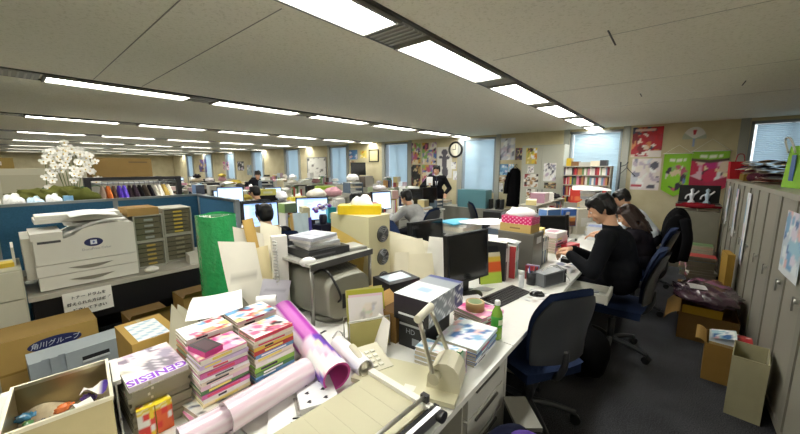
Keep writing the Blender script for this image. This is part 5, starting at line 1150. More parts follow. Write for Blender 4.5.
# ---------------------------------------------------------------- things further along the near island (placed on the desks)
def desk_pile(label, x, y, z, n, w_=.30, d=.21, th=.016, seed=0, tones=('#efefec', '#dcdcd8', '#c9cbd0', '#e8e2d4'), rz=0, group=None):
    r = random.Random(seed)
    for k in range(n):
        t_ = th * r.uniform(.7, 1.3); c = r.choice(tones)
        m_ = MB(); m_.box(-d / 2, -w_ / 2, 0, d / 2, w_ / 2, t_ - .0006, H(c), 'pages', cols={'t': H(c)})
        S('paper_pile', m_, label, 'paper', (x + r.uniform(-.012, .012), y + r.uniform(-.015, .015), z), rz + r.uniform(-.15, .15), group=group or label); z += t_
    return z
z1 = desk_pile('white papers heaped beside the low black monitor', -.80, 5.27, DZ, 10, seed=1)
z1 = desk_pile('papers of the tall white pile before the bookshelf window', -.98, 5.75, DZ, 16, th=.034, seed=2)
S('white_sheets', MB().sheet(lambda u, v: (.5 * (v - .5), .6 * (u - .5), .02 + .05 * sin(3 * u) * sin(2 * v + 1)), 10, 10, H('#f4f5f6'), 'paper'), 'large white sheets drooping over the tall white pile', 'paper', (-.98, 5.75, z1), R(12))
def pbox(name, label, x, y, z, sx, sy, sz, col, rz=0, top=None, fn=None, cat='box', fin='print', group=None):
    t = T(name, label, cat, (x, y, z), rz, group)
    P('body', MB().box(-sx / 2, -sy / 2, 0, sx / 2, sy / 2, sz, H(col), fin, cols={'t': H(top or col)}), t, .003)
    if fn: P('face_print', MB().sheet(lambda u, v: (sx / 2 + .001, sy * (u - .5) * .92, sz * (.04 + .92 * v)), 12, 12, fn, 'print', smooth=False).sheet(lambda u, v: (sx * (u - .5) * .92, -sy / 2 - .001, sz * (.04 + .92 * v)), 12, 12, fn, 'print', smooth=False), t)
    else: P('label_print', MB().box(sx / 2, -sy * .3, sz * .3, sx / 2 + .001, sy * .25, sz * .65, mixc(H(col), (1, 1, 1), .5), 'print'), t)
    return t
def land(seed, a='#5b86c4', b_='#e0a84a', c='#2b3f6b'):
    return lambda u, v: H(a) if v > .62 else (H('#f3e9c8') if v > .5 else (H(b_) if v > .28 else H(c)))
a1 = aX(550, 222, -1.25)
pbox('picture_box', 'blue and gold landscape picture box, left of two, beyond the yellow box', -1.28, 4.75, DZ + .12, .16, .24, .27, '#e9e9e6', R(-30), fn=land(1))
pbox('picture_box', 'blue and orange landscape picture box, right of two', -1.16, 5.08, DZ + .12, .16, .24, .24, '#4a6aa8', R(-30), fn=land(2, '#3f6fc4', '#d98b3a', '#6b3a2b'))
S('base_carton', MB().box(-.12, -.36, 0, .12, .36, .12, H('#b7b2a6'), 'card'), 'low grey carton under the two landscape picture boxes', 'box', (-1.23, 4.92, DZ), R(-8), bevel=.003)
pbox('white_carton', 'white carton with blue top near the long haired woman', -.74, 4.97, DZ, .2, .20, .18, '#e9ebee', R(5), '#7f8fc0')
pbox('white_board_box', 'pale cream upright board behind the head of the man in black', -.96, 5.32, DZ, .08, .36, .36, '#e6e0cc', R(-28))
S('white_cloth_heap', MB().ell((0, 0, .05), (.14, .2, .10), 18, 10, H('#f1f3f5'), 'paper', fn=lambda p: 1 + .15 * sin(6 * p.x + 4 * p.y) if p.z > -.3 else .5), 'white crumpled plastic heap on the back desk beyond the pink carton', 'bag', (-1.66, 4.52, DZ + .19))
desk_pile('papers under the white crumpled plastic heap', -1.66, 4.52, DZ, 8, th=.023, seed=4)
z1 = desk_pile('papers in the pile under the sky blue folder on the back row', -1.66, 3.02, DZ, 10, .34, .26, th=.036, seed=5)
S('blue_folder', MB().sheet(lambda u, v: (.24 * (v - .5), .36 * (u - .5), .01 + .01 * sin(3 * u)), 6, 6, H('#59b7d8'), 'satin').box(-.12, -.19, 0, .12, .19, .012, H('#4aa6c8'), 'satin'), 'sky blue plastic folder on top of the paper pile, back row', 'folder', (-1.68, 3.0, z1), R(-20))
S('white_sheets', MB().sheet(lambda u, v: (.3 * (v - .5), .46 * (u - .5), .004 + .02 * sin(2 * u + 2 * v) ** 2), 8, 8, H('#eef0ef'), 'paper'), 'fanned white sheets hanging over the pile right of the sky blue folder', 'paper', (-1.50, 3.10, z1 + .001), R(-50))
pbox('teal_box', 'large teal grey box on the cabinet under the window', *aY(474, 207, 7.9)[:], .35, .80, .46, '#5f8f98', R(90), fin='satin')
low = aY(474, 207, 7.9).z
bz = MB(); bz.box(-.25, -.85, 0, .25, 2.2, low - .004, H('#85837a'), 'paint', cols={'t': H('#b9b7ac')})
S('side_cabinet', bz, 'long low grey cabinet along the window wall under the teal box', 'cabinet', (-4.0, 7.95, 0), R(90), bevel=.006)
for k, px in enumerate((491, 502)):
    q = aY(px, 206, 7.9); S('book_stand', MB().box(-.1, -.015, 0, .1, .015, .24, H('#24262a' if k == 0 else '#3a3c40'), 'satin').box(-.1, .1, 0, .1, .13, .24, H('#24262a'), 'satin').box(-.1, .015, 0, .1, .1, .01, H('#24262a'), 'satin'), ('black metal bookend, nearer the teal box' if k == 0 else 'black metal bookend, nearer the black coat'), 'bookend', (q.x, 7.9, low), R(90))
# ---------------------------------------------------------------- window wall furniture
ca, cb2 = aY(521, 170, CABY), aY(563, 170, CABY); ct = aY(540, 145, CABY).z
t = T('storage_cabinet', 'tall pale grey two door cabinet covered with prints, beside the black coat', 'cabinet', (ca.x, CABY, 0)); cw = cb2.x - ca.x
P('body', MB().box(0, .02, 0, cw, .43, ct, H('#b9b9ac'), 'paint'), t, .004)
for k in range(2): d_ = P('door', MB().box(cw / 2 * k + .008, 0, .06, cw / 2 * (k + 1) - .008, .02, ct - .02, H('#c4c4b6'), 'paint'), t, .003); P('handle', MB().box(cw / 2 + (.04 if k else -.06), -.015, 1.0, cw / 2 + (.06 if k else -.04), 0, 1.14, H('#8f8f8a'), 'metal'), d_)
q0, q1 = aY(508, 207, 8.2), aY(515, 169, 8.2)
ctm = MB()
def coat(u, v):
    an = 2 * pi * u; wv = .13 + .06 * v - .08 * (v < .06); zz = q1.z + .02 - (q1.z - q0.z) * v
    return (wv * cos(an) * (1 + .06 * sin(5 * an)), .07 * sin(an) + .02 * sin(7 * an) * v, zz)
ctm.sheet(coat, 32, 16, H('#0d0d10'), 'cloth')
t = T('black_coat', 'long black coat hanging on the wall left of the cabinet', 'coat', (-3.10, 8.22, 0)); P('coat_body', ctm, t); P('sleeve', MB().tube([(-.12, -.03, q1.z - .08), (-.18, -.05, q1.z - .35), (-.20, -.05, q1.z - .62)], .05, 10, H('#101013'), 'cloth'), t); P('hanger', MB().tube([(-.12, 0, q1.z - .02), (0, 0, q1.z + .06), (.12, 0, q1.z - .02)], .008, 6, H('#3a2f28'), 'satin', 1).tube([(0, 0, q1.z + .06), (0, .06, q1.z + .12), (0, .155, q1.z + .10)], .006, 6, H('#8a8a8a'), 'metal', 2), t)
# bookshelf of boxes and books in front of the window
bsx0, bsx1 = aY(563, 180, 7.6).x, aY(609, 180, 7.6).x; bw = bsx1 - bsx0; bt = aY(585, 166, 7.6).z
t = T('bookshelf', 'open bookshelf before the window, crammed with books and boxes', 'shelf', (bsx0, 7.6, 0)); sc_ = H('#a8a69a')
P('side_panel', MB().box(-.02, 0, 0, 0, .3, bt, sc_, 'paint'), t); P('side_panel', MB().box(bw, 0, 0, bw + .02, .3, bt, sc_, 'paint'), t); P('back_panel', MB().box(0, .285, 0, bw, .3, bt, sc_, 'paint'), t)
lv = [.05, .40, .74, 1.04, 1.27, 1.47, bt - .02]
for z in lv: P('shelf_board', MB().box(0, 0, z, bw, .285, z + .018, sc_, 'paint'), t)
BKC = ['#c23a3a', '#e9e6e0', '#3a4a78', '#d8b84a', '#8a2f3f', '#6a8f5a', '#e0dcd4', '#2b2b30', '#c97f9a', '#b88a5a', '#7fa0c0', '#f0ece4']
def shelf_books(label, x, y, z, x1, hmax, seed, group):
    r = random.Random(seed); base = None
    while x < x1 - .04:
        w_ = r.uniform(.02, .05); h = hmax * r.uniform(.72, .96); cx = r.choice(BKC)
        S('shelf_book', MB().box(0, 0, 0, w_ - .002, .2, h, H(cx), 'print', cols={'ny': H(cx), 't': PG}), label, 'book', (x, y + r.uniform(.01, .04), z), 0, group=group); x += w_
for k, z in enumerate(lv[2:6]): shelf_books('upright book in the open bookshelf before the window', bsx0 + .005, 7.62, z + .0185, bsx1, [.3, .22, .19, .18][k], 40 + k, 'books in the window bookshelf')
r = random.Random(9); x = bsx0 + .03
tops = [('yellow', '#c9a92e', .09, .42), ('brown', '#7d5a3a', .14, .24), ('grey', '#b5b3aa', .20, .20), ('red striped', '#c83a36', .0, 0), ('cream', '#e2d8c0', .16, .26), ('dark', '#3a3a40', .12, .3), ('pink', '#d898ac', .14, .2), ('green', '#7a9a5a', .12, .26), ('white', '#e9e9e6', .16, .36)]
for nm, cx, w_, h in tops:
    if w_ == 0: continue
    if x + w_ > bsx1: break
    pbox('shelf_box', '%s box standing on top of the open bookshelf' % nm, x + w_ / 2, 7.74, bt + .001, .2, w_, h * .38, cx, R(90)); x += w_ + .006
pbox('red_carton', 'red carton with pale figures front in the window bookshelf pile', bsx0 + .52, 7.42, lv[3] - .1, .16, .62, .28, '#c8362f', R(-90), fn=lambda u, v: H('#e07a4a') if .15 < v < .5 and (u * 9) % 1 < .6 else H('#cf3a30'))
S('side_stand', MB().box(-.4, -.12, 0, .4, .12, lv[3] - .102, H('#9d9b90'), 'paint'), 'narrow grey stand under the red carton before the bookshelf', 'stand', (bsx0 + .52, 7.42, 0), 0, bevel=.004)
# coat stand
p = aY(617, 200, 7.1); tp = aY(619, 162, 7.1).z
t = T('coat_stand', 'thin dark metal coat stand with a hanger in front of the window', 'stand', (p.x, 7.1, 0))
P('pole', MB().cyl((0, 0, .03), (0, 0, tp), .014, n=10, col=H('#3a4046'), fin='metal'), t); P('base', MB().lathe([(.001, .03), (.15, .025), (.16, 0)], 20, H('#33373b'), 'satin'), t)
P('hook', MB().tube([(0, 0, tp - .08), (.08, 0, tp - .05), (.11, 0, tp)], .008, 6, H('#3a4046'), 'metal', 2), t)
S('clothes_hanger', MB().tube([(.10, 0, tp - .06), (.10, 0, tp - .10), (.0, 0, tp - .22)], .007, 6, H('#2a2c30'), 'satin', 1).tube([(.10, 0, tp - .10), (.24, 0, tp - .25)], .007, 6, H('#2a2c30'), 'satin', 1), 'empty dark clothes hanger hanging on the coat stand', 'hanger', (p.x, 7.1, 0), R(-10))

# ---------------------------------------------------------------- aisle and locker end
rk = T('magazine_rack', 'grey metal rack full of magazines at the end of the lockers', 'rack', (.07, 7.25, 0))
for x in (-.02, .52): P('side_panel', MB().box(x, 0, 0, x + .015, .35, 1.05, H('#8c8a80'), 'paint'), rk)
for z in (.04, .36, .68, 1.03): P('shelf_board', MB().box(-.005, 0, z, .52, .35, z + .014, H('#96948a'), 'paint'), rk)
for s_, z in enumerate((.0545, .3745, .6945)):
    r = random.Random(70 + s_)
    for c in range(2):
        zz = z
        while zz < z + .24:
            th = r.uniform(.014, .03); cx = r.choice(BKC + ['#8fc0d8', '#e9a0b0', '#f2f2f2'])
            S('rack_magazine', MB().box(-.12, -.14, 0, .12, .14, th - .001, H(cx), 'print', cols={'ny': PG, 'nx': H(cx)}, fins={'ny': 'pages'}), 'magazine lying in the piles of the grey rack at the locker end', 'magazine', (.20 + .262 * c + r.uniform(-.004, .004), 7.41 + r.uniform(-.015, .015), zz), r.uniform(-.02, .02), group='magazines in the aisle rack'); zz += th
dk = T('display_case', 'black fronted display box with two white figurines on the magazine rack', 'display', (.07, 7.28, 1.045))
P('back_panel', MB().box(.0, .25, 0, .52, .265, .30, H('#17181b'), 'satin').box(0, 0, 0, .52, .25, .012, H('#1c1d20'), 'satin'), dk)
for k, x in enumerate((.17, .36)):
    f = T('figurine', ('white upright figurine in the display box, nearer the window' if k == 0 else 'white and pale blue figurine in the display box, nearer the lockers'), 'figurine', (.07 + x, 7.40, 1.058))
    P('body', MB().lathe([(.001, 0), (.05, 0), (.045, .02), (.02, .05), (.03, .10), (.04, .14), (.015, .17), (.028, .2), (.025, .225), (.001, .24)], 14, H('#dfe3e8' if k == 0 else '#b9cfe0'), 'satin'), f); P('arm', MB().tube([(-.03, 0, .14), (-.07, -.01, .11), (-.08, -.01, .06)], .012, 6, H('#e9ebee'), 'satin'), f); P('arm', MB().tube([(.03, 0, .14), (.06, -.01, .17), (.08, -.02, .2)], .012, 6, H('#e9ebee'), 'satin'), f)
S('red_bag', MB().ell((0, 0, .05), (.24, .08, .055), 30, 12, H('#85202a'), 'cloth', fn=lambda p: 1 + .22 * sin(13 * p.x + 7 * p.y) + .1 * sin(21 * p.x) if p.z > -.4 else .6), 'crumpled red cloth lying before the display box', 'cloth', (.30, 7.12, .97))
S('front_carton', MB().box(-.26, -.08, 0, .28, .08, .95, H('#8a8678'), 'card'), 'grey upright carton under the crumpled red cloth', 'carton', (.30, 7.12, 0), 0, bevel=.004)
for k in range(14):
    r = random.Random(300 + k); th = .034
    S('floor_magazine', MB().box(-.13, -.17, 0, .13, .17, th - .001, H(BKC[(k * 5) % 12]), 'print', cols={'nx': PG, 'ny': H(BKC[(k * 5 + 3) % 12])}, fins={'nx': 'pages'}), 'magazine in the tall floor pile before the grey rack', 'magazine', (.36 + r.uniform(-.02, .02), 6.72 + r.uniform(-.02, .02), th * k), R(90) + r.uniform(-.1, .1), group='magazines piled on the aisle floor')
for k in range(11):
    r = random.Random(330 + k); th = .036
    S('floor_magazine', MB().box(-.12, -.15, 0, .12, .15, th - .001, H(BKC[(k * 7 + 2) % 12]), 'print', cols={'nx': PG}, fins={'nx': 'pages'}), 'magazine in the lower floor pile nearer the camera than the tall pile', 'magazine', (.40 + r.uniform(-.02, .02), 6.30 + r.uniform(-.02, .02), th * k), R(90) + r.uniform(-.1, .1), group='magazines of the lower aisle pile')
S('upright_carton', MB().box(-.03, -.13, 0, .03, .13, .44, H('#a8853c'), 'card'), 'yellow brown carton leaning upright against the lockers on the bundle box', 'carton', (.535, 5.08, .272), R(6), bevel=.003)
# big open carton with the wrapped bundle
p = aZ(673, 338, 0)
t = T('open_carton', 'large open brown carton on the aisle floor under the wrapped bundle', 'carton', (.15, 4.08, 0), R(-2)); BR = H('#7d5f34')
m_ = MB(); ring(m_, 0, 0, .42, .62, .01, .26, .008, BR, 'card'); m_.box(0, 0, 0, .42, .62, .01, BR, 'card'); P('carton', m_, t)
P('flap', MB().sheet(lambda u, v: (-.11 * v, .62 * u, .26 - .10 * v * v), 4, 4, H('#8a6a3a'), 'card'), t); P('flap', MB().sheet(lambda u, v: (.02 + .28 * u, -.0 - .03 * v, .26 + .09 * v), 4, 4, H('#c2992f'), 'card', ), t, label='yellowish raised flap')
t2 = T('inner_carton', 'second brown carton behind the large open one, against the lockers', 'carton', (.16, 4.74, 0), R(2)); P('carton', MB().box(0, 0, 0, .43, .52, .27, H('#6d522d'), 'card'), t2, .003); P('tape_strip', MB().box(.19, 0, .27, .24, .52, .2706, H('#8f7444'), 'gloss'), t2)
bmesh_b = MB(); bmesh_b.ell((0, 0, .08), (.25, .36, .08), 28, 16, H('#4a2f3f'), 'film', fn=lambda p: 1 + .10 * sin(9 * p.x + 6 * p.y) + .06 * sin(13 * p.z + 7 * p.y))
t = T('wrapped_bundle', 'clear wrapped purple bundle lying on the large open carton', 'bundle', (.335, 4.38, .315), R(8)); P('wrap', bmesh_b, t); P('label_sheet', MB().sheet(lambda u, v: (-.14 + .13 * u, -.14 + .2 * v, .158 + .008 * sin(4 * v)), 4, 4, H('#d9d5d8'), 'paper'), t); P('pink_fold', MB().ell((.05, .2, .09), (.19, .18, .08), 18, 12, H('#7a3f62'), 'film', fn=lambda p: 1 + .12 * sin(8 * p.x - 6 * p.y)), t)
# carton with documents and the cream file box
t = T('file_carton', 'brown carton full of documents standing before the wrapped bundle', 'carton', (.30, 3.36, 0), R(-4)); m_ = MB(); ring(m_, 0, 0, .25, .30, .01, .30, .007, H('#96733c'), 'card'); m_.box(0, 0, 0, .25, .30, .01, H('#96733c'), 'card'); P('carton', m_, t); P('flap', MB().sheet(lambda u, v: (-.06 * v, .30 * u, .30 + .07 * v - .05 * v * v), 4, 4, H('#ad8a4e'), 'card'), t); P('handle_label', MB().box(.16, -.0012, .13, .2, 0, .2, H('#d9d9d2'), 'print'), t)
S('document_bundle', MB().box(.02, .02, .02, .22, .28, .315, H('#b9a070'), 'pages', cols={'t': H('#cfd6da')}), 'bundle of documents filling the brown file carton', 'documents', (.30, 3.36, 0), R(-4))
S('blue_leaflet', MB().sheet(lambda u, v: (.03 + .14 * u, .04 + .22 * v, .335 + .03 * u + .01 * sin(4 * v)), 8, 10, art('blue', 71, 12, '#cfe0e8', blob=(.08, .2)), 'paper'), 'pale blue printed leaflet on top of the brown file carton', 'leaflet', (.30, 3.36, 0), R(-4))
S('red_leaflet', MB().sheet(lambda u, v: (.16 + .10 * u, .14 + .16 * v, .326 + .012 * sin(4 * v)), 5, 6, art('red', 72, 8, '#b5403a'), 'paper'), 'red printed leaflet beside the pale blue one on the file carton', 'leaflet', (.30, 3.36, 0), R(-4))
t = T('file_box', 'tall open cream file box standing in the aisle beside the lockers', 'file box', (.40, 2.96, 0), R(-8)); FB = H('#a8a283'); m_ = MB(); ring(m_, 0, 0, .17, .29, .006, .42, .006, FB, 'card'); m_.box(0, 0, 0, .17, .29, .006, FB, 'card'); P('body', m_, t); P('crease', MB().box(-.0008, .02, .18, 0, .27, .186, H('#7d785e'), 'card'), t)
# papers on lockers
P1 = aX(783, 246, LKX)
pw = poster('locker_poster', 'blue and white poster taped to the near locker door', 782, 209, 800, 280, art('blue', 81, 22, '#cfd8e4', [(0, .1, 0, 1, '#e6eaee')], blob=(.06, .2)), Y=3.3)
a_, b_ = aX(785, 245, LKX - .004), aX(799, 245, LKX - .004)
bpy.data.objects.remove(pw)
S('locker_poster', MB().sheet(lambda u, v: (-.002 * sin(5 * u + 3 * v), -.44 * u, .42 * v), 16, 22, art('blue', 81, 22, '#cfd8e4', [(0, .1, 0, 1, '#e6eaee')], blob=(.06, .2)), 'print'), 'blue and white poster taped to the near locker door', 'poster', (LKX - .004, 3.42, .94))
for k, (y, z0, h, lb) in enumerate(((4.9, .62, .76, 'tall white paper strip with blue marks on the locker beside the wrapped bundle'), (5.75, .78, .6, 'narrow pale poster strip on the next to last locker'), (6.6, .82, .56, 'narrow pale poster strip with red mark on the farthest locker'))):
    S('paper_strip', MB().sheet(lambda u, v: (-.002 * sin(5 * u + 3 * v), .22 * u, h * v), 8, 20, art('blue', 90 + k, 9, '#e6e8e8', blob=(.06, .2)), 'print'), lb, 'poster', (LKX - .004, y, z0))
# on top of the lockers
LT = LKH + .001
def heap(label, x, y, z, specs, name='paper_heap', cat='paper'):
    for k, (cx, w_, d, nm) in enumerate(specs):
        r = random.Random(label + str(k)); n_ = r.uniform(0, 6)
        S(name, MB().sheet(lambda u, v: (d * (v - .5), w_ * (u - .5), .012 + .018 * sin(3 * u + n_) * sin(4 * v + n_)), 8, 8, H(cx), 'paper').box(-d * .4, -w_ * .4, 0, d * .4, w_ * .4, .004, H(cx), 'paper'), '%s %s' % (nm, label), cat, (x + r.uniform(-.03, .03), y + r.uniform(-.08, .08), z), r.uniform(-.3, .3)); z += .028
    return z
S('long_carton', MB().box(-.15, -.34, 0, .15, .40, .085, H('#8a6c2c'), 'card'), 'shallow brown carton on the locker tops under the papers', 'carton', (.84, 6.45, LT), R(-3), bevel=.003)
heap('paper on the shallow brown carton', .80, 6.45, LT + .088, [('#d9d3c6', .4, .24, 'cream'), ('#8a3f4a', .34, .22, 'maroon'), ('#e9e6e0', .42, .25, 'white'), ('#3f4a6a', .36, .2, 'navy'), ('#c9c0aa', .4, .22, 'tan'), ('#f0efeb', .3, .2, 'bright white')])
heap('paper on the locker tops beside the lime green bag', .80, 5.2, LT, [('#e2d8c6', .5, .3, 'cream'), ('#b57a6a', .42, .26, 'salmon'), ('#f0eeea', .48, .28, 'white'), ('#5a2f3c', .40, .2, 'plum'), ('#cfc6b0', .46, .26, 'beige'), ('#e6e6e4', .4, .22, 'pale grey'), ('#3a2f36', .42, .24, 'dark'), ('#efe9dc', .36, .22, 'ivory'), ('#8f6f4a', .38, .2, 'brown')])
t = T('cloth_roll', 'dark maroon rolled cloth among the papers on the lockers', 'cloth', (.78, 5.72, LT), R(10)); P('roll', MB().tube([(0, -.26, .05), (.02, 0, .065), (-.01, .26, .05)], .05, 12, H('#4a1f2c'), 'cloth'), t); P('tie', MB().tube([(.055, .05, .05), (.02, .05, .118), (-.04, .05, .05)], .006, 6, H('#d9d3c6'), 'matte'), t)
t = T('red_gift_bag', 'small bright red paper bag with loop handles on the locker end', 'bag', (.71, 7.15, LT), R(10)); P('bag', MB().prism([(-.09, 0), (.09, 0), (.10, .26), (-.10, .26)], -.05, .05, 'y', H('#c3202c'), 'paper'), t); P('handle', MB().tube([(-.05, -.05, .26), (-.03, -.05, .36), (.03, -.05, .36), (.05, -.05, .26)], .006, 6, H('#b8323c'), 'matte'), t)
t = T('plush_toy', 'tan stuffed bundle beside the red paper bag on the lockers', 'plush', (.86, 7.05, LT)); P('body', MB().ell((0, 0, .10), (.09, .12, .10), 16, 10, H('#a8865a'), 'fabric'), t); P('ribbon', MB().tube([(-.08, -.04, .12), (0, -.08, .19), (.06, -.05, .15)], .01, 6, H('#d9d3c6'), 'fabric'), t)
t = T('lime_bag', 'large lime green bag standing on the lockers at the frame edge', 'bag', (.90, 4.35, LT), R(8)); P('bag', MB().prism([(-.13, 0), (.13, 0), (.15, .34), (-.11, .36)], -.2, .2, 'y', H('#8fc63a'), 'paper'), t, .01, 2); P('handle', MB().tube([(-.12, .06, .30), (-.15, .1, .42), (-.15, .2, .42), (-.12, .19, .30)], .008, 6, H('#d9d9d4'), 'matte'), t); P('side_print', MB().box(-.131, .0, .06, -.128, .08, .28, H('#2f5aa0'), 'print'), t)
# ---------------------------------------------------------------- behind the screens: rack, flowers, coats, long carton
RX = -5.35; ya, yb = aX(88, 190, RX).y, aX(179, 190, RX).y; zt = aX(130, 177, RX).z
t = T('garment_rack', 'black garment rack hung with clothes behind the blue screen', 'rack', (RX, ya, 0)); RL = yb - ya
for y in (0, RL): P('upright', MB().box(-.03, y - .03, .05, .03, y + .03, zt, H('#15151a'), 'satin'), t); P('foot', MB().box(-.25, y - .025, 0, .25, y + .025, .05, H('#15151a'), 'satin'), t)
P('top_bar', MB().box(-.03, .03, zt - .04, .03, RL - .03, zt, H('#15151a'), 'satin'), t); P('rail', MB().cyl((.0, .03, zt - .075), (.0, RL - .03, zt - .075), .014, n=10, col=H('#b9bcc0'), fin='metal'), t)
gc = [('#8f7a6a', 'taupe'), ('#c9703a', 'rust'), ('#5a463a', 'brown'), ('#5a3fb0', 'violet'), ('#6a52c0', 'light violet'), ('#2a2022', 'dark brown'), ('#3b2f3a', 'plum grey'), ('#191719', 'black'), ('#4a4038', 'umber'), ('#1f1d22', 'charcoal'), ('#d9d2c2', 'cream'), ('#e6e3dc', 'ivory'), ('#b9a05a', 'mustard'), ('#e9e7e3', 'white')]
for k, (cx, nm) in enumerate(gc):
    y = ya + .13 + (RL - .26) * k / (len(gc) - 1); hh = .75 + .2 * ((k * 7) % 3) / 3
    t = T('hanging_garment', '%s garment hanging on the black garment rack' % nm, 'garment', (RX, y, 0), R(rnd.uniform(-4, 4)))
    def gf(u, v, hh=hh, k=k):
        an = 2 * pi * u; sh = min(1, v * 5); wv = .05 + .17 * sh ** .6 + .02 * v
        return (wv * cos(an), (.012 + .019 * sh) * sin(an) * (1 + .3 * sin(5 * an + k)), zt - .105 - hh * v)
    P('cloth', MB().sheet(gf, 20, 10, H(cx), 'cloth'), t); P('hanger_hook', MB().tube([(0, 0, zt - .11), (.018, 0, zt - .085), (.016, 0, zt - .06), (0, 0, zt - .052), (-.016, 0, zt - .062)], .005, 6, H('#8f9296'), 'metal', 2), t)
la, lb_ = aX(91, 168, -6.0), aX(152, 168, -6.0); ltz, lbz = aX(120, 158, -6.0).z, aX(120, 177, -6.0).z
t = T('long_carton', 'long flat brown carton lying high behind the garment rack', 'carton', (-6.0, la.y, lbz)); P('carton', MB().box(-.4, 0, 0, 0, lb_.y - la.y, ltz - lbz, H('#8f7446'), 'card', cols={'t': H('#c2ab78')}), t, .004); P('print', MB().box(.0, .6 * (lb_.y - la.y), .2, .001, .92 * (lb_.y - la.y), .215, H('#5a4626'), 'print'), t)
S('steel_cabinet', MB().box(-.42, -.05, 0, -.0, lb_.y - la.y + .05, lbz - .002, H('#a5a296'), 'paint'), 'grey steel cabinet under the long flat brown carton', 'cabinet', (-6.0, la.y, 0), bevel=.005)
# white orchid arrangement
ox, oy = -5.72, aX(67, 170, -5.95).y
OZ = 1.12
t = T('potted_orchid', 'large white moth orchid arrangement rising behind the blue screen', 'orchid', (ox, oy, OZ))
P('pot', MB().lathe([(.001, 0), (.11, 0), (.15, .22), (.155, .24), (.135, .24), (.13, .2), (.001, .2)], 24, H('#e6e3da'), 'gloss'), t)
r = random.Random(4); PT = 0
for k in range(5):
    a_ = 2 * pi * k / 5 + .4; P('leaf', MB().sheet(lambda u, v: ((.05 + .38 * v) * cos(a_) - (.05 * sin(pi * v)) * (2 * u - 1) * sin(a_), (.05 + .38 * v) * sin(a_) + (.05 * sin(pi * v)) * (2 * u - 1) * cos(a_), .26 + .16 * sin(2.4 * v) - .02 * (2 * u - 1) ** 2), 4, 10, H('#33502c'), 'leaf'), t)
for k in range(7):
    yy = -.21 + .07 * k; st = [(0, yy * .3, .22), (.03, yy * .7, .70), (.06, yy, 1.12 - .5 * abs(yy)), (.14, yy * 1.25, .98 - .5 * abs(yy) - .05 * (k % 2)), (.20, yy * 1.45, .52 - .3 * abs(yy) + .08 * (k % 3))]
    stem = P('flower_stem', MB().tube(st, .006, 6, H('#5a6a3a'), 'leaf'), t)
    for q in range(10):
        f_ = .40 + .60 * q / 9; i_ = min(int(f_ * 4), 3); fr_ = f_ * 4 - i_; A__, B__ = Vector(st[i_]), Vector(st[i_ + 1]); c_ = A__.lerp(B__, fr_) + Vector((.03 + r.uniform(0, .05), r.uniform(-.04, .04), r.uniform(-.05, .04)))
        fm = MB(); rz_ = r.uniform(-.5, .5); tl_ = r.uniform(-.3, .3)
        fm.M = Matrix.Translation(c_) @ Matrix.Rotation(rz_, 4, 'Z') @ Matrix.Rotation(tl_, 4, 'Y')
        pts = []
        for pn_ in range(5):
            an = 2 * pi * pn_ / 5 + pi / 2; rr_ = .068 if pn_ in (1, 4) else .055
            for (dd, ww) in ((0, 0), (.5, .6), (.85, .55), (1, 0), (.85, -.55), (.5, -.6)): pts.append((.012 * dd * dd, rr_ * (dd * cos(an) - ww * sin(an) * .6), rr_ * (dd * sin(an) + ww * cos(an) * .6)))
        fm.add(pts, [tuple(range(6 * i, 6 * i + 6)) for i in range(5)], H('#f1efe8'), 'leaf', True)
        fm.ell((.012, 0, -.006), (.012, .010, .012), 8, 5, H('#d9b84a'), 'leaf')
        P('flower', fm, stem)
t.scale = (.72, .72, .72)
S('flower_stand', MB().box(-.2, -.25, 0, .2, .25, OZ - .002, H('#c9c6ba'), 'paint'), 'pale stand carrying the white orchid arrangement', 'stand', (ox, oy, 0), bevel=.005)
# olive cloth and clutter on the desk behind the left part of the screen
pz = aX(55, 205, -5.1)
t = T('storage_table', 'pale table heaped with cloth and bags behind the blue screen', 'table', (-5.2, -.3, 0)); P('table_top', MB().box(-.3, -.35, 1.20, .36, .92, 1.23, H('#c6c3b8'), 'satin'), t, .004)
for x in (-.27, .2):
    for y in (-.32, .82): P('leg', MB().box(x, y, 0, x + .03, y + .03, 1.20, H('#8f8d85'), 'metal'), t)
S('olive_cloth', MB().ell((0, 0, .10), (.15, .30, .10), 48, 24, H('#55562a'), 'cloth', fn=lambda p: 1 + .16 * sin(6 * p.y + 3 * p.x) + .12 * sin(15 * p.y + 8 * p.z) + .07 * sin(27 * p.y + 9 * p.x) if p.z > -.5 else .7), 'crumpled olive green cloth heaped beside the garment rack', 'cloth', (-5.2, .36, 1.232), R(4))
S('olive_cloth', MB().ell((0, 0, .08), (.12, .13, .11), 20, 12, H('#474a20'), 'cloth', fn=lambda p: 1 + .14 * sin(7 * p.y + 3 * p.x)), 'smaller dark olive cloth roll hanging over the table edge', 'cloth', (-4.95, .56, 1.232), R(4))
for k, (cx, nm, y, w_, h) in enumerate((('#e9e7e1', 'white crumpled', .06, .07, .09), ('#d8d4c8', 'cream crumpled', -.08, .06, .09), ('#b9d0e2', 'pale blue', .20, .06, .07), ('#f0efec', 'bright white', .33, .06, .08))):
    S('plastic_bag', MB().ell((0, 0, h * .8), (.07, w_, h), 18, 10, H(cx), 'film', fn=lambda p: 1 + .16 * sin(7 * p.y + 4 * p.x) if p.z > -.5 else .7), '%s plastic bag on the table behind the blue screen' % nm, 'bag', (-4.92, y, 1.232))
pbox('blue_carton', 'small light blue box on the table behind the blue screen', -4.90, .435, 1.232, .08, .07, .12, '#8fc3e6', R(0))
make_monitor('flat_monitor', 'grey backed monitor at the far left behind the blue screen', (-5.1, -.28, 1.232), R(200), .44, .36, .08, body='#8f9398')
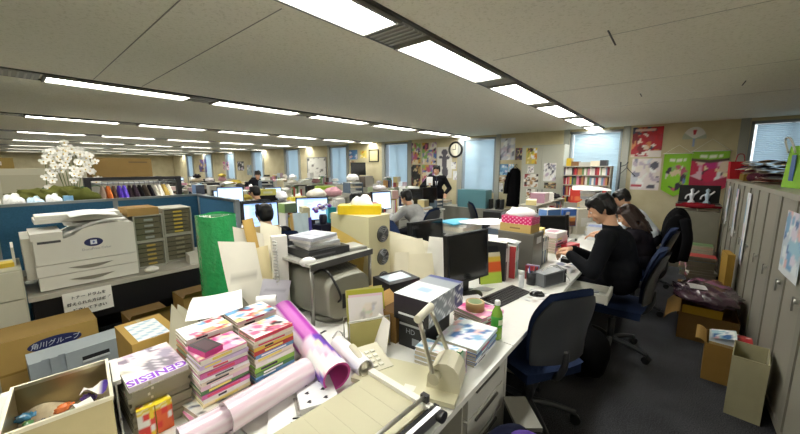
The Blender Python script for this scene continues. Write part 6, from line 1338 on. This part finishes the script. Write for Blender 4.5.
# far shelf at left end
t = T('wall_cabinet', 'beige cabinet with folders far behind the orchid', 'cabinet', (-9.6, .55, 0)); P('body', MB().box(-.4, -.6, 0, 0, 1.1, 1.62, H('#b3ae98'), 'paint'), t, .006); P('shutter', MB().box(0, -.55, .1, .01, 1.05, 1.5, H('#a39e88'), 'paint'), t)
pbox('cardboard_box', 'brown carton on the beige cabinet far behind the orchid', -9.8, -.1, 1.622, .3, .6, .2, '#8a7236')

# ---------------------------------------------------------------- small things on the nearer part of the second island
def on(px, py, z): return aZ(px, py, z)
t = T('magazine_file', 'purple magazine file holding cream papers near the worker in dark jacket', 'file', (-3.98, 2.62, DZ), R(-20)); P('case', MB().box(-.12, 0, 0, .12, .12, .26, H('#5a54b8'), 'satin'), t, .003); P('papers', MB().box(-.11, .01, .05, .11, .11, .40, H('#e6ddb4'), 'pages'), t)
t = T('flower_bunch', 'bunch of purple and white artificial flowers above the silver device', 'flowers', (-3.95, 2.98, DZ + .12)); P('vase', MB().lathe([(.001, 0), (.05, 0), (.06, .1), (.05, .14), (.001, .14)], 16, H('#3a3a44'), 'satin'), t)
fl = MB(); r = random.Random(6)
for k in range(16):
    a_ = r.uniform(0, 6.28); q = r.uniform(0, .11); P('flower', MB().ell((q * cos(a_), q * sin(a_) * 1.4, .2 + r.uniform(0, .08)), (.034, .034, .026), 8, 6, H('#7a3fb0' if k % 3 else '#e6dcea'), 'leaf'), t)
S('vase_box', MB().box(-.1, -.12, 0, .1, .12, .118, H('#2b2b3a'), 'card'), 'dark box under the purple flowers', 'box', (-3.95, 2.98, DZ), 0, bevel=.003)
pbox('teal_carton', 'bright teal box beside the purple flowers', -4.05, 3.2, DZ + .10, .16, .13, .24, '#2aa0a8', R(-20)); S('base_box', MB().box(-.1, -.09, 0, .1, .09, .098, H('#4a3a3a'), 'card'), 'brown box under the bright teal box', 'box', (-4.05, 3.2, DZ), R(-20))
pbox('silver_device', 'pale grey device box right of the purple flowers', -3.82, 3.0 + .15, DZ, .20, .26, .13, '#b5b7bb', R(-20), fin='satin').location = (-4.12, 3.47, DZ)
pbox('white_tower', 'white upright device beside the lit screen near the yellow tissue box', -4.35, 3.62, DZ, .18, .16, .42, '#dddbd6', R(-20), fin='satin')
upright('tan document folder fanned out right of the worker at the partition end', -3.70, 2.38, R(-15), .16, .36, .05, lambda u, v: H('#d6b06a') if u < .3 else H('#cfe3ea'))
upright('pale blue paper sheaf beside the tan document folder', -3.74, 2.50, R(-30), .14, .34, .04, H('#d3e6ee'))
S('desk_object', MB().box(-.12, -.2, 0, .12, .2, .09, H('#23252a'), 'satin'), 'black flat device under the fanned folder', 'device', (-3.98, 2.40, DZ), R(-10), bevel=.004)
# yellow greens far
pbox('lime_box', 'lime green box on the far desks left of a black monitor', -7.3, 5.6, DZ + .2, .35, .5, .24, '#a9c83a', R(-30)); S('base_box', MB().box(-.2, -.3, 0, .2, .3, .198, H('#77756c'), 'card'), 'grey carton under the lime green box', 'box', (-7.3, 5.6, DZ), R(-30))
pbox('yellow_bag', 'pale yellow lidded box beside the worker in dark jacket', -7.35, 3.98, DZ + .3, .24, .36, .14, '#e9e27a', R(-20)); S('base_box', MB().box(-.14, -.2, 0, .14, .2, .298, H('#1d1d22'), 'card'), 'black carton under the pale yellow lidded box', 'box', (-7.35, 3.98, DZ), R(-20))

# ---------------------------------------------------------------- clutter of the far desks
FG = {}
def proto(kind):
    """one of each far kind; returns a maker of copies"""
    return FG[kind]
mon0 = None
def far_monitor(x, y, z, rz, lit, lab, grp):
    key = 'lit' if lit else 'dark'
    if key not in FG: FG[key] = make_monitor('far_monitor', lab, (x, y, z), rz, .46, .34, .1, lit='#b9d2f2' if lit else None, group=grp); return
    dup(FG[key], (x, y, z), rz, lab, grp)
r = random.Random(21)
PAP = ['#f0efeb', '#e2e0d8', '#d2d2d0', '#e9dcc2', '#f6f6f4']
SOFT = ['#e8e4dc', '#f2f0ec', '#d8d4c8', '#26262c', '#3a3a44', '#cfd8e0', '#b58aa0', '#d8c890', '#8fae6a', '#5a4f46', '#f6f5f2', '#6a86b0', '#a04a4a', '#b9b4a6']
NPILE = [0]
def fars(kind, x, y, z, seed, zone='the far desks', rz=0.0):
    """places one thing (or one small pile) and returns the height it reaches"""
    q = random.Random(seed); g = lambda w_: '%s on %s' % (w_, zone)
    if kind == 'pile' and NPILE[0] > 285 and zone == 'the far desks': kind = 'box'
    if kind == 'pile':
        for k in range(q.randint(2, 4)):
            v_ = q.randint(0, 7); key = 'pile%d' % v_; c = (PAP + ['#b9bcc6', '#cdb9a0', '#9aa6b6'])[v_]; th = (.03, .045, .06)[v_ % 3]
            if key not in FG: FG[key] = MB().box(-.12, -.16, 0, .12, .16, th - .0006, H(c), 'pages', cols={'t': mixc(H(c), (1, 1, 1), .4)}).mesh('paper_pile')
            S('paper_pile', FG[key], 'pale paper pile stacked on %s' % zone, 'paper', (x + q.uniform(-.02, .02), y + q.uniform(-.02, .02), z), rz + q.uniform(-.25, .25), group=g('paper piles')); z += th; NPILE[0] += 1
    elif kind == 'box':
        c = q.choice(SOFT); sx, sy, sz = q.uniform(.12, .22), q.uniform(.14, .30), q.uniform(.07, .22); c2 = mixc(H(c), H(q.choice(SOFT)), .6)
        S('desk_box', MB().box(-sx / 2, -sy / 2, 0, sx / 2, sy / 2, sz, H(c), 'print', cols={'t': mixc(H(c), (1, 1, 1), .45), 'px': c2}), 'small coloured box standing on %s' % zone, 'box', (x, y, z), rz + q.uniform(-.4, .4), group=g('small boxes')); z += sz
    elif kind == 'bag':
        c = q.choice(['#f0eeea', '#e6dfe2', '#dcd6cc', '#f6f6f6', '#c9b9a0', '#2a262a', '#d0b85a', '#b58a92', '#e9e9ec']); a_, b2_, c2 = q.uniform(.08, .13), q.uniform(.10, .17), q.uniform(.05, .10); ph = q.uniform(0, 6)
        S('soft_bag', MB().ell((0, 0, c2 * .85), (a_, b2_, c2), 16, 10, H(c), 'cloth', fn=lambda p: 1 + .17 * sin(7 * p.x + 5 * p.y + ph) + .1 * sin(11 * p.z + ph) if p.z > -.5 else .75), 'soft crumpled bag lying on %s' % zone, 'bag', (x, y, z), q.uniform(0, 3), group=g('soft bags')); z += c2 * 1.7
    elif kind == 'books':
        w0 = 0; hh = 0
        for k in range(q.randint(5, 8)):
            w_ = q.uniform(.02, .045); c = q.choice(BKC); h = q.uniform(.2, .30); hh = max(h, hh)
            S('desk_book', MB().box(-.09, 0, 0, .09, w_ - .003, h, H(c), 'print', cols={'t': PG}), 'upright book in a row on %s' % zone, 'book', (x, y - .12 + w0, z), 0, group=g('books')); w0 += w_
        z += hh
    elif kind == 'tray':
        t = T('letter_tray', 'tiered letter tray holding papers on %s' % zone, 'tray', (x, y, z), rz + q.uniform(-.2, .2), g('letter trays')); c = H(q.choice(['#3a3c40', '#8f9296', '#b9b6aa', '#5a6a7a']))
        for k in range(3): P('shelf_tray', MB().box(-.12, -.15, .085 * k, .12, .15, .085 * k + .008, c, 'satin'), t); P('papers', MB().box(-.11, -.13, .085 * k + .009, .11, .13, .085 * k + .03 + .012 * q.random(), H(q.choice(PAP)), 'pages'), t)
        for yy in (-.15, .145): P('side_panel', MB().box(-.12, yy, 0, .12, yy + .006, .20, c, 'satin'), t)
        z += .205
    elif kind == 'tower':
        c = q.choice(['#1c1d20', '#d9d6cc', '#6a6b6e']); t = T('computer_tower', 'upright computer case on %s' % zone, 'computer', (x, y, z), rz + q.uniform(-.1, .1), g('computer cases')); P('case', MB().box(-.12, -.085, 0, .12, .085, .36, H(c), 'satin'), t, .004); P('drive_bay', MB().box(.12, -.07, .26, .123, .07, .33, mixc(H(c), H('#777777'), .4), 'satin'), t); z += .36
    elif kind == 'tissue':
        c = q.choice(['#d8c43a', '#e0a0b8', '#8fc0d8', '#a9c86a', '#e9e4da']); t = T('tissue_box', 'coloured tissue box with a white tuft on %s' % zone, 'tissue box', (x, y, z), rz + q.uniform(-.8, .8), g('tissue boxes')); P('carton', MB().box(-.06, -.12, 0, .06, .12, .06, H(c), 'print'), t, .002); P('tissue', MB().ell((0, 0, .058), (.03, .06, .06), 10, 7, H('#f4f5f5'), 'paper', fn=lambda p: 1 + .2 * sin(7 * p.y) if p.z > 0 else .5), t); z += .06
    elif kind == 'sheets':
        c = q.choice(PAP); a_ = q.uniform(0, 6)
        S('loose_sheets', MB().sheet(lambda u, v: (.24 * (v - .5), .32 * (u - .5), .012 + .03 * sin(3 * u + a_) * sin(3 * v + a_) ** 2), 6, 6, H('#f2f2f0'), 'paper').sheet(lambda u, v: (.22 * (v - .5) + .03, .3 * (u - .5) - .03, .006 + .02 * sin(2 * u + a_) ** 2), 5, 5, H(c), 'paper'), 'loose curling sheets lying on top of things on %s' % zone, 'paper', (x, y, z + .012), q.uniform(0, 3), group=g('loose sheets')); z += .03
    return z
kinds = ['pile', 'pile', 'bag', 'books', 'tray', 'bag', 'box', 'tower', 'tissue', 'pile']
tops_ = ['bag', 'box', 'sheets', 'tissue', 'bag', 'sheets', 'box']
def column(x, y, seed, zone, two=True, base=None):
    q = random.Random(seed); k = base or q.choice(kinds); z = fars(k, x, y, DZ, seed * 3 + 1, zone)
    if two and k in ('pile', 'tray', 'box', 'tower', 'books') and q.random() < .75: fars(q.choice(tops_), x + (.0 if k != 'books' else -.0), y, z + .001, seed * 3 + 2, zone)
sd = 0
for k, cx in enumerate(ISL):
    ys = [1.72 + 1.2 * i for i in range(4)] if k == 0 else [.2 + 1.2 * i for i in range(5)]
    for j, y in enumerate(ys):
        for side in (1, -1):
            sd += 1; q = random.Random(900 + sd)
            if k == 0 and side == 1: continue
            lit = q.random() < .3
            far_monitor(cx + side * .30, y + .61 + q.uniform(-.04, .04), DZ, (0 if side == 1 else pi) + q.uniform(-.4, .4), lit, ('lit monitor among the far desk rows' if lit else 'black monitor among the far desk rows'), ('lit far monitors' if lit else 'black far monitors'))
            n_ = 4 if k < 3 else (3 if k < 4 else 2)
            zone = 'the desks behind the seated workers' if k == 0 else 'the far desks'
            for si, (sx_, sy_) in enumerate([(.54, .2), (.28, .2), (.53, 1.02), (.28, 1.02)][:n_]): column(cx + side * sx_, y + sy_, sd * 10 + si, zone)
# bookshelf hutches down the middle of the far islands
def hutch(x, y, ln, h, seed, zone, first=None):
    q = random.Random(seed); t = T('desk_hutch', 'low open bookcase standing along the middle of %s' % zone, 'bookcase', (x, y, DZ), 0, 'bookcases along %s' % zone); c = H('#a5a397')
    for yy in (0, ln - .015): P('side_panel', MB().box(-.13, yy, 0, .13, yy + .015, h, c, 'paint'), t)
    P('shelf_board', MB().box(-.13, .015, h - .015, .13, ln - .015, h, c, 'paint'), t); P('shelf_board', MB().box(-.13, .015, .0, .13, ln - .015, .012, c, 'paint'), t)
    yy = y + .03
    while yy < y + ln - .08:
        w_ = q.uniform(.04, .075); S('hutch_book', MB().box(-.11, 0, 0, .11, w_ - .003, (h - .04) * q.uniform(.72, .97), H(q.choice(BKC)), 'print', cols={'t': PG}), 'upright book in the low bookcases along %s' % zone, 'book', (x, yy, DZ + .013), 0, group='books in the bookcases along %s' % zone); yy += w_
    yy = y + .16
    while yy < y + ln - .1:
        z = fars(q.choice(['bag', 'box', 'pile', 'bag', 'tissue', 'box', 'tray']), x, yy, DZ + h + .001, seed * 100 + int(yy * 100), zone)
        if q.random() < .45: fars(q.choice(['bag', 'sheets', 'box']), x, yy, z + .001, seed * 100 + int(yy * 100) + 7, zone)
        yy += q.uniform(.30, .40)
for k, cx in enumerate(ISL[:3]):
    for j in range(1 if k == 0 else 0, 4 if k == 0 else 5):
        hutch(cx, (1.75 if k == 0 else .25) + 1.2 * j, 1.12, .34 + .06 * ((j + k) % 3), 50 + 7 * k + j, 'the desks behind the seated workers' if k == 0 else 'the far desks')
hutch(-1.62, 4.86, 1.55, .40, 91, 'the back row of the near desks')
# clutter on the front of the second island, between the workers
for si, (x, y, bs) in enumerate(((-4.42, 2.72, 'books'), (-4.55, 2.5, 'pile'), (-4.5, 3.95, 'pile'), (-4.22, 3.98, 'books'), (-4.52, 4.25, 'tower'), (-4.25, 4.35, 'tray'), (-4.5, 5.2, 'books'), (-4.2, 5.3, 'pile'), (-4.55, 6.3, 'pile'), (-4.25, 6.42, 'tray'), (-4.6, 3.3, 'pile'), (-3.95, 4.0, 'bag'), (-3.98, 5.55, 'pile'))):
    column(x, y, 5000 + si, 'the desks of the seated workers', True, bs)
# clutter on the back row of the near desks
for si, (x, y, bs) in enumerate(((-1.62, 3.95, 'tray'), (-1.52, 3.40, 'pile'), (-1.82, 3.55, 'books'), (-1.84, 4.2, 'tower'), (-1.45, 4.20, 'pile'))):
    column(x, y, 6000 + si, 'the back row of the near desks', True, bs)
for si, (x, y, bs) in enumerate(((-1.12, 6.15, 'books'), (-.80, 6.2, 'pile'), (-1.17, 5.55, 'books'))):
    column(x, y, 6100 + si, 'the desks by the white shirted person', True, bs)
# on the low cabinet under the teal box
for si in range(6): fars(['pile', 'books', 'bag', 'box', 'tray', 'pile'][si], -6.15 + .24 * si, 7.95, low + .001, 6200 + si, 'the low cabinet under the window')
# chairs among the far rows
for k, cx in enumerate(ISL[1:4]):
    for j in range(3):
        dup(CH, (cx + 1.25, .8 + 1.6 * j + .5 * (k % 2) + (.2 if k else .7), 0), pi + rnd.uniform(-.4, .4), 'blue swivel chair between the far desk rows', 'chairs of the far rows') if not (k == 0 and j == 1) else None
# low cabinets along the window wall with things on them
for k, x in enumerate((-7.6, -10.6, -13.6)):
    t = T('window_cabinet', 'pale low cabinet along the window wall, %s' % ['nearest the teal box', 'second from the teal box', 'third from the teal box'][k], 'cabinet', (x, 7.7, 0)); P('body', MB().box(-1.2, 0, 0, 1.2, .45, 1.0, H('#bdbaac'), 'paint'), t, .006)
    for j in range(4): P('door', MB().box(-1.18 + .59 * j, -.015, .06, -.61 + .59 * j, 0, .96, H('#c9c6b8'), 'paint'), t, .003)
    for j in range(3 if k == 0 else 0, 6): z_ = fars(['bag', 'box', 'tray', 'pile', 'books', 'box'][(j + k) % 6], x - 1.0 + .38 * j, 7.92, 1.002, 700 + 10 * k + j, 'the pale window cabinets'); fars(['bag', 'sheets', 'box'][(j + k) % 3], x - 1.0 + .38 * j, 7.92, z_ + .001, 800 + 10 * k + j, 'the pale window cabinets')
S('monitor_shelf', MB().box(-.3, -.22, 0, .3, .22, .276, H('#8f8d82'), 'paint'), 'grey stand under the dark wall side monitor', 'stand', (-8.2, 7.7 + .21, 1.002), 0, bevel=.004)
# ---------------------------------------------------------------- people
POLEZ = [-.35]
def cap(m_, a, b, r0, r1=None, n=14):
    r1 = r0 if r1 is None else r1
    m_.ell(tuple(a), (r0,) * 3, n, 8); m_.ell(tuple(b), (r1,) * 3, n, 8)
    if (Vector(a) - Vector(b)).length > 1e-4: m_.cyl(tuple(a), tuple(b), r0, r1, n)
def fuse(m_, name, voxel, col, fin, parent=None, smooth=3, fac=.5):
    o = bpy.data.objects.new('tmp', m_.mesh('tmp')); COL.objects.link(o)
    q = o.modifiers.new('r', 'REMESH'); q.mode = 'VOXEL'; q.voxel_size = voxel; q.use_smooth_shade = True
    s_ = o.modifiers.new('s', 'SMOOTH'); s_.factor = fac; s_.iterations = smooth
    dg = bpy.context.evaluated_depsgraph_get(); ev = o.evaluated_get(dg)
    me = bpy.data.meshes.new_from_object(ev, preserve_all_data_layers=True, depsgraph=dg); me.name = name
    bpy.data.objects.remove(o)
    me.materials.clear(); me.materials.append(MATS[fin])
    for k in [x.name for x in me.color_attributes]: me.color_attributes.remove(me.color_attributes[k])
    ca = me.color_attributes.new('Col', 'FLOAT_COLOR', 'CORNER')
    ca.data.foreach_set('color', list((*col, 1.0)) * len(ca.data))
    me.polygons.foreach_set('material_index', [0] * len(me.polygons)); me.polygons.foreach_set('use_smooth', [True] * len(me.polygons))
    ob = bpy.data.objects.new(name, me); COL.objects.link(ob)
    if parent: ob.parent = parent
    return ob
def elbow(s_, w_, l1, l2, pole):
    pole = (pole[0], pole[1], POLEZ[0])
    d = w_ - s_; L_ = min(d.length, (l1 + l2) * .995); d = d.normalized(); a = (l1 * l1 - l2 * l2 + L_ * L_) / (2 * L_); h = sqrt(max(0, l1 * l1 - a * a))
    p = Vector(pole); p = (p - d * p.dot(d)).normalized(); return s_ + d * a + p * h, s_ + d * L_
def hand(m_, wr, d, nrm, side, sc_=1.0, curl=.5, fat=1.0):
    d = Vector(d).normalized(); n = Vector(nrm); n = (n - d * n.dot(d)).normalized(); w_ = d.cross(n) * side   # thumb side
    pc = wr + d * .045 * sc_
    Mx = Matrix((tuple(d), tuple(w_), tuple(n))).transposed()
    m_.ell(tuple(pc), (.05 * sc_, .040 * sc_, .016 * sc_ * fat), 14, 8, Mx=Mx)
    cap(m_, wr - d * .01, wr + d * .03 * sc_, .024 * sc_, .024 * sc_)
    for k, (off, ln) in enumerate(((.030, .040), (.011, .046), (-.009, .043), (-.028, .034))):
        b = wr + d * .082 * sc_ + w_ * off * sc_; c_ = curl * (1 + .12 * k)
        d1 = (d * cos(c_ * .6) + n * sin(c_ * .6)); p1 = b + d1 * ln * sc_
        d2 = (d * cos(c_ * 1.5) + n * sin(c_ * 1.5)); p2 = p1 + d2 * ln * .62 * sc_
        d3 = (d * cos(c_ * 2.1) + n * sin(c_ * 2.1)); p3 = p2 + d3 * ln * .42 * sc_
        cap(m_, b, p1, .0088 * sc_ * fat, .0080 * sc_ * fat, 10); cap(m_, p1, p2, .0080 * sc_ * fat, .0074 * sc_ * fat, 10); cap(m_, p2, p3, .0074 * sc_ * fat, .0064 * sc_ * fat, 10)
    tb = wr + d * .025 * sc_ + w_ * .026 * sc_; t1 = tb + (d * .6 + w_ * .65 + n * .3).normalized() * .04 * sc_; t2 = t1 + (d * .85 + w_ * .1 + n * .45).normalized() * .03 * sc_
    cap(m_, tb, t1, .0125 * sc_ * fat, .0098 * sc_ * fat, 10); cap(m_, t1, t2, .0098 * sc_ * fat, .0080 * sc_ * fat, 10)
SKIN = H('#d2a384')
def person(label, loc, rz, hips, neck, headc, look, wr, hd, legs, top, topname, bottom, hair='short', haircol='#0d0b0a', voxel=.012, skin=SKIN, sleeve=1.0, collar=None, vest=None, fat=1.25, curl=.5, shw=.185, shoes='#15130f', big=1.0):
    """all joints local: +x forward, +y the person's left, z up"""
    V = Vector; hips, neck, headc = V(hips), V(neck), V(headc)
    up = (neck - hips).normalized(); sh = {}
    for s_ in (1, -1): sh[s_] = neck - up * .055 + V((0, s_ * shw, 0)) + V((.015, 0, -.01))
    ch = hips.lerp(neck, .66); wa = hips.lerp(neck, .3)
    f = V(look).normalized(); lft = V((0, 0, 1)).cross(f).normalized(); hu = f.cross(lft)
    HM = Matrix((tuple(f), tuple(lft), tuple(hu))).transposed()
    hp = lambda x, y, z: headc + HM @ V((x, y, z))
    b = MB()
    E = lambda c, r: b.ell(tuple(hp(*c)), r, 18, 12, Mx=HM)
    E((0, 0, 0), (.096, .077, .100)); E((.024, 0, -.058), (.068, .060, .072)); E((.058, 0, -.108), (.028, .030, .020))
    cap(b, hp(.090, 0, .004), hp(.110, 0, -.036), .009, .0135, 10); cap(b, hp(.082, -.032, .020), hp(.082, .032, .020), .0125, n=10)
    for s_ in (1, -1):
        E((-.006, s_ * .078, -.022), (.020, .010, .032)); E((.055, s_ * .036, -.045), (.032, .026, .030)); cap(b, hp(.105, s_ * .006, -.040), hp(.098, s_ * .013, -.040), .008, n=8)
    E((.086, 0, -.072), (.013, .025, .007)); E((.084, 0, -.083), (.012, .021, .007))
    cap(b, neck - up * .02, hp(-.022, 0, -.085), .056, .052)
    cap(b, hips, wa, .135, .125); cap(b, wa, ch, .125, .135); cap(b, hips + V((0, .075, 0)), hips - V((0, .075, 0)), .125); cap(b, ch + V((0, .06, 0)), ch - V((0, .06, 0)), .115)
    cap(b, sh[1], sh[-1], .06); cap(b, neck - up * .03, neck, .07, .055)
    jk = MB(); g = .016
    cap(jk, hips + up * .05, wa, .142 + g, .135 + g); cap(jk, wa, ch, .135 + g, .135 + g); cap(jk, hips + up * .05 + V((0, .07, 0)), hips + up * .05 - V((0, .07, 0)), .13 + g); cap(jk, ch + V((0, .07, 0)), ch - V((0, .07, 0)), .118 + g)
    cap(jk, sh[1], sh[-1], .062 + g); cap(jk, neck - up * .06, neck - up * .03, .085, .07)
    el = {}
    for s_ in (1, -1):
        w_ = V(wr[s_]); e, w2 = elbow(sh[s_], w_, .30, .27, (-.6, s_ * .8, -.7)); el[s_] = e
        cap(b, sh[s_], e, .052, .042); cap(b, e, w2, .042, .027); hand(b, w2, hd[s_], (0, 0, -1) if abs(V(hd[s_]).normalized().z) < .8 else (1, 0, 0), -s_, curl=curl, fat=fat)
        cap(jk, sh[s_], e, .060 + g * .8, .050 + g * .6); ce = e.lerp(w2, .93 * sleeve); cap(jk, e, ce, .050 + g * .6, .036 + g * .4)
    tr = MB(); cap(tr, hips + V((0, .075, 0)), hips - V((0, .075, 0)), .128 + g * .5)
    for s_, (kn, an) in zip((1, -1), legs):
        kn, an = V(kn), V(an); h0 = hips + V((0, s_ * .085, -.02))
        cap(b, h0, kn, .082, .056); cap(b, kn, an, .054, .036); cap(b, an, an + V((.05, 0, -.055)), .034, .03); cap(b, an + V((.0, 0, -.05)), an + V((.15, 0, -.062)), .034, .026)
        cap(tr, h0, kn, .088, .064); cap(tr, kn, an + V((0, 0, .02)), .066, .056)
    o = fuse(b, 'person', voxel, skin, 'skin', None, 2, .45); o.location = loc; o.rotation_euler.z = rz
    tag(o, label, 'person')
    if big != 1: o.scale = (big, big, big)
    fuse(jk, topname, max(voxel, .01), H(top), 'cloth', o, 4); fuse(tr, 'trousers', max(voxel, .012), H(bottom), 'cloth', o, 4)
    for s_, (kn, an) in zip((1, -1), legs):
        an = V(an); sm = MB(); cap(sm, an + V((-.02, 0, -.05)), an + V((.16, 0, -.058)), .044, .034); fuse(sm, 'shoe', .012, H(shoes), 'satin', o)
        em_ = MB(); c_ = hp(.076, s_ * .031, -.006); em_.ell(tuple(c_), (.013, .015, .0105), 10, 8, H('#e9e4de'), 'gloss', Mx=HM); c2 = hp(.0868, s_ * .031, -.007); em_.ell(tuple(c2), (.004, .0062, .0062), 8, 6, H('#17100c'), 'gloss', Mx=HM); P('eye', em_, o)
        bm_ = MB(); bm_.tube([tuple(hp(.094, s_ * .012, .024)), tuple(hp(.094, s_ * .03, .030)), tuple(hp(.083, s_ * .05, .024))], .0042, 6, H(haircol), 'hair', 3); P('eyebrow', bm_, o)
    lm = MB(); lm.ell(tuple(hp(.0965, 0, -.0775)), (.0035, .022, .006), 12, 6, H('#a8665a'), 'skin', Mx=HM); P('lips', lm, o)
    # hair
    hm = MB(); r = random.Random(label)
    EH = lambda c, rr_: hm.ell(tuple(hp(*c)), rr_, 18, 12, Mx=HM)
    EH((-.020, 0, .030), (.098, .088, .092)); EH((-.045, 0, -.02), (.070, .080, .080)); EH((.03, 0, .065), (.070, .072, .046))
    for k in range(26):
        a_ = r.uniform(-2.9, 2.9); z0 = r.uniform(.02, .10); p0 = hp(.075 * cos(a_) - .01, .075 * sin(a_), z0); fr = abs(a_) < 1.0
        dn = r.uniform(.035, .06) if fr else r.uniform(.05, .085)
        p1 = hp((.10 if fr else .092) * cos(a_) - .012, .089 * sin(a_), z0 - dn if not fr else max(.028, z0 - dn)); cap(hm, p0, p1, .021, .009, 8)
    for s_ in (1, -1): cap(hm, hp(.03, s_ * .078, .03), hp(.022, s_ * .081, -.028), .015, .009, 8)
    if hair == 'long':
        for k in range(11):
            a_ = 1.25 + (2 * pi - 2.5) * k / 10; cap(hm, hp(.085 * cos(a_) - .01, .085 * sin(a_), .02), hp(.09 * cos(a_) - .03, .105 * sin(a_), -.16 - .07 * sin(2.2 * k)), .030, .022, 8); cap(hm, hp(.09 * cos(a_) - .03, .105 * sin(a_), -.16), hp(.075 * cos(a_) - .05, .10 * sin(a_), -.27 + .02 * (k % 3)), .024, .012, 8)
    fuse(hm, 'hair', max(.007, voxel * .8), H(haircol), 'hair', o, 2)
    # collar and shirt front
    if collar:
        cm_ = MB(); n_ = 20
        def cf(u, v):
            an = 2 * pi * u; p = neck - up * .015 + up * (.045 * v) + V((cos(an) * (.070 - .006 * v), sin(an) * (.074 - .006 * v), 0)); return tuple(p)
        cm_.sheet(cf, n_, 3, H(collar), 'cloth'); P('collar', cm_, o)
    if vest:
        vm = MB(); fwd = V((up.z, 0, -up.x)); base = ch + fwd * .142
        vm.add([tuple(neck - up * .03 + fwd * .075 + V((0, .055, 0))), tuple(neck - up * .03 + fwd * .075 - V((0, .055, 0))), tuple(hips.lerp(neck, .38) + fwd * .172), tuple(ch + fwd * .160 + V((0, .03, 0))), tuple(ch + fwd * .160 - V((0, .03, 0)))], [(0, 3, 4, 1), (3, 2, 4)], H(vest), 'cloth'); P('shirt_front', vm, o)
        tm = MB(); tm.tube([tuple(neck - up * .04 + fwd * .085), tuple(ch + fwd * .166), tuple(hips.lerp(neck, .42) + fwd * .176)], .014, 6, H('#2c3040'), 'cloth', 3); P('necktie', tm, o)
    return o
SIT = [((.41, .12, .51), (.41, .13, .10)), ((.41, -.12, .51), (.39, -.13, .10))]
def sitter(label, loc, rz, headtop, fwd=.30, look=(1, 0, -.4), wrists=None, seat=None, **k):
    if seat: CHS[seat].location = (loc[0] + .035 * cos(rz), loc[1] + .035 * sin(rz), 0); CHS[seat].rotation_euler.z = rz
    hips = (0, 0, .66); hz = headtop - .115
    headc = (fwd + .06, 0, hz); neck = (fwd - .03, 0, hz - .165)
    w_ = wrists or {1: (.52, .16, .83), -1: (.52, -.16, .83)}
    hd = {s_: (1, -s_ * .25, -.12) for s_ in (1, -1)}
    return person(label, loc, rz, hips, neck, headc, look, w_, k.pop('hd', hd), SIT, **k)
POLEZ[0] = -.7
sitter('man with black hair and black jacket seated in the aisle, handling a gadget', (-.29, 3.40, 0), pi, 1.345, .13, (1, .18, -.55), {1: (.36, .20, .835), -1: (.38, .02, .84)}, 'man', top='#121317', topname='jacket', bottom='#131319', voxel=.0065, collar='#1a1b20', fat=1.05, curl=.75, big=1.05, shw=.2, hd={1: (1, -.55, -.1), -1: (1, .35, -.1)})
POLEZ[0] = -.35
sitter('woman with long brown hair seated beyond the man in black', (-.23, 4.60, 0), pi, 1.22, .10, (1, 0, -.6), {1: (.42, .13, .84), -1: (.42, -.13, .84)}, 'woman', top='#1d1a20', topname='sweater', bottom='#22222a', hair='long', haircol='#2a1a14', voxel=.011)
sitter('person in white shirt bent over the desk beyond the long haired woman', (-.20, 5.75, 0), pi, 1.33, .32, (1, .1, -.5), None, 'white', top='#dfe6f0', topname='shirt', bottom='#23242c', voxel=.011, collar='#d6deea')
pg = aZ(406, 191, 1.24)
sitter('man in light grey shirt seated at a desk before the window, seen from behind', (pg.x + .34, pg.y, 0), pi, 1.26, .28, (1, .05, -.25), None, 'grey', top='#a9a9a8', topname='shirt', bottom='#26262c', voxel=.011, collar='#b5b5b4')
pg = aZ(256, 206, 1.23)
POLEZ[0] = -1.2
sitter('black haired worker seen from behind beside the partition end, in dark sweater', (pg.x + .16, pg.y + .1, 0), pi - .1, 1.24, .16, (1, 0, -.15), None, 'part', top='#17181c', topname='sweater', bottom='#202028', voxel=.011, collar='#d8d8d6')
pg = aZ(359, 194, 1.26)
POLEZ[0] = -.5
sitter('worker with round black hair half hidden behind the yellow tissue box', (pg.x + .20, pg.y, 0), pi, 1.27, .2, (1, 0, -.3), None, 'half', top='#3a4a6a', topname='sweater', bottom='#202028', voxel=.012)
pg = aZ(257, 186.5, 1.27)
sitter('worker in dark grey jacket facing the large lit screen', (pg.x + .26, pg.y, 0), pi + .1, 1.28, .24, (1, .1, -.2), None, 'dark', top='#26282c', topname='jacket', bottom='#1c1c22', voxel=.012)
person('standing man in dark suit with white shirt holding a sheet of paper', (-4.75, 7.2, 0), atan2(-7.2, 4.75), (0, 0, .93), (.01, 0, 1.43), (.03, 0, 1.575), (1, -.25, -.1), {1: (.20, .22, .98), -1: (.28, -.20, 1.22)}, {1: (.6, -.1, -1), -1: (1, .3, .4)}, [((.02, .10, .50), (.0, .11, .10)), ((.0, -.10, .50), (-.02, -.11, .10))], '#17181d', 'jacket', '#17181d', voxel=.011, vest='#e9ecf0', collar='#e9ecf0')
fw_ = Vector((cos(atan2(-7.2, 4.75)), sin(atan2(-7.2, 4.75)), 0)); sd_ = Vector((-fw_.y, fw_.x, 0))
q = Vector((-4.75, 7.2, 0)) + fw_ * .40 - sd_ * .17
S('paper_sheet', MB().sheet(lambda u, v: (.012 * sin(3 * v), .15 * (u - .5), .21 * v), 5, 6, H('#f2f4f6'), 'paper'), 'white paper sheet held up by the standing man in suit', 'paper', (q.x, q.y, 1.20), atan2(fw_.y, fw_.x))
person('far dark haired person standing among the distant desks', (-9.75, 5.0, 0), atan2(-5, 9.7), (0, 0, .86), (.06, 0, 1.28), (.10, 0, 1.42), (1, 0, -.4), {1: (.3, .2, .9), -1: (.3, -.2, .9)}, {1: (1, 0, -.2), -1: (1, 0, -.2)}, [((.06, .10, .48), (.0, .11, .10)), ((.06, -.10, .48), (-.0, -.11, .10))], '#1b1c22', 'jacket', '#1b1b22', voxel=.014)
